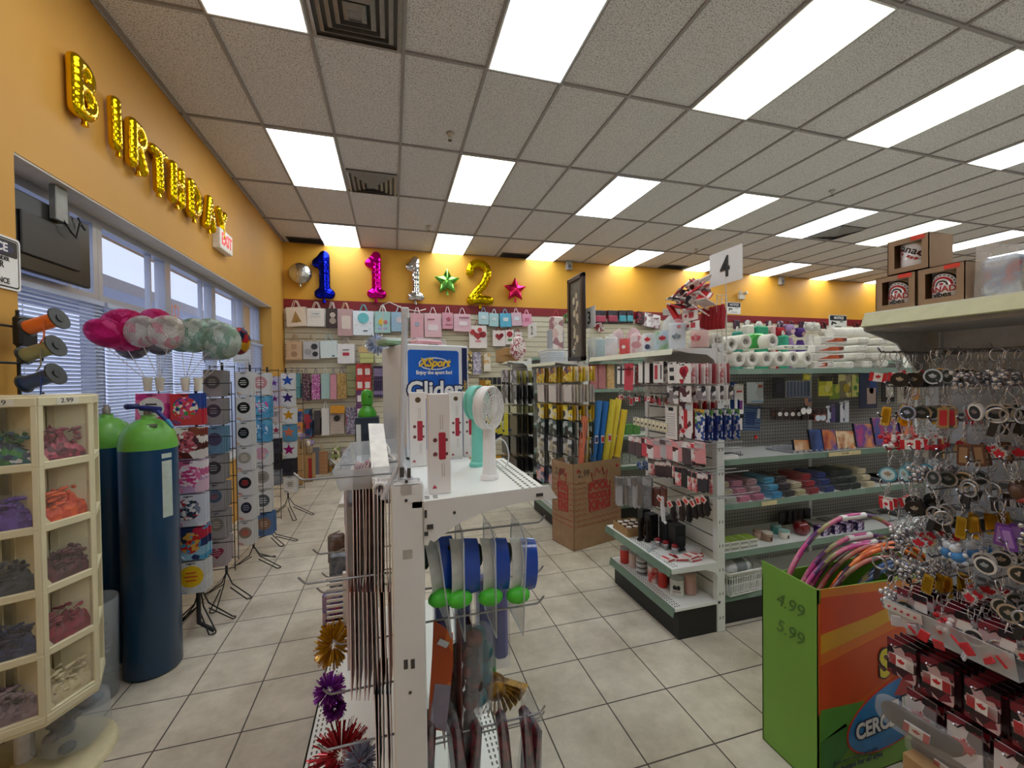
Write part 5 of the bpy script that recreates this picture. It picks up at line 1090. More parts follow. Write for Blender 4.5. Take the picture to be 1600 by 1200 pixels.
# orange carded toy, teal and brown packs
p = pt(693, 965, Y=1.2); o = thing('carded_toy', 'orange card toy pack on the second right peg beside the post', 'toy pack', (p.x, 1.2, p.z), (0, .06, .25))
MB().prism([(-.03, 0), (.03, -.05), (.035, -.14), (.02, -.33), (-.035, -.30), (-.03, -.1)], -.003, 0).build('card', PRINT(['c85818', 'd87028', 'b84c18'], 10, .4), o); MB().prism([(-.02, -.18), (.03, -.2), (.02, -.33), (-.03, -.29)], -.005, -.003).build('grey_panel', M('8c8494', .4), o); MB().cb((.0, -.006, -.07), (.035, .002, .016), rot=(0, .6, 0)).build('label_print', M('d8dce4', .4), o)
for i, (px, py, cols, nm) in enumerate(((735, 985, ['4c2820', '1c1414', '8c3c28', '3c3030'], 'dark brown and red toy pack on the second right peg'), (752, 980, ['0c4c58', '18747c', '102c34'], 'dark teal moulded toy pack beside the brown one'), (708, 1010, ['3c2c2c', '6c4028', '181414'], 'dark brown moulded toy behind the orange card'))):
    p = pt(px, py, Y=1.24+.04*i); o = thing('carded_toy', nm, 'toy pack', (p.x, 1.24+.04*i, p.z))
    b = MB(); rnd = random.Random(i)
    for k in range(5): b.sphere((rnd.uniform(-.015, .015), rnd.uniform(-.01, .01), -.03-.045*k), .032, 10, 7, sc=(.9, .8, 1))
    b.build('moulded_toy', PRINT(cols, 14, .25, kind='n'), o); MB().rbox(-.035, .035, -.03, .035, -.27, .01, .02).build('blister', CLEAR, o); MB().box(-.036, -.034, -.04, .05, -.29, .03).build('card', M('8c5048', .4), o)
BRN = PRINT(['8c6420', '5c3c14', 'b08430', '6c4c1c'], 20, .3, kind='n')
b = MB(); p = pt(775, 1065, Y=1.28); rnd = random.Random(2)
for k in range(14):
    t = -1.2+2.4*k/13; b.add([(0, 0, 0), (.0, .02, .01), (.11*math.sin(t)+.01, .01, -.11*math.cos(t)), (.11*math.sin(t)-.006, -.01, -.11*math.cos(t))], [(0, 1, 2, 3)], 0)
b.sphere((0, .02, -.03), .04, 12, 7); o = tag(b.build('raffia_skirt', [BRN]), 'brown raffia bundle low on the right of the white gondola', 'toy'); o.location = p
for i, px in enumerate((672, 708, 745, 782, 818, 838)):
    p = pt(px, 1095+6*(i % 2), Y=1.18+.02*(i % 3)); o = thing('clear_toy_pack', 'clear bag of dark red toys on the lowest right peg', 'toy pack', p, (0, random.uniform(-.1, .1), random.uniform(-.2, .2)), 'clear toy bags on the lowest right peg')
    MB().rbox(-.016, .016, -.03, .07, -.30, -.06, .012).build('toy', PRINT(['501c24', '2c1820', '7c2c34', '3c3c44', '8c8088'], 16, .3, kind='n'), o); MB().add([(-.022, -.04, -.33), (.022, -.04, -.33), (.024, .08, -.33), (-.024, .08, -.33), (-.002, -.03, 0), (.002, -.03, 0), (.002, .07, 0), (-.002, .07, 0)], [(0, 1, 5, 4), (1, 2, 6, 5), (2, 3, 7, 6), (3, 0, 4, 7)]).build('wrapper', CLEAR, o)
# ================================================================ end racks and rows of shelving
XP, XLIP = 1.95, 1.61
GREYPEG = None
def PEGB():
    m = bpy.data.materials.new('pegboard'); m.use_nodes = True; nt = m.node_tree; b_ = nt.nodes['Principled BSDF']
    t = nt.nodes.new('ShaderNodeTexCoord'); mp = nt.nodes.new('ShaderNodeMapping'); v = nt.nodes.new('ShaderNodeVectorMath'); v.operation = 'FRACTION'
    mp.inputs['Scale'].default_value = (39, 39, 39); nt.links.new(t.outputs['Object'], mp.inputs[0]); nt.links.new(mp.outputs[0], v.inputs[0])
    s_ = nt.nodes.new('ShaderNodeSeparateXYZ'); nt.links.new(v.outputs[0], s_.inputs[0])
    c = nt.nodes.new('ShaderNodeCombineXYZ'); nt.links.new(s_.outputs['X'], c.inputs['X']); nt.links.new(s_.outputs['Z'], c.inputs['Y']); c.inputs['Z'].default_value = 0
    d = nt.nodes.new('ShaderNodeVectorMath'); d.operation = 'DISTANCE'; d.inputs[1].default_value = (.5, .5, 0); nt.links.new(c.outputs[0], d.inputs[0])
    r = nt.nodes.new('ShaderNodeValToRGB'); r.color_ramp.interpolation = 'CONSTANT'; r.color_ramp.elements[0].color = lin('2c2c2c')+(1,); r.color_ramp.elements[1].position = .2; r.color_ramp.elements[1].color = lin('a09e98')+(1,)
    nt.links.new(d.outputs['Value'], r.inputs[0]); nt.links.new(r.outputs[0], b_.inputs['Base Color']); b_.inputs['Roughness'].default_value = .6; return m
PEG = PEGB()
SLW = [M('dcdad2', .45, var=.02), M('2c2c2a', .6)]
zt4 = pt(1135, 577, Y=2.14).z; z1 = pt(1130, 720, Y=2.14).z; z2 = pt(1131, 790, Y=2.14).z; z3 = pt(1132, 866, Y=2.14).z
RAIL = PRINT(['6c8474', '78907e', '66806e'], 2, .35)
RAILC = M('dcdcc4', .35, var=.05)
def shelf_x(root, x0, x1, yf, yb, z, lip=.032, rail=RAIL, m=SHELFW, under=True):
    s_ = MB().box(x0, x1, yf, yb, z-.02, z).build('shelf', m, root)
    MB().add([(x0, yf, z+.002), (x1, yf, z+.002), (x1, yf-.01, z-lip), (x0, yf-.01, z-lip), (x0, yf+.004, z+.002), (x1, yf+.004, z+.002), (x1, yf-.005, z-lip), (x0, yf-.005, z-lip)], [(0, 3, 2, 1), (4, 5, 6, 7), (0, 1, 5, 4), (3, 7, 6, 2), (0, 4, 7, 3), (1, 2, 6, 5)]).build('price_rail', rail, s_)
    return s_
def row_gondola(Yp, X1, zs_, label, top):
    """shelving that runs to the right from the post at XP, face towards the camera"""
    g = thing('shelving_row', label, 'display shelf', (0, 0, 0)); yb = Yp+.36
    MB().box(XP+.03, X1, yb, yb+.02, .1, top+.0).build('back_panel', PEG, g)
    for z in zs_: shelf_x(g, XP+.03, X1, Yp+.005, yb, z)
    shelf_x(g, XP+.03, X1, Yp+.005, yb, .2, .03); MB().box(XP+.03, X1, Yp+.04, yb, 0, .18).build('kick_base', DARK, g)
    x = XP+1.2
    while x < X1:
        MB().box(x-.015, x+.015, yb-.006, yb, .1, top).build('slotted_post', POSTW, g); x += 1.2
    b = MB().box(XP+.03, X1, yb+.022, yb+.34, .0, .18); b.build('rear_base', DARK, g)
    return g
row4 = row_gondola(2.14, 6.2, [zt4, z1, z2, z3], 'long shelving row behind the hula hoop carton with four green edged shelves', zt4)
row3 = row_gondola(4.0, 9.0, [1.77, 1.47, .95, .62], 'middle shelving row to the right of the pool noodle carton', 1.78)
row2 = row_gondola(5.85, 12, [1.9, 1.4, .9, .5], 'far shelving row to the right of the sign with number two', 1.9)
def end_rack(Y0, Y1, Ytop, ztop, label, rail_top, low=True):
    g = thing('end_rack', label, 'display shelf', (XP, Y0, 0))
    LX = lambda x: x-XP
    w_ = Y1-Y0
    pb = MB().rbox(-.03, .03, 0, .04, 0, ztop+.0, .003)
    for k in range(int((ztop-.1)/.05)): pb.box(-.014, -.009, -.0008, .002, .08+.05*k, .098+.05*k, 1).box(.009, .014, -.0008, .002, .08+.05*k, .098+.05*k, 1) if k % 3 == 0 else None
    pb.build('post', [POSTW, M('55534e', .6)], g)
    MB().rbox(-.03, .03, w_-.04, w_, 0, ztop, .003).build('post', POSTW, g)
    b = MB(); z = .2
    while z < ztop-.05: b.box(-.022, -.008, .04, w_-.04, z, z+.088, 0); z += .098
    b.box(-.012, .01, .04, w_-.04, .15, ztop-.02, 1); b.build('slatwall_panel', SLW, g)
    xf = LX(XLIP)
    d = MB().box(xf, -.008, .0, w_, .18, .195).build('base_deck', SHELFW, g)
    MB().box(xf+.03, -.008, .01, w_, 0, .18).build('kick_base', DARK, g)
    def rail(par, z, x, y0, y1, m, s_=.04):
        MB().add([(x, y0, z), (x, y1, z), (x-.012, y1, z-s_), (x-.012, y0, z-s_), (x+.006, y0, z), (x+.006, y1, z), (x-.006, y1, z-s_), (x-.006, y0, z-s_)], [(0, 1, 2, 3), (4, 7, 6, 5), (0, 4, 5, 1), (3, 2, 6, 7), (0, 3, 7, 4), (1, 5, 6, 2)]).build('price_rail', m, par)
    rail(d, .2, xf-.006, 0, w_, RAIL, .05)
    b = MB()
    for r_ in range(3):
        for k in range(int(w_/.025)-1): b.cb((xf+.02+.016*r_, .03+k*.025, .196), (.006, .014, .001))
    b.build('perforation', M('74726c', .6), d)
    if low:
        zl = pt(1033, 889, X=XLIP-.03).z+.035; s_ = MB().box(xf-.02, -.008, .005, w_+.03, zl-.015, zl).build('shelf', SHELFW, g); rail(s_, zl, xf-.026, .0, w_+.03, RAIL, .045)
        MB().prism([(xf-.025, zl), (-.03, zl), (-.03, zl-.09), (-.05, zl-.06), (-.12, zl-.035), (xf-.02, zl-.03)][::-1], -.002, .004).build('bracket', POSTW, s_)
        b = MB()
        for r_ in range(3):
            for k in range(int(w_/.025)-1): b.cb((xf+.005+.016*r_, .03+k*.025, zl+.0005), (.006, .014, .001))
        b.build('perforation', M('74726c', .6), s_); g['zl'] = 0; del g['zl']; g_zl.append(zl)
    wt = Ytop-Y0
    s_ = MB().box(xf, -.008, .0, wt, ztop-.05, ztop-.035).build('shelf', M('c8c8c0', .4), g)
    rail(s_, ztop-.035, xf-.004, 0, wt, rail_top, .035)
    for yy in (-.002, wt): MB().prism([(xf, ztop-.04), (xf+.02, ztop-.03), (-.03, ztop-.03), (-.03, ztop-.16), (-.05, ztop-.1), (-.1, ztop-.07), (xf+.1, ztop-.06)][::-1], yy, yy+.004).build('bracket', POSTW, s_)
    return g
g_zl = []
ZT4 = pt(1049, 545, X=XLIP).z+.035
er4 = end_rack(2.12, 2.88, 3.2, ZT4, 'end rack under sign number four, crowded with red and white souvenirs', RAILC)
ZL = g_zl[0]
er3 = end_rack(3.98, 4.80, 4.85, 1.80, 'end rack under sign number three with yellow candle packs', RAILC, False)
er2 = end_rack(5.83, 6.7, 6.75, 1.88, 'end rack under sign number two with dark packets', RAILC, False)
# signs
def aisle_sign(px0, px1, t0, b0, t1, b1, num, X=XP):
    a0, a1, c0, c1 = pt(px0, t0, X=X), pt(px0, b0, X=X), pt(px1, t1, X=X), pt(px1, b1, X=X)
    y0, y1 = a0.y, c0.y; zt_, zb_ = (a0.z+c0.z)/2, (a1.z+c1.z)/2
    o = thing('aisle_sign', 'white aisle sign reading %s' % {'4': 'four, the largest and nearest of the three', '3': 'three beside the dark framed picture', '2': 'two, the smallest and farthest of the three'}[num], 'sign', (X, (y0+y1)/2, (zt_+zb_)/2), (0, 0, -PI/2)); w_, h_ = abs(y0-y1), zt_-zb_
    MB().box(-w_/2, w_/2, -.002, .002, -h_/2, h_/2).build('sign_plate', M('e8e8e6', .4, var=.01), o)
    text('lettering', num, h_*.86, INK, o, Matrix.Translation((0, -.004, -h_*.03)), .002, .85, .003)
    MB().cyl((0, .004, -h_/2+.02), (0, .004, -h_/2-.34), .003, n=6).build('stem', M('d0d0cc', .3), o)
aisle_sign(1109, 1160, 398, 448, 382, 438, '4'); aisle_sign(912, 930, 481, 512, 480, 513, '3'); aisle_sign(825, 838, 506, 527, 505, 527, '2')
# wire grid strip on post four
a, c = pt(1111, 460, Y=2.10), pt(1127, 655, Y=2.10)
o = thing('wire_strip', 'narrow white wire grid strip hanging on the post under sign four', 'wire rack', (XP, 2.105, c.z)); b = MB(); H_ = a.z-c.z; hw_ = (c.x-a.x)/2
for s_ in (-1, 1): b.cyl((s_*hw_, 0, 0), (s_*hw_, 0, H_), .003, n=6)
for k in range(34): b.cyl((-hw_, -.003, H_*k/33), (hw_, -.003, H_*k/33), .0018, n=5)
b.cyl((0, .0, H_*.3), (0, 0, H_), .002, n=5); b.build('wire_grid', M('e4e4e0', .35), o)
# ------------------------------------------------------------- packs that face the aisle (towards -x)
def face_pack(px0, px1, y0, y1, X, mats, label, n=0, dx=.02, prints=(), th=.004, edge=None, grp=None, name='hanging_pack', cat='pack', blister=False):
    a, c = pt(px0, (y0+y1)/2, X=X), pt(px1, (y0+y1)/2, X=X); w_ = a.y-c.y; yc = (a.y+c.y)/2; zt_, zb_ = pt((px0+px1)/2, y0, X=X).z, pt((px0+px1)/2, y1, X=X).z; h_ = zt_-zb_
    if isinstance(mats, (str, bpy.types.Material)): mats = [mats]
    o = thing(name, label, cat, (X, yc, zt_), (random.uniform(-.02, .02), random.uniform(-.02, .03), random.uniform(-.04, .04)-PI/2), grp)
    me = MB().box(-w_/2, w_/2, 0, th, -h_, 0).mesh('card', [MM(mats[0])]); cdo = bpy.data.objects.new('card', me); C.objects.link(cdo); cdo.parent = o
    for p in prints:
        k, cx, cz, s, col = p[:5]; e = p[5] if len(p) > 5 else 1; cx, cz, s = cx*w_, -h_*cz, s*w_
        poly = {'r': lambda: [(cx-s/2, cz-s*e/2), (cx+s/2, cz-s*e/2), (cx+s/2, cz+s*e/2), (cx-s/2, cz+s*e/2)], 'c': lambda: circ(s/2, 16, cx, cz, e), 'l': lambda: leaf(s/2, cx, cz), 'h': lambda: heart(s/2, cx, cz), 's': lambda: [(x+cx, z+cz) for x, z in star_poly(s/2, s/4)]}[k]()
        MB().prism(poly, -.002, 0).build('print', MM(col), o)
    if blister: MB().rbox(-w_*.4, w_*.4, -.014, 0, -h_*.9, -h_*.3, .005).build('blister', CLEAR2, o)
    MB().cb((0, -.001, -h_*.06), (min(.02, w_*.3), .002, .006)).build('hanger_slot', M('2c2c2c', .5), o)
    ms = [me]+[MB().box(-w_/2, w_/2, 0, th, -h_, 0).mesh('card', [MM(m)]) for m in mats[1:]]
    for j in range(n):
        e = bpy.data.objects.new(name, ms[(j+1) % len(ms)]); C.objects.link(e); e.location = (X+dx*(j+1)+random.uniform(-.003, .003), yc+random.uniform(-.004, .004), zt_-random.uniform(0, .006)); e.rotation_euler = (random.uniform(-.02, .02), random.uniform(-.02, .02), -PI/2+random.uniform(-.05, .05))
        tag(e, 'pack behind the '+label.split(',')[0], cat, 'packs behind the '+label.split(',')[0])
    return o, yc, zt_
def pegx(root, y, z, x0, nm='peg_hook'):
    MB().tube([(XP-.02-root.location.x, y-root.location.y, z), (x0-root.location.x, y-root.location.y, z), (x0-.015-root.location.x, y-root.location.y, z+.015)], .0025, 5).build(nm, STEEL, root)
def hung(root, px0, px1, y0, y1, X, mats, label, n=0, dx=.02, **kw):
    o, yc, z = face_pack(px0, px1, y0, y1, X, mats, label, n, dx, **kw); pegx(root, yc, z-.01, X-.02); return o
RW = PRINT(['f0ecea', 'd03040', 'f0ecea', 'f4f0ee'], 22, .35, kind='n'); RW2 = PRINT(['f0ecea', 'c82838', 'ece6e4', '5c3038', 'f4f0f0'], 28, .35); BW = PRINT(['f0ecea', '302c30', 'ece8e8', '8c8488'], 26, .35)
# first row
hung(er4, 1057, 1079, 568, 599, XLIP, [CARD, RW, M('e8dcdc', .4), M('b04c54', .4)], 'white card with a bunch of red roses, top row of the end rack', 11, .024, prints=[('c', -.05, .38, .42, 'c02038'), ('c', .15, .33, .4, 'd03048'), ('c', .05, .5, .4, 'b01c30'), ('r', 0, .72, .04, '5c3030', 5), ('r', .1, .7, .04, '5c3030', 5), ('h', -.1, .9, .3, 'c02038')])
hung(er4, 1043, 1056, 566, 599, XLIP, [CARD, BW], 'white card with black barcode square, top row of the end rack', 3, .03, prints=[('r', 0, .35, .5, '28282c', .6), ('r', 0, .75, .5, '1c1c20', .7)])
hung(er4, 1021, 1036, 565, 598, XLIP, [CARD, BW, M('6c6870', .4)], 'grey white card with vertical red text, top row of the end rack', 6, .03, prints=[('r', -.2, .5, .3, 'c84858', 3), ('r', .3, .5, .1, '303034', 9)])
hung(er4, 998, 1014, 567, 598, XLIP, [CARD, M('484448', .4)], 'white card with slim dark pen, top row of the end rack', 5, .03, prints=[('r', 0, .5, .16, '242428', 8)])
hung(er4, 964, 992, 572, 600, XLIP, [CARD, RW, BW], 'wide white card with red panel, farthest in the top row of the end rack', 7, .03, prints=[('r', .2, .6, .5, 'd04858', 1.6), ('c', .2, .3, .3, 'c82838'), ('r', -.25, .5, .1, '302c30', 7), ('r', 0, .18, .9, '38343a', .06)])
# second row: long packs near the post
hung(er4, 1040, 1057, 634, 686, XLIP+.04, [CARD], 'long white list card, second row of the end rack', 2, .03, prints=[('r', 0, .1, .4, '303030', .5)]+[('r', 0, .25+.07*k, .7, 'b8b4b8', .05) for k in range(10)])
hung(er4, 1061, 1082, 625, 684, XLIP+.04, [RW2, M('c82834', .4)], 'red and white lettered pack, second row of the end rack', 6, .03, prints=[('r', 0, .5, .25, 'c82030', 4), ('r', .2, .2, .4, 'c8d4dc', .8), ('l', -.2, .85, .4, 'c82030')])
hung(er4, 1086, 1100, 640, 688, XLIP+.05, [PRINT(['2c58a8', 'f0f0f0', '6ca050', '2c3c8c', 'e8e8f0'], 50, .35), PRINT(['2c3c8c', 'e8e8f0', '203070'], 50, .35)], 'green and blue dotted pack, second row by the post', 8, .03, prints=[('r', 0, .04, 1, 'd8a838', .25)])
hung(er4, 1042, 1060, 603, 630, XLIP+.02, [BW, RW], 'black and white small card above the long list card', 4, .04); hung(er4, 1062, 1080, 603, 628, XLIP+.02, [RW2], 'pink and red small card above the red lettered pack', 4, .04); hung(er4, 1088, 1102, 603, 625, XLIP+.04, [BW, CARD], 'pale small card by the post above the dotted pack', 6, .03)
# keyring jumble farther
CH_RED = M('c02030', .3); CH_W = M('f0eeee', .3)
def keyring_mesh(kind, seed=0):
    pass
rnd = random.Random(11)
def kc_proto(kind, c1, c2, label):
    o = thing('keychain', label, 'keychain')
    b = MB().ring((0, 0, -.016), .016, .0013, 'x', 18, 5); b.build('split_ring', CHROME, o)
    b = MB()
    for k in range(4): b.ring((0, 0, -.034-.006*k), .0036, .0009, 'x' if k % 2 else 'y', 8, 4)
    b.build('chain', CHROME, o)
    b = MB(); z = -.077
    m1, m2 = MM(c1), MM(c2)
    if kind == 'coin': b.prism(circ(.021, 22, 0, z), -.0018, .0018, 0).prism(circ(.0165, 22, 0, z), -.0024, -.0018, 1).prism(leaf(.010, 0, z), -.003, -.0024, 2)
    elif kind == 'heart': b.prism(heart(.022, 0, z), -.002, .002, 0).prism(heart(.016, 0, z), -.0028, -.002, 1)
    elif kind == 'leaf': b.prism(leaf(.025, 0, z-.002), -.002, .002, 1).prism(leaf(.017, 0, z-.002), -.0026, -.002, 0)
    elif kind == 'flag': b.prism(rrect(.042, .026, .002, 0, z), -.0015, .0015, 0).box(-.021, -.011, -.002, -.0015, z-.013, z+.013, 1).box(.011, .021, -.002, -.0015, z-.013, z+.013, 1).prism(leaf(.008, 0, z), -.0022, -.0015, 1)
    elif kind == 'bar': b.prism(rrect(.022, .055, .004, 0, z-.014), -.002, .002, 0).prism(rrect(.014, .04, .002, 0, z-.014), -.0028, -.002, 1)
    elif kind == 'opener': b.ring((0, 0, z), .017, .003, 'y', 18, 6, 0).prism(rrect(.014, .035, .003, 0, z-.034), -.002, .002, 1)
    elif kind == 'boot': b.sphere((0, 0, z), .016, 10, 6, 0, (.8, .6, 1.2)).sphere((.008, 0, z-.016), .012, 10, 6, 1, (1.3, .7, .6))
    elif kind == 'bear': b.sphere((0, 0, z+.008), .012, 10, 6).sphere((0, 0, z-.012), .015, 10, 7, 1).sphere((-.009, 0, z+.018), .005, 8, 5).sphere((.009, 0, z+.018), .005, 8, 5).sphere((-.014, 0, z-.008), .006, 8, 5).sphere((.014, 0, z-.008), .006, 8, 5).sphere((-.008, 0, z-.028), .007, 8, 5).sphere((.008, 0, z-.028), .007, 8, 5)
    elif kind == 'tower': b.prism([(-.012, z-.03), (.012, z-.03), (.003, z+.01), (0, z+.025), (-.003, z+.01)], -.004, .004, 0).prism(circ(.008, 12, 0, z), -.006, .006, 1)
    elif kind == 'cluster':
        r_ = random.Random(5)
        for k in range(12): b.sphere((r_.uniform(-.016, .016), r_.uniform(-.012, .012), z+r_.uniform(-.018, .018)), .007, 7, 5, k % 2)
    b.build('charm', [m1, m2, CH_RED if kind != 'coin' or 'heart' in label else M('b8b8bc', .25, .8)], o); return Proto(o)
KC = {k: kc_proto(*v) for k, v in {
 'coin': ('coin', M('c8c8cc', .25, .9), '2c3430', 'x'), 'dark': ('coin', M('3c3c40', .3, .8), '1c1c20', 'x'), 'heart': ('heart', M('c8c8cc', .2, .9), 'c02030', 'x'), 'leaf': ('leaf', 'c82030', M('d8d8dc', .2, .9), 'x'), 'flag': ('flag', 'f0f0f0', 'c82030', 'x'),
 'bar': ('bar', M('b8b8bc', .25, .9), 'c83040', 'x'), 'gold': ('bar', M('d8a838', .2, .9), M('b88820', .3, .9), 'x'), 'opener': ('opener', M('c0c0c4', .2, .9), M('28282c', .4), 'x'), 'boot': ('boot', '5c4030', 'a03838', 'x'), 'bear': ('bear', 'e0e8f4', '4890d8', 'x'),
 'tower': ('tower', M('c8c8cc', .2, .9), 'c83040', 'x'), 'white': ('coin', 'f0f0f0', '303438', 'x'), 'ornate': ('cluster', M('d8d8dc', .2, .8), M('a8a8b0', .2, .9), 'x'), 'teal': ('coin', '58a8c0', 'c8e0e8', 'x'), 'purple': ('bar', '7c48a8', 'b088d0', 'x'), 'brown': ('bar', '6c4838', 'a88868', 'x'), 'redc': ('cluster', 'c82030', 'e8e0e0', 'x')}.items()}
rnd = random.Random(21)
for i in range(26):
    px = 968+i*3.0; P = pt(px, 603+rnd.uniform(0, 3), X=XLIP+.02+(i % 3)*.09)
    kk_ = rnd.choice(['coin', 'leaf', 'dark', 'bar', 'boot', 'flag']); KC[kk_].put(P, (0, 0, rnd.uniform(-.6, .6)-PI/2), '%s souvenir keychain in the jumble on end rack four' % kk_, kk_+' keychains on end rack four', 1.1)
for y_, z_ in ((600, 0), (601, 0)): pass
for px in (975, 995, 1015, 1035): P = pt(px, 603, X=XLIP); pegx(er4, P.y, P.z, XLIP-.02)
# third row: cream boxes; fourth: red white packs; fifth etc
for i in range(9):
    P = pt(991+6*i, 652+1.2*i, X=XLIP+.03); o = thing('small_box_pack', 'small cream box with black emblem in a line on end rack four', 'small box', P, (0, 0, -PI/2), 'cream boxes lined on end rack four')
    MB().rbox(-.016, .016, 0, .03, -.055, 0, .002).build('carton', M('ece4c8', .4), o); MB().prism(circ(.008, 10, 0, -.03), -.001, 0).build('emblem_print', INK, o)
for px in (995, 1015, 1035): P = pt(px, 653, X=XLIP+.03); pegx(er4, P.y, P.z, XLIP+.01)
def small_lot(root, x0, x1, k, y0, y1, X, mats, nm, grp, jit=2, dx=.06, layers=2, w_=None, slope=.0, blister=True, name='small_pack'):
    rr = random.Random(int(x0*7+y0)); step = (x1-x0)/k; mats = [MM(m) for m in mats]; pr = {}
    for L_ in range(layers):
        for i in range(k):
            px = x0+step*i+rr.uniform(-jit, jit); py = y0+slope*(px-x0)+rr.uniform(-jit, jit); P = pt(px, py, X=X+dx*L_); Q = pt(px, py+(y1-y0), X=X+dx*L_); R_ = pt(px+step*1.1, py, X=X+dx*L_); ww = w_ or (P.y-R_.y); h_ = P.z-Q.z; m = rr.randrange(len(mats))
            o = thing(name, nm, 'small pack', P, (0, rr.uniform(-.06, .06), -PI/2+rr.uniform(-.15, .15)), grp)
            if m not in pr: pr[m] = (MB().rbox(-ww/2, ww/2, 0, .012, -h_, 0, .003).mesh('pouch', [mats[m]]), MB().box(-ww/2*.9, ww/2*.9, -.002, 0, -h_*.28, -h_*.02).mesh('header', [mats[(m+1) % len(mats)]]))
            for nme, me in zip(('pouch', 'header'), pr[m]):
                e = bpy.data.objects.new(nme, me); C.objects.link(e); e.parent = o
    for px in (x0+step, (x0+x1)/2, x1-step):
        P = pt(px, y0+slope*(px-x0), X=X); pegx(root, P.y, P.z-.005, X-.02)
SMK = M('8c8c90', .15, 0, .1, alpha=.6)
small_lot(er4, 987, 1102, 12, 683, 712, XLIP+.02, [RW, 'd84858', RW2, 'e8a0a4', CLEAR2, '5c4c50'], 'small red and white souvenir pack, fourth row of end rack four', 'red and white packs, fourth row', slope=.09)
small_lot(er4, 1072, 1104, 3, 702, 727, XLIP+.03, ['1c1c20', '28282e'], 'small black pack near the post, below the red and white row', 'black packs near post four', 1, layers=3)
for i in range(10):
    P = pt(998+rnd.uniform(0, 22), 722+rnd.uniform(0, 10), X=XLIP+.05+rnd.uniform(0, .1)); o = thing('ball_pack', 'blue marbled ball in the heap on end rack four', 'ball', P, group='blue balls on end rack four'); MB().sphere((0, 0, 0), .018, 12, 8).build('ball', PRINT(['3c5890', '7c98c8', '2c4070', 'a8b8d8'], 60, .25), o)
small_lot(er4, 1018, 1060, 5, 718, 742, XLIP+.05, [RW, SMK, '48383c'], 'clear and red pack beside the blue balls, end rack four', 'packs beside the blue balls', slope=.1)
small_lot(er4, 1058, 1112, 6, 731, 760, XLIP+.03, ['242428', '34303a', RW], 'black pack with red and white header, fifth row by post four', 'black packs with red headers', slope=.2)
small_lot(er4, 964, 1020, 9, 746, 790, XLIP-.02, [SMK, M('b8b8bc', .15, .2, alpha=.7), M('68605c', .3)], 'clear silver pouch in the long line on end rack four', 'clear silver pouches on end rack four', 1, .05, 3)
small_lot(er4, 1018, 1044, 3, 762, 790, XLIP, ['5c3028', '6c382c'], 'brown leather pouch between the silver pouches and the gloves', 'brown pouches on end rack four', 1)
# gloves and sock
for i, (px, y0, y1, col, tagc, nm) in enumerate(((1036, 782, 814, 'e8e8ee', 'f0e8e4', 'white long sock with red and white tag hanging on end rack four'), (1052, 790, 812, '2c2024', 'e8d0cc', 'first black glove with red tag on end rack four'), (1066, 788, 812, '3c2c28', 'e8d0cc', 'dark brown glove beside the first black one'), (1077, 785, 813, '201c1e', 'f0d8d0', 'large black glove in the middle of the glove row'), (1087, 788, 808, '28201e', 'f0d8d0', 'fourth dark glove in the row by post four'), (1096, 784, 806, '2c2222', 'e8c8c0', 'fifth dark glove in the row by post four'), (1104, 782, 804, '241e1e', 'e8c8c0', 'dark glove hanging closest to post four'))):
    P = pt(px, y0-6, X=XLIP+.0); h_ = P.z-pt(px, y1, X=XLIP).z; o = thing('glove' if i else 'sock', nm, 'glove' if i else 'sock', P, (0, .05, -PI/2+.2)); m = M(col, .7)
    b = MB().tube([(0, 0, 0), (0, .0, -h_*.35), (.004, 0, -h_*.7), (.012, 0, -h_)], [.012, .016, .02 if i else .013, .012], 10, 0)
    if i:
        for k in range(3): b.tube([(-.008+.009*k, 0, -h_*.75), (-.01+.012*k, 0, -h_*1.08)], .005, 6)
        b.tube([(.016, 0, -h_*.45), (.03, 0, -h_*.7)], .006, 6)
    else: b.tube([(.006, 0, -h_*.95), (.03, 0, -h_*1.04)], .009, 8)
    b.build('knit', m, o); tg = MB().cb((-.006, -.022, -.012), (.042, .002, .03), rot=(0, .5+.3*(i % 3), 0)).build('paper_tag', M(tagc, .5), o); MB().cb((-.006, -.0235, -.014), (.025, .001, .016), rot=(0, .5+.3*(i % 3), 0)).build('tag_print', M('d83830', .5), o)
    if i % 2 == 0: pegx(er4, P.y, P.z-.004, XLIP-.03)
# low shelf of end rack four
def on(px, py, z, dz=0): q = pt(px, py, Z=z); q.z = z+dz; return q
tb = on(975, 838, ZL); o = thing('kraft_tray', 'open kraft carton tray of small round tins at the far end of the low shelf', 'cardboard box', (1.70, 2.74, ZL+.001))
b = MB().box(-.09, .09, -.1, .1, 0, .004)
for s_ in (-1, 1): b.box(s_*.09-.003, s_*.09+.003, -.1, .1, 0, .06).box(-.09, .09, s_*.1-.003, s_*.1+.003, 0, .06)
b.build('tray_body', KRAFT, o)
for i in range(3):
    for j in range(3): o = thing('round_tin', 'small dark red tin with a cream lid in the kraft tray', 'tin', (1.645+.055*i, 2.68+.06*j, ZL+.005), group='tins in the kraft tray'); MB().cyl((0, 0, 0), (0, 0, .05), .022, n=16).build('tin_body', M('5c1c20', .3), o); MB().cyl((0, 0, .05), (0, 0, .056), .021, n=16).build('lid', M('e8dccc', .4), o)
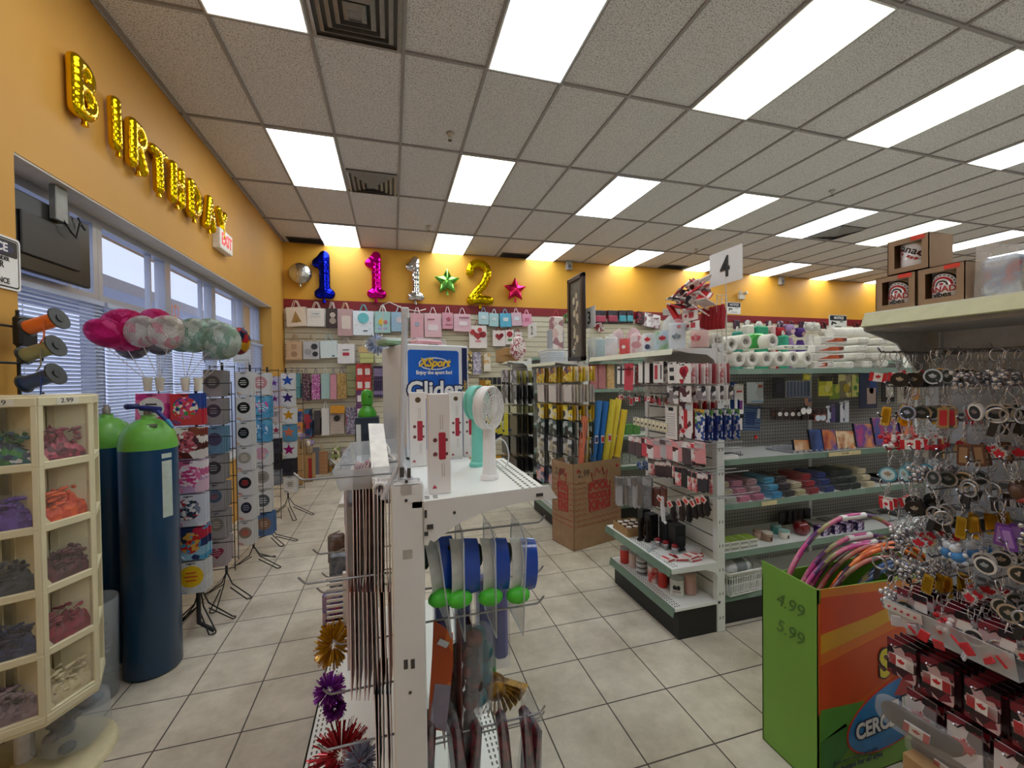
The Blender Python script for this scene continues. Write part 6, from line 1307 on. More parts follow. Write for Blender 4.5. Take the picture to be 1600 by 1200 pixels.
for i, (x, y, h_) in enumerate(((1.665, 2.57, .14), (1.70, 2.53, .15), (1.74, 2.55, .145), (1.70, 2.60, .15))):
    o = thing('black_figurine', 'slim black and bronze figurine on the low shelf beside the kraft tray', 'figurine', (x, y, ZL+.001), group='black figurines on the low shelf')
    MB().lathe([(.018, 0), (.02, .008), (.01, .02), (.012, h_*.5), (.016, h_*.62), (.009, h_*.75), (.012, h_*.88), (.006, h_)], n=12).build('figure', M('241c1a', .3, .3), o); MB().lathe([(.021, 0), (.021, .006)], n=12).build('foot', M('1c1614', .4), o)
for i, (x, y, w_, h_) in enumerate(((1.80, 2.72, .07, .17), (1.78, 2.60, .07, .17), (1.82, 2.46, .09, .18), (1.81, 2.36, .08, .17))):
    o = thing('black_gift_box', ['black box at the back of the low shelf, farthest from the post', 'second black box at the back of the low shelf', 'wide black box in the middle of the low shelf', 'black box nearest the post on the low shelf'][i], 'box', (x, y, ZL+.001)); MB().rbox(-w_/2, w_/2, -w_/2, w_/2, 0, h_, .003).build('carton', M('20222a', .4), o); MB().box(-w_*.3, w_*.3, -w_/2-.001, -w_/2, h_*.4, h_*.6).build('faint_print', M('34343c', .3), o)
for i, (x, y) in enumerate(((1.72, 2.44), (1.74, 2.38), (1.755, 2.31))):
    o = thing('mini_mug', 'small steel and dark red mug in the trio on the low shelf', 'mug', (x, y, ZL+.001), group='trio of mini mugs'); MB().lathe([(.018, 0), (.02, .004), (.02, .04), (.019, .04), (.018, .006), (0, .006)], n=16).build('steel_cup', STEEL, o); MB().lathe([(.0205, .04), (.021, .052), (.017, .058), (0, .06)], n=16).build('red_lid', M('8c1824', .2), o); MB().ring((.024, 0, .025), .01, .002, 'y', 12, 5).build('handle', STEEL, o)
o = thing('clear_bowl', 'clear plastic bowl on the low shelf near the slatwall', 'bowl', (1.84, 2.24, ZL+.001)); MB().lathe([(.03, 0), (.048, .05), (.05, .05), (.032, .0), (0, 0)], n=20).build('bowl', CLEAR2, o)
o = thing('wire_bundle', 'bundle of pale glass straws lying on the low shelf', 'straws', (1.64, 2.4, ZL+.006), (0, 0, .4)); b = MB()
for k in range(8): b.cyl((-.06+.004*k, -.02+.005*k, .002*(k % 3)), (.06, .02-.004*k, .003), .003, n=6)
b.build('straw', M('d8e0e0', .15, alpha=.7), o)
for i, (x, y, rz) in enumerate(((1.66, 2.24, .2), (1.73, 2.22, -.3), (1.80, 2.19, .1), (1.85, 2.22, .5), (1.78, 2.19, .3))):
    o = thing('playing_card_box', ['flat white box with red leaf flag print on the low shelf edge', 'white flat box beside the flag printed one', 'white and red flat box near post four', 'white flat box tilted against its neighbours near post four', 'white and red flat box lying on top by the post'][i], 'small box', (x, y, ZL+.001+(.02 if i == 4 else 0)), (0, 0, rz)); MB().rbox(-.045, .045, -.032, .032, 0, .018, .002).build('carton', M('f0eae6', .4), o)
    b = MB().box(-.04, -.02, -.028, .028, .018, .0186).box(.02, .04, -.028, .028, .018, .0186).box(-.04, .04, -.0325, -.032, .004, .014); b.build('red_print', M('c83038', .4), o)
# base deck jars
JR = [((1.67, 2.78), .035, .11, 'd04038', 'e0c8c4', 'red jar candle at the far end of the base deck'), ((1.69, 2.69), .035, .115, 'd8bcb0', 'e0d4d0', 'pale pink jar on the base deck'), ((1.685, 2.58), .038, .12, PRINT(['d8d8d8', '7c7c80', 'e8e8e8', '5c5c60'], 9, .3, kind='Z'), 'e0e0e0', 'grey and white banded jar on the base deck'), ((1.70, 2.46), .04, .12, PRINT(['f0e8e4', 'd04038', 'f0ecea', 'e8dcd8'], 8, .3, kind='n'), 'f0e8e4', 'white jar with a red leaf on the base deck'), ((1.715, 2.385), .03, .11, 'd83c34', 'd83c34', 'bright red box shaped jar on the base deck'),
      ((1.74, 2.27), .043, .115, 'e8e6e4', 'dcdad8', 'white jar with black moose print nearest the post'), ((1.83, 2.26), .04, .12, 'd8a8a0', 'd8b4ac', 'dusty pink jar behind the moose jar'), ((1.80, 2.40), .04, .12, 'a87c78', 'c8a8a4', 'dull rose jar at the back of the base deck')]
for i, ((x, y), r, h_, c1, c2, nm) in enumerate(JR):
    o = thing('jar_candle', nm, 'jar', (x, y, .197)); MB().lathe([(r*.94, 0), (r, .006), (r, h_*.86), (r*.97, h_*.9)], n=22).build('jar_body', MM(c1), o); MB().lathe([(r*1.03, h_*.9), (r*1.03, h_*1.0), (r*.95, h_*1.03), (0, h_*1.035)], n=22).build('lid', M('dcdcdc', .12, alpha=.6) if i < 6 else MM(c2), o)
    if i in (3, 5):
        b = MB(); vs = []
        poly = leaf(.016) if i == 3 else [(-.02, -.012), (.02, -.012), (.022, .006), (.012, .018), (0, .008), (-.014, .016), (-.024, .004)]
        T = Matrix.Rotation(-.7, 4, 'Z'); b.T = T; b.prism([(x_, z_+h_*.5) for x_, z_ in poly], -r-.0015, -r+.004); b.build('print', M('c82838' if i == 3 else '2c2424', .4), o)
        if i == 5: text('lettering', 'CANADA', .012, M('a83030', .4), o, Matrix.Rotation(-.7, 4, 'Z') @ Matrix.Translation((0, -r-.001, h_*.28)), .001)
# ------------------------------------------------------------- top shelf of end rack four
ZS = ZT4-.035
def roll(px, pyb, pyt, r, c1, lab, prints=(), clear=False, X=1.72):
    P = pt(px, (pyb+pyt)/2, X=X); h_ = pt(px, pyt, X=X).z-ZS
    o = thing('souvenir_roll', lab, 'roll', (X, P.y, ZS+.001)); MB().lathe([(r*.97, 0), (r, .004), (r, h_-.004), (r*.97, h_), (r*.35, h_), (r*.33, h_-.03)], n=24).build('roll_body', MM(c1), o)
    for k, cx, cz, s, col in prints:
        b = MB(); b.T = Matrix.Rotation(-.75+cx, 4, 'Z'); b.prism([(x, z+h_*cz) for x, z in (leaf(s) if k == 'l' else circ(s, 14))], -r-.0015, -r+.006); b.build('print', M(col, .4), o)
    if clear: MB().lathe([(r*1.05, .0), (r*1.08, h_*.9), (r*.8, h_*1.08), (r*.3, h_*1.18), (0, h_*1.2)], n=16).build('wrapper', CLEAR, o)
roll(1093, 548, 518, .048, 'e8b4a8', 'peach paper roll with a pink maple leaf nearest the post on the top shelf', [('l', -.4, .5, .032, 'd86068')], True)
roll(1058, 548, 506, .05, 'e0e8ee', 'pale paper roll with grey leaf on the top shelf', [('l', 0, .45, .03, '7c8c9c'), ('c', .3, .85, .012, 'd86068')], True)
roll(1034, 547, 518, .045, PRINT(['a8c8e4', 'c8dcec', '98c088', 'b8d8f0'], 6, .4, kind='n'), 'blue and green paper roll with red leaf on the top shelf', [('l', .2, .6, .026, 'd03848')])
roll(1013, 548, 522, .042, 'eceef2', 'white paper roll with red and navy leaf on the top shelf', [('l', 0, .65, .024, 'd03040'), ('c', 0, .3, .018, '40506c')])
roll(994, 549, 525, .042, PRINT(['e8a8b0', 'f0d8d8', 'd87880', 'f0c8c8'], 24, .4), 'pink checked paper roll on the top shelf', [], True)
roll(976, 551, 530, .04, 'd85858', 'red labelled roll on the top shelf', [('c', 0, .5, .014, 'f0e8e4')])
roll(955, 553, 528, .05, PRINT(['e8e4e4', 'd8dcdc', 'e0c8c8'], 10, .4), 'white round tub wrapped in plastic on the top shelf', [], True)
roll(938, 554, 531, .04, 'a8bcc0', 'grey blue tub at the far end of the top shelf')
for i, (px, py, col) in enumerate(((990, 523, 'e8b8c8'), (965, 524, 'e0c0cc'), (1048, 505, 'e8ecf0'))):
    P = pt(px, py, X=1.84); o = thing('plastic_bag', ['pink clear bag behind the checked roll', 'pink clear bag behind the white tub', 'large clear bag draped over the paper rolls'][i], 'plastic bag', P); b = MB(); rr = random.Random(i)
    pl = pillow([(x*rr.uniform(.8, 1.1), z*rr.uniform(.8, 1.1)) for x, z in circ(.09, 16)], .08, 4); pl.build('bag', M(col, .15, 0, .05, 20, alpha=.5, bump=.5), o, Tm((0, 0, -.03), (0, 0, -PI/2)))
# red scarves on the wire strip, red and white packs heap
o = None
for i in range(6):
    a = pt(1092+4*i, 482-1.5*i, X=XP-.10); zb_ = pt(1096, 548, X=XP-.1).z; o = thing('red_scarf', 'dark red scarf hanging beside the wire grid strip', 'scarf', (XP-.07+.01*i, a.y, a.z), group='dark red scarves by the wire strip')
    b = MB(); h_ = a.z-max(zb_, ZS+.12)
    b.tube([(0, 0, 0), (.006, 0, -h_*.3), (-.004, 0, -h_*.7), (0, 0, -h_)], [.01, .016, .018, .014], 8); b.build('cloth', M('a81c28', .6, var=.15, bump=.3), o)
rr = random.Random(77); RWm = [MM(x) for x in (RW, RW2, 'f0ecea', 'c82430', BW, 'd8ccc8')]
for i in range(34):
    t = i/34; px = 1047+rr.uniform(0, 60)*(1-t*.25)+t*16; py = 486-46*t+rr.uniform(-4, 4); P = pt(px, py, X=1.80+rr.uniform(-.04, .08))
    o = thing('souvenir_packet', 'white and red flat packet in the heap above the paper rolls', 'packet', P, (rr.uniform(-.7, .7), rr.uniform(-.7, .7), rr.uniform(0, 3)), 'heap of red and white packets')
    MB().rbox(-.055, .055, -.035, .035, -.004, .004, .002).build('packet', RWm[i % 6], o); MB().box(-.05, .05, -.03, -.012, .004, .0046).build('header_print', RWm[(i+3) % 6], o)
for i, (px0, px1, y0, y1, nm, col) in enumerate(((1066, 1090, 486, 501, 'white card with red print leaning above the pale roll', CARD), (1070, 1092, 502, 516, 'smaller white card with red seven under the leaning card', CARD))):
    face_pack(px0, px1, y0, y1, 1.77, col, nm, 0, prints=[('r', .1, .45, .3, 'd04050', .8), ('l', -.25, .5, .2, 'c02030')])
a, c = pt(1045, 476, X=1.75), pt(1066, 512, X=1.75); o = thing('red_box_stick', 'long red box sticking up at a slant from the top shelf heap', 'box', (a+c)/2); d = (a-c); b = MB(); b.T = Matrix.Translation((0, 0, 0)) @ d.to_track_quat('Z', 'Y').to_matrix().to_4x4(); L_ = d.length; b.rbox(-.014, .014, -.014, .014, -L_/2, L_/2, .002); b.build('carton', M('c42024', .35), o); b2 = MB(); b2.T = b.T; b2.box(-.0145, -.014, -.008, .008, -L_*.3, L_*.3); b2.build('side_print', M('e8c8c0', .4), o)
# ------------------------------------------------------------- row four, top shelf
Ys = 2.15
def tissue(px, py, lab, Y0=2.17, ln=.26, r=.0485, core=True):
    P = pt(px, py, Y=Y0); o = thing('paper_towel_roll', lab, 'paper roll', (P.x, Y0, P.z), (0, random.uniform(0, 6), random.uniform(-.06, .06)))
    b = MB(); b.T = Matrix.Rotation(PI/2, 4, 'X') @ Matrix.Translation((0, 0, -ln)); b.lathe([(r*.9, 0), (r, .006), (r, ln-.008), (r*.93, ln-.002), (r*.8, ln), (.02, ln-.004), (.017, ln-.05), (.017, .004)], n=26, closed=True); b.build('paper', M('ece9df', .6, var=.03, scale=12, bump=.25), o)
    b = MB(); b.T = Matrix.Rotation(PI/2, 4, 'X') @ Matrix.Translation((0, 0, -ln)); rr = random.Random(int(px)); b.lathe([(.0175, ln-.02), (.0165, ln-.001), (.014, ln-.001), (.014, ln-.02)], n=14)
    for k in range(5): t = rr.uniform(0, 6.28); b.add([(.018*math.cos(t), .018*math.sin(t), ln), (.024*math.cos(t+.5), .024*math.sin(t+.5), ln+.001), (.006*math.cos(t+2.5), .006*math.sin(t+2.5), ln+.001)], [(0, 1, 2)])
    b.build('core', M('a8a49a', .5), o)
names = ['nearest the post', 'second from the post', 'third from the post', 'fourth from the post', 'fifth from the post', 'sixth from the post', 'last before the foil boxes']
for i, px in enumerate((1129, 1155.5, 1176.5, 1198.5, 1219.5, 1240.5, 1263)): tissue(px, 561.5-.3*i, 'white wrapped paper towel roll in the bottom layer, '+names[i])
for i, (px, py) in enumerate(((1122, 532), (1144, 538), (1166, 533.5), (1208, 532.5))): tissue(px, py, 'white wrapped paper towel roll in the top layer, '+['beside the post', 'second along', 'third along', 'alone on the right'][i], 2.2, .24)
P = pt(1187, 530, Y=2.28); o = thing('green_pack', 'bright green pack lying behind the paper towel rolls', 'pack', P); MB().rbox(-.05, .05, 0, .12, -.06, .04, .01).build('pouch', PRINT(['58c860', '78d880', '38a048'], 14, .3), o)
for i, (px, py, w_, h_, m, nm) in enumerate(((1186, 520, .12, .1, '2ca078', 'teal green fabric bin standing behind the paper rolls'), (1168, 520, .07, .12, 'e0dcd0', 'cream dispenser bottle behind the paper rolls'), (1152, 523, .05, .05, '2c8c78', 'small teal ball brush behind the paper rolls'), (1223, 528, .05, .04, '34a888', 'teal bow on the shelf behind the lone top roll'), (1203, 518, .05, .09, 'd8b4b0', 'pink bottle behind the paper rolls'))):
    P = pt(px, py, Y=2.62); o = thing('household_item', nm, 'household item', (P.x, 2.62, zt4+.0))
    hz = P.z-zt4+h_/2; MB().rbox(-w_/2, w_/2, -.04, .04, 0.0, hz, .012).build('body', M(m, .5), o); MB().lathe([(w_*.2, hz), (w_*.22, hz+.02), (w_*.1, hz+.04)], n=10).build('cap', M('dcdad4', .4), o)
MB().box(XP+.1, 6.2, 2.53, 2.84, zt4-.02, zt4).build('shelf', SHELFW, row4)
# foil and wrap cartons
FO = PRINT(['e8dcd0', 'd8622c', 'b84c24', 'f0e4d8'], 3.2, .3, kind='n')
def wrapbox(px, py, lab, ori=True, w_=.1, ln=.3, rz=0., h_=.047, Y0=2.16, end=False):
    P = pt(px, py, Y=Y0); o = thing('wrap_carton', lab, 'box', (P.x, Y0, P.z), (0, 0, rz))
    if ori:
        MB().rbox(0, ln, 0, .055, -h_/2, h_/2, .003).build('carton', M('e6e2dc', .4), o); MB().prism([(.02, -h_*.3), (ln*.9, -h_*.2), (ln*.95, h_*.35), (ln*.5, h_*.3), (.1, h_*.05)], -.001, 0).build('orange_print', M('cc5c30', .35, var=.3, scale=18), o)
        MB().box(ln*.8, ln*.95, -.0015, -.001, -h_*.1, h_*.3).build('dark_print', M('7c3c28', .4), o)
    else:
        MB().rbox(-w_/2, w_/2, 0, .26, -h_/2, h_/2, .012).build('pack_body', M('e9e6de', .55, bump=.2), o); MB().cb((w_*.1, -.001, h_*.2), (.012, .002, .003), rot=(0, .5, 0)).build('seam', M('8c8880', .5), o)
for i, (px, py, ln) in enumerate(((1284, 531, .24), (1274, 545, .27), (1274, 558, .27), (1273, 570.5, .12))): wrapbox(px, py, ['top', 'second', 'third', 'bottom'][i]+' orange and white foil wrap carton of the stack right of the rolls', True, ln=ln)
W_ = [(1297, 568), (1328, 570), (1357, 569), (1382, 568), (1346, 556), (1372, 556), (1400, 557), (1350, 544), (1378, 545), (1404, 545), (1352, 532), (1380, 533), (1406, 534)]
for i, (px, py) in enumerate(W_):
    col = 'white wrapped flat pack in the stack right of the foil cartons'; wrapbox(px, py, col, False, .1 if i < 4 else .105); bpy.data.objects[-1] if False else None
for o in [o for o in C.objects if o.get('label') == 'white wrapped flat pack in the stack right of the foil cartons']: o['group'] = 'stack of white wrapped flat packs'
P = pt(1310, 520, Y=2.3); o = thing('white_sleeve', 'long white wrapped roll lying on top of the flat packs', 'paper roll', P, (0, 0, .05)); MB().tube([(-.09, 0, 0), (.26, 0, .012), (.36, 0, .008)], .036, 12).build('sleeve', M('edeae2', .6, bump=.2), o); MB().cyl((.36, 0, .008), (.375, 0, .008), .03, .02, 12).build('twisted_end', M('dcd8ce', .6), o)
P = pt(1247, 540, Y=2.35); 
for i in range(5):
    P = pt(1222+11*i, 543-1.2*(i % 2), Y=2.36); o = thing('white_flat_pack', 'small white flat pack behind the paper towel rolls', 'pack', P, group='white flat packs behind the rolls'); MB().rbox(-.045, .045, 0, .08, -.012, .012, .004).build('pack', M('dedcd6', .5), o)
P = pt(1400, 528, Y=2.5); o = thing('dark_cap_pack', 'dark folded item on the white packs', 'pack', pt(1388, 527, Y=2.3)); MB().add([(-.06, 0, -.02), (.06, 0, -.02), (.09, 0, .01), (0, .05, .04)], [(0, 1, 2, 3)]).build('cloth', M('2c2a2c', .6), o)
P = pt(1434, 524, Y=2.25); o = thing('wipes_tub', 'white tub with blue and pink label behind the keychains', 'tub', (P.x, 2.25, zt4)); H_ = P.z+.03-zt4; MB().rbox(-.05, .05, 0, .08, 0, H_, .02).build('tub_body', WHITE, o); MB().box(-.02, .02, -.001, 0, H_*.4, H_*.9).build('label_print', M('2878c0', .4), o); MB().box(.02, .045, -.001, 0, H_*.5, H_*.95).build('label_print', M('c82878', .4), o)
nz = notice(1295, 1322, 492, 514, 2.76, 'white notice sign with black header standing behind the foil cartons')
MB().cyl((0, .004, 0), (0, .004, zt4-nz.location.z), .004, n=8).build('stem', STEEL, nz)
# plush toys on the shelf behind
MB().box(XP+.1, 6.2, 2.53, 2.84, zt4+.0, zt4+.001).build('shelf_liner', SHELFW, row4)
for i, (px, py, c1, c2, nm, r) in enumerate(((1218, 520, 'a01c2c', 'e8a8a8', 'red plush toy with pink face behind the paper rolls', .055), (1232, 516, '9c80b0', 'f0c8c8', 'plush doll with lilac hair and pink face', .06), (1250, 520, '50307c', 'c8a090', 'purple plush doll', .05), (1263, 510, 'dcd8d4', 'e8e4e0', 'first white plush cat', .045), (1274, 511, 'd8d4ce', 'e4e0dc', 'second white plush cat by the notice', .045), (1285, 520, 'd8cfc4', 'ece4d8', 'cream plush toy just left of the notice', .04))):
    P = pt(px, py, Y=2.66); o = thing('plush_toy', nm+' on the shelf' if len(nm.split()) < 10 else nm, 'plush toy', (P.x, 2.66, zt4+.001)); hz = max(.1, P.z-zt4)
    MB().lathe([(r*.8, 0), (r*1.0, hz*.25), (r*.75, hz*.6), (r*.4, hz*.8)], n=14).build('plush_body', M(c1, .9, bump=.4), o); b = MB().sphere((0, 0, hz), r*.8, 14, 9); 
    for s_ in (-1, 1): b.sphere((s_*r*.6, 0, hz+r*.55), r*.28, 10, 6)
    b.build('plush_head', M(c1, .9, bump=.4), o); MB().sphere((0, -r*.45, hz-.004), r*.5, 12, 7, sc=(1, .7, 1)).build('face', M(c2, .8), o)
    b = MB()
    for s_ in (-1, 1): b.sphere((s_*r*.2, -r*.8, hz+r*.08), r*.07, 8, 5)
    b.build('eyes', INK, o)
# ------------------------------------------------------------- row four: hanging goods on the pegboard
def cam_pack(px0, px1, y0, y1, Y, mats, label, prints=(), n=0, dy=.02, th=.004, rot=(0, 0, 0), name='hanging_pack', cat='pack', grp=None, root=row4):
    a, c = pt(px0, (y0+y1)/2, Y=Y), pt(px1, (y0+y1)/2, Y=Y); w_ = c.x-a.x; xc = (a.x+c.x)/2; zt_, zb_ = pt((px0+px1)/2, y0, Y=Y).z, pt((px0+px1)/2, y1, Y=Y).z; h_ = zt_-zb_
    o = thing(name, label, cat, (xc, Y, zt_), rot, grp); MB().rbox(-w_/2, w_/2, 0, max(th, .004), -h_, 0, .0015).build('card', MM(mats), o)
    for p in prints:
        k, cx, cz, s, col = p[:5]; e = p[5] if len(p) > 5 else 1; cx, cz, s = cx*w_, -h_*cz, s*w_
        poly = {'r': lambda: [(cx-s/2, cz-s*e/2), (cx+s/2, cz-s*e/2), (cx+s/2, cz+s*e/2), (cx-s/2, cz+s*e/2)], 'c': lambda: circ(s/2, 16, cx, cz, e), 'l': lambda: leaf(s/2, cx, cz), 's': lambda: [(x+cx, z+cz) for x, z in star_poly(s/2, s/4)]}[k]()
        MB().prism(poly, -.002, 0).build('print', MM(col), o)
    if root is not None: MB().tube([(xc, 2.5, zt_-.008), (xc, Y-.02, zt_-.008), (xc, Y-.03, zt_+.002)], .0022, 5).build('peg_hook', STEEL, root)
    return o
YH = 2.40
cam_pack(1126, 1141, 599, 646, 2.3, CARD, 'white card with red scribble beside post four', [('r', 0, .45, .6, 'd04848', .3), ('r', .1, .8, .5, '7c7c80', .8)]); cam_pack(1141, 1152, 597, 648, 2.32, '2454a8', 'narrow blue card beside the white one', [('r', 0, .2, .6, 'f0f0f0', .5)])
cam_pack(1148, 1162, 600, 647, 2.28, CARD, 'white card with red scribble and purple squares', [('r', .1, .7, .5, '6c3080', 1.6), ('r', 0, .25, .6, 'd83c3c', .25), ('r', -.1, .7, .2, '2454a8', 5)]); cam_pack(1167, 1193, 597, 630, YH, PRINT(['e0e4e4', 'c8d0d4', 'dce8f0'], 8, .3), 'pale silver sheet pack on the pegboard', [('r', .3, .2, .25, 'b06048', .6), ('r', .1, .92, .7, '90c0e0', .1)])
cam_pack(1163, 1190, 634, 673, YH, PRINT(['3c5c88', '7c98b8', '28406c'], 9, .3, kind='Z'), 'blue striped pack under the silver sheet', [('r', -.1, .5, .5, '2c4478', 1.2), ('r', .35, .3, .15, 'e8ecf0', 3)], rot=(0, .08, 0)); cam_pack(1142, 1160, 654, 672, 2.3, CARD, 'small white card with red print and black loop', [('r', 0, .75, .6, 'd84040', .2)])
cam_pack(1208, 1226, 590, 622, YH, '1c1c26', 'black card left of the grid calendar pack', [('r', 0, .5, .6, '2c2c3c', 1)])
cam_pack(1228, 1266, 595, 621, YH, 'c8ccd0', 'pack printed with a grey blue grid of squares', [('r', -.42+.14*i, .14+.18*j, .105, '58688c', 1) for i in range(7) for j in range(5)])
cam_pack(1255, 1267, 584, 594, YH-.02, 'd8d040', 'small round yellow tag above the grid pack', [('c', 0, .5, .6, 'f0e860')]); cam_pack(1257, 1268, 622, 634, YH, PRINT(['b05838', '305898', 'd8a080'], 30, .3), 'small orange and blue card under the grid pack')
YLW = PRINT(['e0dc30', 'f0ec58', 'c8c828', 'e8e448'], 12, .3)
cam_pack(1279, 1301, 590, 619, YH-.05, YLW, 'bright yellow bag pack with black header', [('r', 0, .06, .9, '28281c', .3), ('c', .1, .6, .4, 'f4f08c')]); cam_pack(1296, 1312, 600, 624, YH-.02, PRINT(['a8c830', 'd8dc50', '88a828'], 14, .3), 'lime yellow pack tucked under the bright yellow one')
cam_pack(1310, 1330, 585, 621, YH, PRINT(['d8d068', 'a89c80', 'e8e098', '8c8458'], 14, .3), 'pale yellow pack with photo print', [('c', .1, .6, .5, 'c8b030')]); cam_pack(1331, 1342, 585, 620, YH, PRINT(['c8cc58', '78a848', 'e0e080'], 14, .3), 'yellow green pack beside the photo print one', [('c', 0, .6, .5, '58a040')])
cam_pack(1343, 1371, 583, 638, YH, PRINT(['1c3c78', '28509c', '142c58'], 6, .3), 'tall royal blue pack with a doll picture', [('r', .15, .65, .5, 'd8c0b8', 1.3), ('c', .15, .5, .25, 'b05068')])
cam_pack(1378, 1398, 592, 628, YH, '242428', 'black framed pack with a white picture', [('r', .1, .5, .6, 'd8d4cc', 1.2)]); cam_pack(1402, 1424, 598, 630, YH, 'c8c0b4', 'beige pack with a dark figure', [('r', .1, .5, .2, '3c2c28', 3)]); cam_pack(1424, 1436, 600, 625, YH-.03, 'd8a058', 'orange and pink pack next to the keychains', [('c', 0, .6, .5, 'd05888')])
for k in range(9): cam_pack(1204+10*k, 1213+10*k, 638, 656, 2.3-.01*(k % 2), '2c1c1a', 'dark brown eyeglass pack in the row under the grid pack', [('c', 0, .5, .7, 'e8e4e0' if k in (1, 2, 3, 4) else '4c2c28', .8), ('r', 0, .1, .8, '4c3028', .2)], grp='dark eyeglass packs')
cam_pack(1251, 1268, 637, 647, 2.26, '3c3430', 'pack of two big white googly discs', [('c', -.25, .5, .48, 'f4f2f0'), ('c', .25, .5, .48, 'f4f2f0')]); cam_pack(1273, 1291, 648, 658, 2.26, 'a84838', 'pack of two pale blue oval discs', [('c', -.22, .5, .48, 'd0e0ec', .8), ('c', .22, .5, .48, 'd0e0ec', .8)])
for k in range(5): cam_pack(1291+7*k, 1299+7*k, 634-2*k, 660, 2.34, [PRINT(['e8ecf0', '2c3038', 'd8dce4'], 20, .3), '5c4c80', '28303c', PRINT(['f0f0f0', '3c4860', 'e8e8ec'], 16, .3), 'dce0e4'][k], ['white and black slim pack', 'violet slim pack', 'dark slim pack', 'blue and white dotted pack', 'pale slim pack'][k]+' in the group above the colouring books')
# standing books on shelf z1
BK = [(1240, 1268, 672, 690, ['e8b088', 'd87848', 'c89868', 'f0d0b0'], 'orange doll book low on the shelf'), (1264, 1282, 660, 693, ['28386c', '3c5898', '1c2848'], 'navy book leaning left of the red one'), (1284, 1304, 661, 692, ['b03850', '5c4c98', 'd88048', '8c2838'], 'red and violet book'), (1305, 1334, 665, 692, ['e8b060', 'd87838', 'f0d8b0', 'b05828'], 'orange floral book'),
      (1334, 1362, 654, 690, ['d85868', 'e89858', '6c4c98', 'c84878'], 'pink sunset book'), (1362, 1402, 647, 689, ['d84858', 'e8a840', '8c4888', '3c5898', 'c83858'], 'large purple and orange sunset book'), (1402, 1424, 637, 686, ['3c5c88', 'c85858', 'e08858', '5c3c68'], 'tall blue and red book by the keychains')]
for x0, x1, y0, y1, cs, nm in BK:
    o = cam_pack(x0, x1, y0, y1, 2.2, PRINT(cs, 7, .25, kind='n'), nm+' standing on the upper shelf', th=.012, rot=(-.2, random.uniform(-.03, .03)+.06, 0), name='colouring_book', cat='book', root=None)
    dz = z1-(o.location.z-(pt((x0+x1)/2, y0, Y=2.2).z-pt((x0+x1)/2, y1, Y=2.2).z)); o.location.z += dz+.004
    a, c = pt(x0, y1, Y=2.2), pt(x1, y1, Y=2.2); w_ = c.x-a.x; h_ = pt(x0, y0, Y=2.2).z-a.z
    MB().box(-w_/2-.004, -w_/2, 0, .014, -h_, 0).build('spine', M('1c2438', .4), o)
# bead tubes lying on the shelf
for i in range(22):
    px = 1172+i*5.8; P = pt(px, 694, Z=z1+.012); o = thing('bead_tube', 'clear dotted bead tube lying on the upper shelf', 'tube', (P.x, 2.17+.012*(i % 2), z1+.011), (0, 0, .12), 'clear bead tubes'); MB().cyl((0, 0, 0), (0, .2, 0), .010, n=8).build('tube', M('c8ccd4', .12, alpha=.45), o); b = MB()
    for k in range(8): b.sphere((0, .01+.025*k, 0), .0065, 6, 4, k % 2)
    b.build('beads', [M('8c6c70', .3), M('dcdce4', .3)], o)
o = thing('spring_toy', 'black and white coiled spring cord lying by post four', 'spring', (XP+.06, 2.2, z1+.018)); b = MB(); pts = [(.004*k*.6, .03+.012*math.sin(k*.9), .012*math.cos(k*.9)) for k in range(90)]; b.tube(pts, .004, 5); b.build('coil', PRINT(['1c1c1c', '28282a', 'e0e0e0'], 20, .4, kind='w'), o)
P = pt(1150, 705, Z=z1+.01); o = thing('white_pamphlet', 'white small box on the shelf edge by post four', 'box', (XP+.12, 2.165, z1+.001)); MB().rbox(-.06, .06, 0, .05, 0, .022, .002).build('carton', CARD, o)
P = pt(1181, 683, Y=2.25); o = thing('red_rosette', 'small red star bow above the spring cord', 'bow', P); b = MB(); b.prism(star_poly(.016, .008, 8), -.004, .004); b.build('bow', M('d82c34', .4), o)
# price labels on rails
def rail_label(px0, px1, y, z, txt, col, lab):
    a, c = pt(px0, y, Y=2.13), pt(px1, y, Y=2.13); w_ = c.x-a.x; o = thing('price_card', lab, 'price label', ((a.x+c.x)/2, 2.131, z-.015), (-.3*0, 0, 0)); MB().box(-w_/2, w_/2, -.0015, 0, -.014, .014).build('card', M(col, .5), o)
    if txt: text('lettering', txt, .016, INK, o, Matrix.Translation((0, -.003, 0)), .0006)
rail_label(1295, 1345, 704, z1, '2 for 4.99', 'd8c898', 'tan price strip with writing on the upper shelf edge'); rail_label(1190, 1214, 783, z2, '', 'e0d0a0', 'plain cream price card on the middle shelf edge')
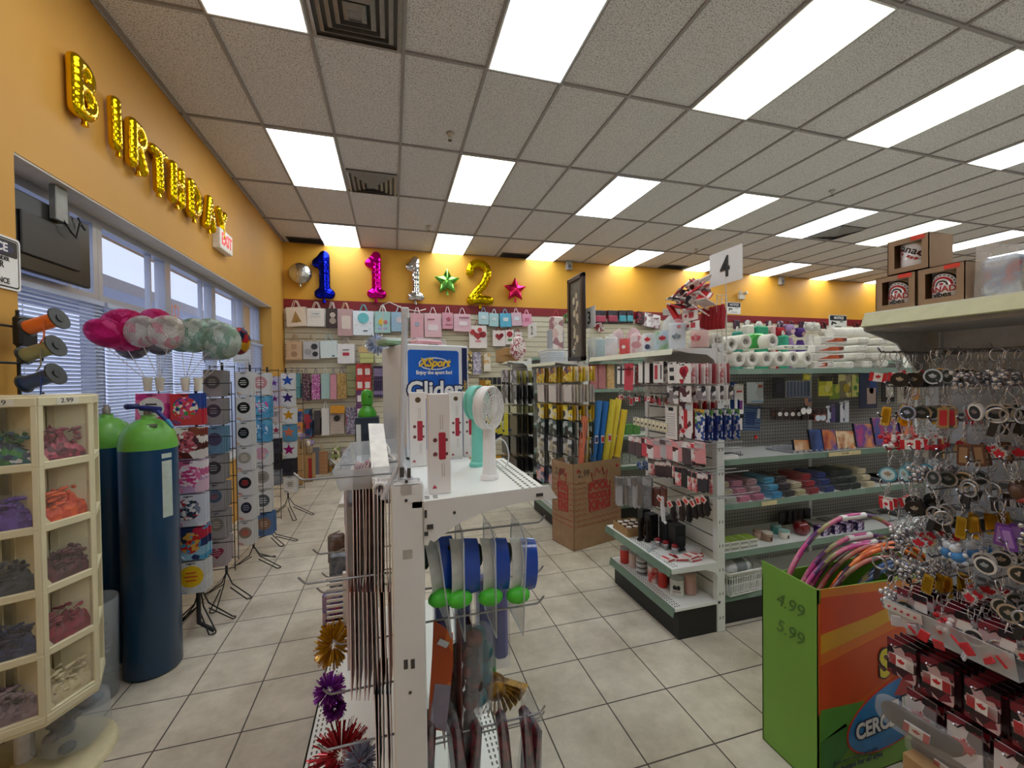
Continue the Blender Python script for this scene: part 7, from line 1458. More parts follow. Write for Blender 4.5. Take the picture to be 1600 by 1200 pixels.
# candle/pencil bundles on shelf z2
BC = [('c8bca8', 1140, 1), ('c888a0', 1161, 1), ('b898a0', 1184, 1), ('58a8cc', 1212, 2), ('4c4044', 1232, 1), ('c8bca0', 1249, 0), ('a82838', 1270, 1), ('2c3c80', 1294, 2), ('2c3030', 1318, 2), ('28382c', 1336, 1), ('d8ccac', 1358, 1)]
NMb = ['beige', 'rose pink', 'mauve', 'sky blue', 'dark brown', 'cream', 'red', 'navy blue', 'black', 'dark green', 'ivory']
BC2 = ['c0c4bc', 'd88ca8', 'c47c98', '3c98c8', '40383a', 'c8c098', '98242e', '28387c', '24282c', '243430', 'd8ccac']
for i, (col, px, lv) in enumerate(BC):
    for L_ in range(3 if lv else 2):
        P = pt(px, 770-(1 if i > 6 else 0), Y=2.17); z0 = z2+.001+.042*L_; c_ = col if L_ else BC2[i]
        o = thing('straw_bundle', '%s wrapped stick bundle, %s layer on the middle shelf' % (NMb[i], ['bottom', 'middle', 'top'][L_]), 'bundle', (P.x, 2.16+.03*L_, z0), (0, 0, .08)); b = MB()
        for r_ in range(3):
            for k in range(7): b.sphere((-.036+.012*k+.006*(r_ % 2), 0, .007+.0125*r_), .0068, 6, 4, 0)
        for k in range(7): b.cyl((-.036+.012*k, 0, .0325), (-.036+.012*k, .17, .0325), .0065, n=6, cap=False)
        b.build('stick_ends', M(c_, .35, var=.1), o); MB().box(-.042, .042, .004, .17, 0, .032).build('stick_body', M(c_, .35, var=.15), o); MB().rbox(-.045, .045, .002, .18, -.0, .041, .006).build('wrapper', M('f0f0f0', .1, alpha=.15), o)
for i in range(6):
    o = thing('foil_tray', 'grey flat packet stacked at the right of the middle shelf', 'packet', (pt(1388+8*(i % 3), 770, Y=2.2).x, 2.2, z2+.001+.014*(i // 3)), group='grey packets on the middle shelf'); MB().rbox(-.06, .06, 0, .2, 0, .012, .003).build('packet', M('5c5c66', .3), o)
# shelf z3
for i in range(8):
    L_ = i // 4; o = thing('soap_box', 'small green and white box in the double stack by post four', 'box', (XP+.07+.075*(i % 4), 2.16+.0*L_, z3+.001+.03*L_), group='green and white boxes by post four'); MB().rbox(-.036, .036, 0, .1, 0, .028, .002).build('carton', M('e4e4dc', .4), o); MB().box(-.034, .034, .004, .096, .028, .0285).build('top_print', M('8ca838', .4), o); text('lettering', 'SOAP', .012, M('7c7c74', .5), o, Matrix.Translation((0, -.0015, .014)), .0006) if False else MB().box(-.028, .028, -.0008, 0, .008, .02).build('side_print', M('a8a8a0', .4), o)
for i, (px, y, r, h_, c1, c2, nm) in enumerate(((1184, 2.28, .03, .055, 'c8a898', 'b89888', 'dusty pink votive candle on the lower shelf'), (1199, 2.23, .032, .06, 'a88c78', 'd8ccc0', 'tan jar candle with dark label'), (1212, 2.32, .032, .06, '58a09c', 'a8d0cc', 'teal jar candle at the back of the lower shelf'), (1225, 2.23, .034, .055, 'e4e0d4', 'a8d0c8', 'cream jar candle with dark label'))):
    P = pt(px, 842, Y=y); o = thing('jar_candle', nm, 'candle', (P.x, y, z3+.001)); MB().lathe([(r*.95, 0), (r, .004), (r, h_), (r*.96, h_), (r*.94, h_*.85), (0, h_*.85)], n=20).build('jar_body', M(c1, .3), o); MB().lathe([(r*1.01, h_*.82), (r*1.01, h_*1.01)], n=20).build('rim', M(c2, .2), o)
    if i in (1, 3): MB().box(-.006, .006, -r-.001, -r+.004, h_*.15, h_*.55).build('label_print', M('4c2420', .4), o)
P = pt(1252, 822, Y=2.25); o = thing('red_apple_jar', 'glossy dark red apple shaped jar on the lower shelf', 'jar', (P.x, 2.25, z3+.001)); MB().lathe([(.02, 0), (.042, .01), (.052, .035), (.05, .065), (.036, .088), (.014, .094), (0, .088)], n=26).build('apple_body', M('7c101c', .08, coat=1), o); MB().cyl((0, 0, .086), (.006, 0, .105), .004, n=8).build('stem', M('3c2418', .5), o)
for i in range(4):
    for j in range(2): P = pt(1292+18*i, 832, Y=2.17); o = thing('purple_box', 'small purple patterned box in the pile on the lower shelf', 'box', (P.x, 2.17, z3+.001+.03*j), (0, 0, .05), 'purple patterned boxes'); MB().rbox(-.035, .035, 0, .07, 0, .028, .002).build('carton', PRINT(['2c2048', 'c8b8d8', '402c60', '8c3868'], 60, .3), o)
rr = random.Random(31)
for i in range(26):
    P = pt(1270+rr.uniform(0, 170), 800, Y=2.34); o = thing('white_paper_pack', 'grey white flat card pack spread at the back of the lower shelf', 'pack', (P.x, 2.3+rr.uniform(-.05, .08), z3+.004+.004*(i % 9)), (rr.uniform(-.1, .05), rr.uniform(-.06, .06), rr.uniform(-.4, .4)), 'grey card packs on the lower shelf'); MB().rbox(-.06, .06, -.05, .05, 0, .005, .001).build('card', M(rr.choice(['b8b8bc', 'd0d0d0', '7c7c84', 'c8c4c0']), .3), o)
for i in range(5): P = pt(1225+9*i, 815, Y=2.42); o = thing('dark_pack', 'dark flat pack standing behind the apple jar', 'pack', (P.x, 2.42, z3+.001), group='dark packs behind the apple jar'); MB().rbox(-.04, .04, 0, .015, 0, .1, .003).build('pack', M('3c3838', .4), o)
o = thing('brown_animals', 'brown stacked loaf shaped packs at the back near post four', 'pack', (XP+.14, 2.4, z3+.001)); b = MB()
for k in range(3): b.sphere((0, 0, .03+.04*k), .045, 14, 7, sc=(1.4, .8, .5))
b.build('packs', M('6c3c24', .6), o)
# white basket with yarn
def basket(loc, wx, wy, h_, label, rz=0., big=True):
    o = thing('plastic_basket', label, 'basket', loc, (0, 0, rz)); b = MB(); t = .004; k = .86
    def wall(p, q, p2, q2, nb):
        p, q, p2, q2 = map(Vector, (p, q, p2, q2)); 
        for i in range(nb+1):
            a, c = p.lerp(q, i/nb), p2.lerp(q2, i/nb); b.tube([a, c], .0032, 4, 0, False, False)
        for f in (0, .12, .5, .8, .93, 1): b.tube([p.lerp(p2, f), q.lerp(q2, f)], .0045 if f in (0, 1) else .003, 4, 0, False, False)
    X_, Y_ = wx/2, wy/2; c0 = [(-X_*k, -Y_*k, .004), (X_*k, -Y_*k, .004), (X_*k, Y_*k, .004), (-X_*k, Y_*k, .004)]; c1 = [(-X_, -Y_, h_), (X_, -Y_, h_), (X_, Y_, h_), (-X_, Y_, h_)]
    for i in range(4): j = (i+1) % 4; wall(c0[i], c0[j], c1[i], c1[j], 16 if i % 2 == 0 else 12)
    b.box(-X_*k, X_*k, -Y_*k, Y_*k, .0, .004)
    b.build('basket_wall', M('eeeeec', .35, var=.01), o); MB().tube([Vector(v)+Vector((0, 0, 0)) for v in c1], .009, 6, 0, True).build('rim', M('f2f2f0', .3, var=.01), o); return o
bp = on(1133, 930, .2); bx = basket((2.16, 2.25, .205), .34, .27, .15, 'white plastic basket holding white yarn on the bottom shelf by post four', .06)
o = thing('yarn_skein', 'white yarn skein with grey label in the basket', 'yarn', (2.14, 2.2, .205+.14)); MB().tube([(-.1, 0, -.0), (-.07, 0, .004), (.07, 0, .012), (.1, 0, .012)], [.02, .042, .042, .02], 16).build('yarn', M('e4e4e6', .9, scale=80, bump=.6), o); MB().cyl((-.03, 0, .007), (.05, 0, .01), .0435, n=20, cap=False).build('paper_band', M('8c9094', .5), o)
o = thing('yarn_skein', 'second grey yarn skein lower in the basket', 'yarn', (2.2, 2.28, .205+.07)); MB().tube([(-.1, 0, 0), (-.07, 0, 0), (.07, 0, 0), (.1, 0, 0)], [.02, .042, .042, .02], 16).build('yarn', M('b8b8bc', .9, scale=80, bump=.6), o)
# ================================================================ pool noodle carton
RED = M('b03c34', .6); th = math.radians(15)
nb = thing('noodle_carton', 'tall open kraft carton printed POOL NOODLE KING in red, holding pool noodles', 'cardboard box', (1.577, 3.50, 0), (0, 0, th)); NW, ND, NH = .6, .33, .80
b = MB(); t = .006
b.box(0, NW, 0, t, 0, NH).box(0, NW, ND-t, ND, 0, NH).box(0, t, 0, ND, 0, NH).box(NW-t, NW, 0, ND, 0, NH).box(0, NW, 0, ND, 0, t).build('carton_wall', M('a58463', .8, var=.08, scale=14), nb)
def noodle_print(par, W, T):
    b = MB(); b.T = T; zc = .44
    for k in range(9):
        z = .22+.05*k
        for (xa, xb) in (((0.01, W*.26), (W*.8, W-.01)) if k > 1 else ((.01, W-.01),)):
            n_ = max(4, int((xb-xa)/.012)); pts = [(xa+(xb-xa)*i/n_, -.0015, z+.008*math.sin((xa+(xb-xa)*i/n_)*110)) for i in range(n_+1)]; b.tube(pts, .0022, 4)
    cx = W*.53; w_ = W*.46
    cr = [(cx-w_*.3, .62), (cx-w_*.38, .70), (cx-w_*.2, .67), (cx-w_*.14, .74), (cx, .69), (cx+w_*.14, .745), (cx+w_*.2, .67), (cx+w_*.38, .71), (cx+w_*.3, .62)]
    b.tube([(x, -.0015, z) for x, z in cr], .006, 4, 0, True)
    for (x0, z0, x1, z1) in ((cx-w_*.5, .60, cx-w_*.44, .33), (cx-w_*.44, .33, cx+w_*.46, .345), (cx+w_*.46, .345, cx+w_*.5, .60)): b.tube([(x0, -.0015, z0), (x1, -.0015, z1)], .005, 4)
    b.build('red_print', RED, par)
    for tx, s_, z, bx in (('POOL', .10, .565, .95), ('NOODLE', .085, .475, .8), ('KING', .115, .385, .98)): text('lettering', tx, s_, RED, par, T @ Matrix.Translation((cx, -.002, z)), .001, bx*W/.6, .0085)
noodle_print(nb, NW, ID); noodle_print(nb, ND, Matrix.Rotation(-PI/2, 4, 'Z') @ Matrix.Translation((-ND, 0, 0)))
for T, x in ((ID, .12), (Matrix.Rotation(-PI/2, 4, 'Z') @ Matrix.Translation((-ND, 0, 0)), .12)): text('handwriting', '2.99', .09, M('4c4438', .6), nb, T @ Matrix.Translation((x, -.002, .70)), .0008, .9, shear=.2)
b = MB()
for x in (.06, NW-.05): b.prism(circ(.018, 16, x, NH-.07), -.0015, 0)
b.build('red_dots', RED, nb)
R_ = Matrix.Rotation(th, 4, 'Z')
for i, (px, py, col, nm) in enumerate(((913, 650, 'e88060', 'coral pool noodle hidden at the left of the bunch'), (922, 636, 'f0d448', 'slim yellow pool noodle left of the blue ones'), (936, 626, '3c84d0', 'first blue pool noodle with a white tag'), (947, 627, '2c74c0', 'second blue pool noodle'), (958, 624, 'f0d848', 'yellow pool noodle right of the blue ones with red tag'), (967, 622, 'f4dc50', 'tall yellow pool noodle in the middle right'), (976, 640, 'f0d03c', 'yellow pool noodle leaning at the right edge'))):
    Yn = 3.70+.03*(i % 2)+.012*i; top = pt(px, py, Y=Yn); bx_ = 1.577+.09+.062*i; o = thing('pool_noodle', nm, 'pool noodle', (bx_, Yn, .012))
    q = top-Vector((bx_, Yn, .012)); b = MB(); b.T = Matrix.Translation((0, 0, 0)); b.cyl((0, 0, 0), q, .032, n=20, cap=False).cyl(q, q-q.normalized()*.03, .012, .012, 12, 0, True); 
    d = q.normalized(); a_ = d.orthogonal().normalized(); c_ = d.cross(a_)
    vs = [q+(a_*math.cos(2*PI*k/20)+c_*math.sin(2*PI*k/20))*r for r in (.032, .012) for k in range(20)]; b.add(vs, [(k, (k+1) % 20, 20+(k+1) % 20, 20+k) for k in range(20)]); b.build('foam', M(col, .7, var=.03, bump=.1), o)
    if i in (2, 3, 4): m_ = q*.72; MB().cb((m_.x, m_.y-.034, m_.z), (.036, .003, .075)).build('paper_tag', M('ece4e0', .5), o); MB().cb((m_.x, m_.y-.036, m_.z), (.026, .002, .05)).build('tag_print', M('c83c3c' if i != 2 else '3c4c8c', .5), o)
# ================================================================ goods on end racks three and two
rr = random.Random(9)
Y3 = PRINT(['e0c030', 'f0e8d8', 'c88828', '5c3c6c', 'e8d048'], 24, .3); W3 = PRINT(['f0eeea', 'c83848', '48986c', 'f0ecea'], 40, .3, kind='Z', rnd=1); N3 = PRINT(['e0c020', '1c1c1c', 'f0d840', 'e8e0c8'], 18, .3); D3 = PRINT(['28302e', '4c6464', 'b8c4c4', '1c2022'], 16, .25); C3 = PRINT(['98989c', 'c8ccd0', '5c5c60', 'b0a890'], 18, .2); T3_ = PRINT(['2c8c90', 'e09888', '3c3c60', 'c8b0c0'], 14, .3)
for (y0, y1, m, m2, nm) in ((574, 597, Y3, M('d8b838', .3), 'yellow and white candle card'), (601, 628, W3, M('d8ccc8', .3), 'red and green striped card'), (632, 654, N3, M('d8a820', .3), 'yellow number candle card'), (656, 680, D3, M('3c4444', .3), 'dark teal candle card'), (682, 706, C3, M('7c7c80', .2), 'clear grey pack'), (708, 730, PRINT(['a8a89c', '5c5c50', 'd0d0c8'], 20, .2), M('8c8c84', .2), 'clear beige pack'), (734, 758, T3_, M('4c4c6c', .3), 'teal and coral pack')):
    for k, (x0, x1) in enumerate(((839, 850), (857, 869), (880, 893))):
        sl = (k-1)*( -1.5 if y0 < 600 else (y0-600)*.05)
        hung(er3, x0, x1, y0+sl, y1+sl, XLIP+.03, [m, m2, M('e8e0d0', .3) if k == 2 else m2], '%s on the %s peg of end rack three' % (nm, ['farthest', 'middle', 'nearest'][k]), 7, .034)
for (y0, y1, m, m2, nm) in ((578, 597, PRINT(['908898', 'd0ccd4', '5c5c68'], 16, .3), M('a8a040', .3), 'grey and lilac card'), (601, 630, PRINT(['e0e0e0', '8c8c90', '505054'], 10, .3), M('2c2c2e', .3), 'white fronted dark card'), (633, 644, M('c8c8a0', .3), M('8c8860', .3), 'pale short card'), (648, 677, PRINT(['3c3830', 'b8a878', '1c1a18'], 20, .3, kind='Z'), M('242220', .3), 'black and gold card'), (681, 709, M('4c4c4c', .25), M('1c1c1c', .3), 'dark grey card'), (714, 735, M('3c3c3c', .3), M('202020', .3), 'lowest dark card')):
    for k, (x0, x1) in enumerate(((784, 794), (797, 807))):
        hung(er2, x0, x1, y0+k, y1+k, XLIP+.03, [m, m2], '%s on the %s peg of end rack two' % (nm, ['far', 'near'][k]), 6, .042)
zt3, zt2 = 1.766, 1.846
a, c = pt(887, 436, X=1.85), pt(911, 427, X=1.85)
o = thing('framed_picture', 'tall dark framed picture with a pale figure standing on end rack three', 'picture', (1.86, (a.y+c.y)/2, zt3), (0, 0, -PI/2)); w_, h_ = a.y-c.y, (a.z+c.z)/2-zt3
b = MB()
for s_ in (-1, 1): b.rbox(s_*w_/2-(.05 if s_ > 0 else 0), s_*w_/2+(.05 if s_ < 0 else 0), -.02, .02, 0, h_, .006)
b.rbox(-w_/2, w_/2, -.02, .02, 0, .05, .006).rbox(-w_/2, w_/2, -.02, .02, h_-.05, h_, .006).build('frame', M('2c1c18', .3), o)
MB().box(-w_/2+.04, w_/2-.04, -.004, .01, .04, h_-.04).build('canvas', PRINT(['4c443c', '6c6458', '3c342e'], 6, .5, kind='n'), o)
b = MB(); rf = random.Random(4)
for k in range(14): b.prism(circ(rf.uniform(.012, .035), 9, rf.uniform(-.06, .05), .1+.045*k, 1.3), -.0065, -.004)
b.build('pale_figure', M('c8b89c', .5), o)
bk = basket((1.78, 4.42, zt3), .28, .34, .14, 'white plastic basket behind the framed picture on end rack three', 0)
for k in range(9): o = thing('paper_sheet_stack', 'pale blue and white paper pad stacked in the basket on end rack three', 'paper', (1.76, 4.45, zt3+.012+.013*k), (0, 0, rr.uniform(-.08, .08)), 'paper pads in the basket'); MB().rbox(-.10, .10, -.12, .12, 0, .011, .002).build('pad', M('c8d8f0' if k % 2 else 'f0f2f6', .4), o)
for i, (px, py, w_, h_, m, nm) in enumerate(((867, 510, .16, .22, PRINT(['d8b8b4', 'e8dcd8', 'a87880'], 14, .4), 'pink and white gift bag standing behind the white basket'), (866, 524, .2, .12, 'a0a0a8', 'grey plastic bag crumpled behind the basket'))):
    P = pt(px, py, Y=4.74); o = thing('standing_bag', nm, 'bag', (P.x, 4.70, zt3), (0, 0, .1)); hz = P.z-zt3+h_/2; MB().rbox(-w_/2, w_/2, -.04, .04, 0, max(.1, hz), .012).build('bag_body', MM(m), o); MB().tube([(-.04, 0, hz), (-.01, 0, hz+.08), (.01, 0, hz+.08), (.04, 0, hz)], .005, 5).build('handle', M('c83848' if i == 0 else '8c8c90', .4), o)
P = pt(922, 545, X=2.02); o = thing('clear_container', 'clear round container under the sign with number three', 'container', (2.08, P.y, 1.772)); MB().lathe([(.07, 0), (.085, .02), (.085, .2), (.08, .24), (.05, .25), (0, .25)], n=20).build('jar_wall', CLEAR2, o); MB().lathe([(.0, .01), (.07, .012), (.075, .15), (0, .15)], n=16).build('pale_contents', M('e0e4e0', .5), o)
for i, (px, col, nm) in enumerate(((928, 'c83c34', 'first red tinsel pack'), (941, 'c03c38', 'second red tinsel pack'), (955, 'e0a820', 'golden yellow pack'))):
    P = pt(px, 605, Y=4.03); o = thing('tinsel_pack', nm+' on the upper shelf of row three', 'pack', (P.x, 4.03, 1.472)); h_ = pt(px, 568, Y=4.03).z-1.472; MB().rbox(-.045, .045, 0, .08, 0, h_, .008).build('pouch', M(col, .3, var=.3, scale=30), o); MB().rbox(-.047, .047, -.003, .083, 0, h_+.01, .008).build('wrapper', CLEAR, o)
for i in range(6):
    P = pt(966+6*i, 745, Y=4.1); o = thing('clear_pack', 'clear and green packs low on row three behind end rack four', 'pack', (P.x, 4.1, .952 if i % 2 else .622), group='clear green packs on row three'); MB().rbox(-.05, .05, 0, .1, 0, .12, .01).build('pouch', M('5c8c4c' if i % 2 else 'a8b0a8', .25, var=.2), o)
for i, (x, y, w_, d_, z0, h_, nm) in enumerate(((1.70, 6.2, .26, .3, 0, .10, 'wide kraft box at the bottom on end rack two'), (1.74, 6.12, .24, .22, .10, .11, 'kraft box with white label on the wide one'), (1.68, 6.46, .14, .2, 0, .2, 'plain kraft box behind the labelled one'))):
    o = thing('kraft_box', nm, 'cardboard box', (x, y, zt2+z0+.001)); MB().rbox(-w_/2, w_/2, -d_/2, d_/2, 0, h_, .003).build('carton', KRAFT, o)
    if i == 1: MB().box(-.04, .05, -d_/2-.001, -d_/2, .02, .07).build('white_label', M('e8e8e8', .4), o)
P = pt(827, 540, X=1.8); o = thing('confetti_bag', 'pink and white speckled bag on the near end of end rack two', 'bag', (1.80, 5.92, zt2+.001)); pillow([(x, z+.2) for x, z in circ(.12, 16, ez=1.5)], .12, 4).build('bag', PRINT(['f0e0e0', 'b05868', 'e8d0d0', '8c3848', 'f0ecec'], 60, .3), o)
for i in range(5):
    P = pt(772+5*i, 545, X=1.75); o = thing('dark_party_bag', 'small dark bag at the far end of end rack two', 'bag', (1.68+.03*i, 6.6+.02*(i % 2), zt2), group='dark bags on end rack two'); MB().rbox(-.05, .05, -.03, .03, 0, .16+.03*(i % 3), .01).build('bag', M('28303c' if i % 2 else 'a87870', .4), o)
tinsel(900, 548, 4.05, .04, ['f0f0f0', 'd8d8d8'], 'small white bow beside the framed picture foot', 12)
# more goods farther along rows three and two, glimpsed above row four
# ================================================================ hula hoop carton
HX, HY, HWd, HD, HH = 1.54, 1.19, .92, .25, .78
hb = thing('hoop_carton', 'green and orange printed carton full of hula hoops', 'cardboard box', (HX, HY, 0))
GRN = M('76a83c', .45, var=.05, scale=4); t = .005
b = MB(); b.prism([(0, 0), (HWd, 0), (HWd, HH-.05), (HWd*.4, HH-.015), (0, HH)], 0, t, 0).box(0, HWd, HD-t, HD, 0, HH-.05, 0); b.add([(0, 0, 0), (0, HD, 0), (0, HD, HH+.01), (0, 0, HH), (t, 0, 0), (t, HD, 0), (t, HD, HH+.01), (t, 0, HH)], [(0, 3, 2, 1), (4, 5, 6, 7), (3, 7, 6, 2), (0, 4, 7, 3), (1, 2, 6, 5)], 0).box(HWd-t, HWd, 0, HD, 0, HH-.05, 0).box(0, HWd, 0, HD, 0, t, 0).build('carton_wall', GRN, hb)
def P2(px, py): q = pt(px, py, Y=HY); return (q.x-HX, q.z)
def patch(pts, col, k, nm='ray_print', raw=False): return MB().prism([P2(*p) if not raw else p for p in pts], -.0008-.0006*k, -.0001, 0).build(nm, M(col, .4, var=.06, scale=5) if isinstance(col, str) else col, hb)
o_ = PRINT(['d8541c', 'e06828', 'd04c18'], 2.5, .4, kind='n')
MB().box(0, HWd, -.0008, 0, .30, HH-.052).build('orange_ground', M('d86420', .4, var=.06, scale=5), hb)
patch([(1282, 921), (1340, 913), (1433, 904), (1433, 920), (1282, 934)], 'e08420', 1); patch([(1282, 934), (1282, 992), (1360, 962), (1433, 925), (1433, 915)], 'd8481c', 2); patch([(1282, 992), (1282, 1022), (1370, 980), (1450, 935), (1450, 918), (1360, 962)], 'e0a820', 3); patch([(1282, 1022), (1282, 1040), (1385, 995), (1450, 955), (1450, 935)], 'e07820', 2); patch([(1282, 1040), (1282, 1108), (1340, 1095), (1410, 1040), (1450, 985), (1450, 955)], 'd4501c', 3); patch([(1400, 1010), (1450, 950), (1500, 950), (1500, 1060)], 'c8a428', 3)
patch([(1282, 1110), (1350, 1095), (1330, 1130), (1282, 1160)], '58a03c', 1); patch([(1282, 1160), (1320, 1130), (1340, 1150), (1282, 1230)], '3c8434', 1)
el = [(P2(1322, 1110)[0]+.27+.27*math.cos(a_), P2(1395, 1110)[1]+.135*math.sin(a_)+.05*math.cos(a_)) for a_ in [2*PI*i/40 for i in range(40)]]
patch(el, 'c83c20', 4, 'oval_border', True); patch([(x*.97+.012, z*.94+.012) for x, z in el], PRINT(['1c64a8', '2888c8', '184c88'], 3, .35, kind='n'), 5, 'blue_oval', True)
TX = lambda px, py: Matrix.Translation((P2(px, py)[0], -.0055, P2(px, py)[1]))
NAV = M('182444', .4); YW = M('e8d83c', .35); CW = M('e8e8e4', .4)
for tx, px, py, s_, cm, bd in (('SUPER', 1372, 1040, .15, YW, .006), ("FUN HOOPS", 1390, 1106, .075, CW, .003), ('CERCEAU', 1335, 1145, .085, CW, .003)):
    for (m_, dy, bb) in ((NAV, 0, bd+.006), (cm, -.0012, bd)):
        text('lettering', tx, s_, m_, hb, TX(px, py) @ Matrix.Translation((0, dy, 0)) @ Matrix.Rotation(-.06, 4, 'Y'), .0008, .85, bb, 'LEFT')
patch([(1395, 1085), (1420, 1035), (1500, 1035), (1500, 1085)], 'b02830', 6); text('lettering', 'Time', .1, M('b8b8c8', .4), hb, TX(1418, 1066) @ Matrix.Translation((0, -.002, 0)), .0008, .8, .004, 'LEFT')
text('lettering', 'Assorted colours and sizes', .022, NAV, hb, TX(1300, 1192), .0008, 1, 0, 'LEFT'); text('lettering', 'Fun hoops for all ages', .032, NAV, hb, TX(1295, 1205), .0008, 1, .0006, 'LEFT')
TL = Matrix.Rotation(-PI/2, 4, 'Z')
for tx, z in (('4.99', .66), ('5.99', .55)): text('handwriting', tx, .075, M('4c7430', .6), hb, TL @ Matrix.Translation((-.12, -.0015, z)), .0008, .95, shear=.25)
def hoop(ax, ay, lx, ly, Y, cols, nm, r=.011, tag_=False):
    A, Q = pt(ax, ay, Y=Y), pt(lx, ly, Y=Y); dx, dz = Q.x-A.x, A.z-Q.z; R_ = min((dx*dx+dz*dz)/(2*dz), .43, (A.z-.03)/2); o = thing('hula_hoop', nm, 'hula hoop', (A.x, Y, A.z-R_))
    b = MB(); n, k = 72, 6; pts = [(R_*math.sin(2*PI*i/n), 0, R_*math.cos(2*PI*i/n)) for i in range(n)]; b.tube(pts, r, k, 0, True)
    for f in range(n*k): i, j = divmod(f, k); b.m[f] = int((i*.9+j) % (len(cols)*2))//2
    b.build('tube', [M(c_, .3, coat=.3) for c_ in cols], o)
    if tag_: MB().cyl(pts[70], pts[2], r*1.25, n=10).build('white_clip', WHITE, o)
PU = ['c83c8c', '5c2868', '98905c', 'd87898']; OR = ['e86818', '28182c', 'e87820', 'c85018']; BL = ['2c4878', '8c7c4c', '1c3060', '3c5c90']; LM = ['a8d040', 'e0e8a0', '88b030', 'c8dc68']; BR = ['a84c48', '5c2c38', '8c6c50', 'c06858']
HP = [(1332, 805, 1232, 882, 1.40, PU, 'purple and pink striped hoop standing tallest', True), (1342, 836, 1242, 891, 1.385, PU, 'second purple striped hoop, just below the tallest', True), (1350, 847, 1252, 896, 1.37, PU, 'third purple striped hoop with a white clip', True), (1340, 852, 1264, 903, 1.355, PU, 'purple hoop with a clip near the left wall of the carton', False), (1362, 853, 1272, 908, 1.34, BR, 'rosy brown striped hoop behind the orange ones', False),
      (1385, 850, 1308, 915, 1.325, OR, 'orange and dark striped hoop, the brighter one', False), (1378, 858, 1298, 912, 1.31, OR, 'second orange and dark striped hoop', False), (1370, 872, 1285, 910, 1.295, BR, 'brown and rose hoop low in the bunch', False), (1395, 878, 1345, 912, 1.28, BL, 'blue and olive striped hoop', False), (1400, 884, 1330, 915, 1.265, BL, 'second blue striped hoop at the front', False), (1415, 901, 1380, 912, 1.25, LM, 'lime and cream striped hoop at the front of the carton', False)]
for i, (ax, ay, lx, ly, Y, c_, nm, tg) in enumerate(HP): hoop(ax, ay, lx, ly, min(Y, 1.42), c_, nm, .0105, tg)
P = pt(1391, 873, Y=1.41); o = thing('hoop_card', 'small cream card with print wedged among the hoops', 'card', (P.x, 1.423, P.z)); MB().box(-.035, .035, -.002, 0, -.03, .03).build('card', M('c8c8a0', .5), o)
# ================================================================ souvenir gondola at right
KX, KL = 1.81, 1.50; KZ = 1.80; KY0, KY1 = -.9, 1.0
kg = thing('souvenir_gondola', 'grey and white gondola at the right edge hung with keychains', 'display shelf', (KX, KY1, 0)); LK = lambda x, y: (x-KX, y-KY1)
MB().rbox(-.02, .03, -.04, 0, 0, 1.80, .003).build('post', M('c4c8cc', .35, .3), kg); MB().box(0, .02, KY0-KY1, -.04, .1, 1.79).build('back_panel', M('d0d4dc', .45), kg)
b = MB()
for k in range(14): b.box(-.003, 0, KY0-KY1, -.04, .3+.105*k, .312+.105*k)
b.build('slat_rails', M('7c7c80', .4, .4), kg)
s_ = MB().box(KL-KX, 0, KY0-KY1, 0, KZ-.06, KZ-.03).build('shelf', M('9c9c9c', .5), kg)
MB().box(KL-KX-.002, .3, KY0-KY1, 0.0, KZ-.008, KZ-.002).build('shelf_top', SHELFW, s_)
MB().add([(KL-KX, 0, KZ), (KL-KX, KY0-KY1, KZ), (KL-KX-.02, KY0-KY1, KZ-.045), (KL-KX-.02, 0, KZ-.045), (KL-KX+.01, 0, KZ), (KL-KX+.01, KY0-KY1, KZ), (KL-KX-.012, KY0-KY1, KZ-.048), (KL-KX-.012, 0, KZ-.048)], [(0, 1, 2, 3), (4, 7, 6, 5), (0, 4, 5, 1), (3, 2, 6, 7), (0, 3, 7, 4)]).build('price_rail', M('d0d2a8', .35, var=.05), s_)
MB().prism([(KL-KX-.01, KZ-.02), (KL-KX, KZ-.06), (-.16, KZ-.1), (-.06, KZ-.2), (-.02, KZ-.28), (0, KZ-.28), (0, KZ-.02)], -.003, .003).build('bracket', M('b8bcbc', .4), s_)
MB().box(KL-KX+.02, -.002, KY0-KY1, 0, .0, .18).build('kick_base', DARK, kg); MB().box(KL-KX, -.002, KY0-KY1, 0, .18, .2).build('base_deck', SHELFW, kg)
MB().box(.02, .35, KY0-KY1, 0, 0, .2).build('rear_base', DARK, kg)
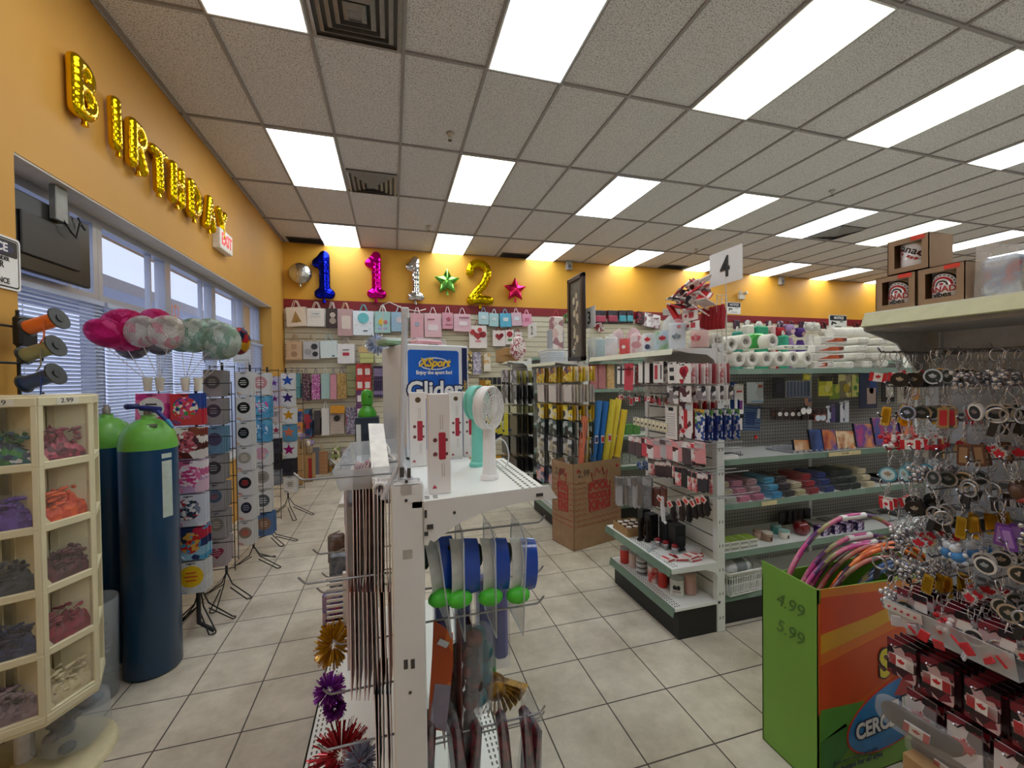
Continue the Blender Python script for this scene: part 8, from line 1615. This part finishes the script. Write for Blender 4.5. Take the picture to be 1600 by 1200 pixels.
# mug boxes
def bend(me, r):
    for v in me.vertices:
        x, y = v.co.x, v.co.y; a = x/r; v.co.x = (r-y-0)*math.sin(a) if False else (r+(-y))*math.sin(a); v.co.y = -(r+(-y))*math.cos(a)
def strip_arc(b, R0, R1, cz, a0=0, a1=PI, n=16, m=0, dash=False):
    for i in range(n):
        if dash and i % 2: continue
        t0, t1 = a0+(a1-a0)*i/n, a0+(a1-a0)*(i+1)/n; vs = [(R0*math.cos(t0), 0, cz+R0*math.sin(t0)), (R1*math.cos(t0), 0, cz+R1*math.sin(t0)), (R1*math.cos(t1), 0, cz+R1*math.sin(t1)), (R0*math.cos(t1), 0, cz+R0*math.sin(t1))]; b.add(vs, [(0, 1, 2, 3)], m)
def mug_box(y0, y1, z, h_, kind, lab):
    w_ = abs(y1-y0); o = thing('mug_box', lab, 'boxed mug', (KL+.015, (y0+y1)/2, z), (0, 0, -PI/2)); D_ = .105; f = .016; KB = M('a88c70', .75, var=.04)
    b = MB().box(-w_/2, w_/2, 0, .002, 0, h_*.16).box(-w_/2, w_/2, 0, .002, h_*.84, h_).box(-w_/2, -w_/2+w_*.17, 0, .002, h_*.16, h_*.84).box(w_/2-w_*.17, w_/2, 0, .002, h_*.16, h_*.84)
    b.box(-w_/2, -w_/2+.002, 0, D_, 0, h_).box(w_/2-.002, w_/2, 0, D_, 0, h_).box(-w_/2, w_/2, D_-.002, D_, 0, h_).box(-w_/2, w_/2, 0, D_, h_-.002, h_).box(-w_/2, w_/2, 0, D_, 0, .002); b.build('carton', KB, o)
    r = w_*.36; T = Matrix.Translation((0, .005+r, .003))
    mg = MB().lathe([(r*.95, 0), (r, .004), (r, h_*.9), (r*.94, h_*.9), (r*.9, .01), (0, .01)], n=32).build('mug', M('eeeef2', .15, coat=.5), o, T)
    if kind == 'arc':
        b = MB(); cz = h_*.44; strip_arc(b, r*.86, r*1.0, cz, m=0, n=20); strip_arc(b, r*.72, r*.78, cz, m=0, n=20, dash=True); strip_arc(b, r*.5, r*.64, cz, m=1, n=18); strip_arc(b, r*.28, r*.38, cz, m=0, n=14); b.prism([(x, q+cz+r*.08) for x, q in leaf(r*.15)], -.0003, 0, 1)
        me = b.mesh('rainbow_print', [M('16181e', .3), M('c03040', .3)]); bend(me, r+.0006); q = bpy.data.objects.new('rainbow_print', me); C.objects.link(q); q.parent = mg
        for tx, s, z_, m in (('CANADA', .023, .34, M('b83c40', .3)), ('vibes', .022, .2, M('16181e', .3))):
            q = text('lettering', tx, s, m, mg, ID, .0004, .95, .0006); [setattr(v.co, 'z', v.co.z+h_*z_) for v in q.data.vertices]; bend(q.data, r+.0008)
    else:
        b = MB(); rf = random.Random(3)
        for x, z_ in ((-.7, .62), (-.5, .52), (-.72, .4), (.0, .42), (.45, .32), (.2, .36), (.6, .45)): b.prism([(p+x*r, q+z_*h_) for p, q in leaf(r*.16)], -.0003, 0)
        me = b.mesh('leaf_print', [M('a82c40', .3)]); bend(me, r+.0006); q = bpy.data.objects.new('leaf_print', me); C.objects.link(q); q.parent = mg
        q = text('lettering', 'Canada', .034, M('1c1c28', .3), mg, ID, .0004, .9, .0004, shear=.4); [setattr(v.co, 'z', v.co.z+h_*(.62-v.co.x*5)) for v in q.data.vertices]; bend(q.data, r+.0008)
    MB().box(w_*.08, w_*.4, -.001, 0, h_*.87, h_*.98).build('price_sticker', M('f05040', .4, emit=.0), o)
    return o
mug_box(.978, .870, KZ, .108, 'arc', 'boxed rainbow mug at the far left end of the top shelf'); mug_box(.866, .758, KZ, .108, 'arc', 'boxed rainbow mug beside the plastic bags on the top shelf'); mug_box(.944, .838, KZ+.109, .105, 'leaf', 'boxed mug with red leaves sitting on top of the other two mug boxes')
for i, (y, cols, nm) in enumerate(((.70, ['a8bcd8', 'dce8f4', '8ca8cc', 'c84850', 'e8eef4'], 'clear bag with blue and red print next to the mug boxes'), (.615, ['dcdce0', '4c4448', 'c8c4c8', 'e8e4e8'], 'clear bag with black speckled print at the right end of the top shelf'), (.54, ['e0e0e4', 'c05058', 'f0f0f0'], 'clear bag with red print partly outside the frame'))):
    o = thing('clear_bag', nm, 'bag', (KL+.03, y, KZ), (0, 0, -PI/2)); MB().rbox(-.038, .038, 0, .08, .0, .105+.008*i, .012).build('folded_cloth', PRINT(cols, 16, .25, kind='n'), o)
    b = MB(); rf = random.Random(i); b.add([(-.045, -.006, 0), (.045, -.006, 0), (.045, .09, 0), (-.045, .09, 0)]+[(x*rf.uniform(.8, 1.1), yy, .13+rf.uniform(-.02, .03)) for x, yy in ((-.04, 0), (.04, 0), (.04, .08), (-.04, .08))], [(0, 1, 5, 4), (1, 2, 6, 5), (2, 3, 7, 6), (3, 0, 4, 7), (4, 5, 6, 7)]); b.build('wrapper', M('f0ece4', .1, alpha=.3), o)
# keychains on pegs
rnd = random.Random(42); kinds = list(KC); NM = {'coin': 'round silver', 'dark': 'dark round', 'heart': 'silver and red heart', 'leaf': 'red maple leaf', 'flag': 'red and white flag', 'bar': 'silver and red bar', 'gold': 'gold bar', 'opener': 'ring shaped bottle opener', 'boot': 'brown boot', 'bear': 'white and blue bear', 'tower': 'silver tower', 'white': 'white round', 'ornate': 'ornate silver cluster', 'teal': 'teal round', 'purple': 'purple bar', 'brown': 'brown leather bar', 'redc': 'red and white cluster'}
rowk = [['flag', 'dark', 'coin', 'ornate', 'ornate', 'heart'], ['gold', 'coin', 'bar', 'white', 'opener', 'heart'], ['redc', 'flag', 'tower', 'brown', 'leaf', 'coin'], ['teal', 'ornate', 'coin', 'opener', 'boot', 'redc'], ['flag', 'dark', 'opener', 'gold', 'purple', 'ornate'], ['ornate', 'leaf', 'bear', 'white', 'coin', 'dark'], ['opener', 'ornate', 'gold', 'leaf', 'coin', 'opener'], ['ornate', 'coin', 'redc', 'white', 'opener', 'leaf']]
rn = ['top', 'second', 'third', 'fourth', 'fifth', 'sixth', 'seventh', 'lowest']; hn = ['farthest', 'second farthest', 'third', 'fourth', 'fifth', 'nearest']
for i in range(8):
    z = 1.668-.103*i; b = MB()
    for j in range(6):
        y = .975-.066*j-(.02 if i % 2 else 0); zz = z+rnd.uniform(-.008, .008); b.tube([(0, y-KY1, zz), (1.535-KX, y-KY1, zz), (1.52-KX, y-KY1, zz+.014)], .0024, 5)
        kd = rowk[i][j]; n_ = 6 if (i < 6) else 5
        for k in range(n_ if (i*6+j) % 4 else n_-1):
            x = 1.55+.034*k+rnd.uniform(-.006, .006); k2 = kd
            KC[k2].put((x, y+rnd.uniform(-.004, .004), zz+.003), (rnd.uniform(-.12, .12), rnd.uniform(-.3, .3), -PI/2+rnd.uniform(-.5, .5)), '%s keychain, %s row, %s peg, right gondola' % (NM[k2], rn[i], hn[j]), '%s keychains, %s row %s peg' % (NM[k2], rn[i], hn[j]), 1.12)
    b.build('peg_hook_row', M('8c8c90', .25, .9), kg)
b = MB()
for i in range(8):
    for j in range(5): b.box(-.012, -.010, -.1-.07*j, -.07-.07*j, 1.585-.103*i, 1.60-.103*i)
b.build('price_tags', M('c8d0e0', .4), kg)
# lower clear bins and carded souvenirs
MAR = PRINT(['3c1420', '1c0c10', '7c1c2c', 'c8a8ac'], 40, .3); LFP = [('l', 0, .5, .5, 'c82830')]
for (z, y0, y1, nm) in ((.80, .66, .95, 'upper clear acrylic bin with silver trinkets on the right gondola'),):
    o = thing('acrylic_bin', nm, 'bin', (KL+.035, y1, z)); b = MB()
    for q in ([(0, 0, 0), (.26, 0, 0), (.26, y0-y1, 0), (0, y0-y1, 0)], [(0, 0, 0), (-.02, 0, .075), (-.02, y0-y1, .075), (0, y0-y1, 0)], [(0, 0, 0), (.26, 0, 0), (.26, 0, .08), (-.02, 0, .075)]): b.add([Vector(v) for v in q]+[Vector(v)+Vector((.002, .002, .002)) for v in q], [(0, 1, 2, 3), (7, 6, 5, 4), (0, 4, 5, 1), (1, 5, 6, 2), (2, 6, 7, 3), (3, 7, 4, 0)])
    b.build('bin_wall', M('e4e8ec', .1, alpha=.35), o); MB().add([(-.022, 0, .045), (-.022, -.1, .045), (-.03, -.1, .078), (-.03, 0, .078)], [(0, 1, 2, 3)]).build('label_strip', M('e8e8ec', .4), o); b = MB()
    for k in range(5): b.sphere((-.028, -.015-.017*k, .06), .004, 6, 4)
    b.build('label_print', M('b03040', .4), o)
    for k in range(26): q = thing('trinket', 'small silver and red trinket bag loose in the clear acrylic bin', 'trinket', (KL+rnd.uniform(-.02, .18), rnd.uniform(y0+.02, y1-.03), z+.012+rnd.uniform(0, .04)), (rnd.uniform(0, 3), rnd.uniform(0, 3), rnd.uniform(0, 3)), 'trinkets in the acrylic bin'); MB().rbox(-.016, .016, -.012, .012, -.003, .003, .002).build('pouch', [M('c0c0c8', .15, .5), M('c82c38', .25), M('d8d8e0', .1, alpha=.6)][k % 3], q)
for (z, xs, ys_, hgt, nm, pr, mt) in ((.915, 1.55, (.90, .80, .71), .05, 'maroon headed white carded souvenir', [], [PRINT(['e8e4e8', 'f0eef0', 'c8b0b8'], 14, .3), M('e0dce0', .3), MAR]), (.735, 1.555, (.93, .84, .74, .65), .115, 'maroon headed flag card', [('r', 0, .55, .86, 'f0ecea', .5), ('r', -.3, .55, .25, 'c82830', 1.7), ('r', .3, .55, .25, 'c82830', 1.7), ('l', 0, .55, .3, 'c82830')], [MAR, M('3c1c24', .3), MAR]), (.60, 1.56, (.88, .78, .68), .13, 'clear card with a big red maple leaf', [('l', 0, .6, .75, 'c03028')], [PRINT(['c0b8bc', '8c8488', 'd8d4d8'], 14, .25), MAR, M('b8b4b8', .2)])):
    for j, y in enumerate(ys_):
        for k in range(7):
            front = k == 0; lab = '%s, %s stack, low on the right gondola' % (nm, ['farthest', 'second', 'third', 'nearest'][j])
            o = thing('souvenir_card', lab if front else 'card queued behind the front '+nm+', '+['farthest', 'second', 'third', 'nearest'][j]+' stack', 'souvenir card', (xs+.03*k, y, z), (0, rnd.uniform(-.06, .06), -PI/2+rnd.uniform(-.1, .1)), None if front else 'cards behind the %s, %s stack' % (nm, ['farthest', 'second', 'third', 'nearest'][j]))
            MB().box(-.038, .038, 0, .004, -hgt, 0).build('card', mt[min(k, 1)], o); MB().box(-.038, .038, -.001, 0, -.022, 0).build('header_print', MAR, o)
            if front:
                for p in pr:
                    kk, cx, cz, s, col = p[:5]; e = p[5] if len(p) > 5 else 1; W_ = .076; cx, cz, s = cx*W_, -hgt*cz, s*W_
                    MB().prism(leaf(s/2, cx, cz) if kk == 'l' else [(cx-s/2, cz-s*e/2), (cx+s/2, cz-s*e/2), (cx+s/2, cz+s*e/2), (cx-s/2, cz+s*e/2)], -.002-.0008*(kk == 'l'), 0).build('print', M(col, .4), o)
        MB().tube([(0, y-KY1, z-.01), (xs-KX-.03, y-KY1, z-.01), (xs-KX-.045, y-KY1, z+.004)], .0024, 5).build('peg_hook', M('8c8c90', .25, .9), kg)
for i, (y, z, rz, nm) in enumerate(((.86, .50, .3, 'black leather pouch with a flag patch, upper of the low pair'), (.80, .42, .2, 'black leather pouch with a flag patch, lower of the low pair'), (.72, .47, .25, 'black leather pouch nearest the camera on the right gondola'))):
    o = thing('leather_pouch', nm, 'pouch', (1.55+.03*i, y, z), (.3, .15, -PI/2+rz)); pillow(rrect(.22, .09, .04), .03, 4).build('pouch_body', M('2c1c1c', .2, coat=.4), o); q = MB().prism(rrect(.06, .036, .002, -.02, 0), -.020, -.014).build('flag_patch', M('f0ecea', .3), o)
    MB().box(-.05, -.036, -.0205, -.0198, -.018, .018).box(-.004, .01, -.0205, -.0198, -.018, .018).prism(leaf(.011, -.02, 0), -.0206, -.0198).build('red_print', M('c82830', .3), q); pillow(rrect(.25, .12, .04), .05, 3).build('wrapper', M('e8eaf0', .08, alpha=.22), o)
p = pt(1440, 1180, Z=.42); o = thing('open_kraft_box', 'kraft carton on the base deck of the right gondola, bottom right corner', 'cardboard box', (1.53, .80, .2005)); MB().rbox(-.02, .2, -.1, .1, 0, .22, .003).build('carton', M('b08c60', .75), o)
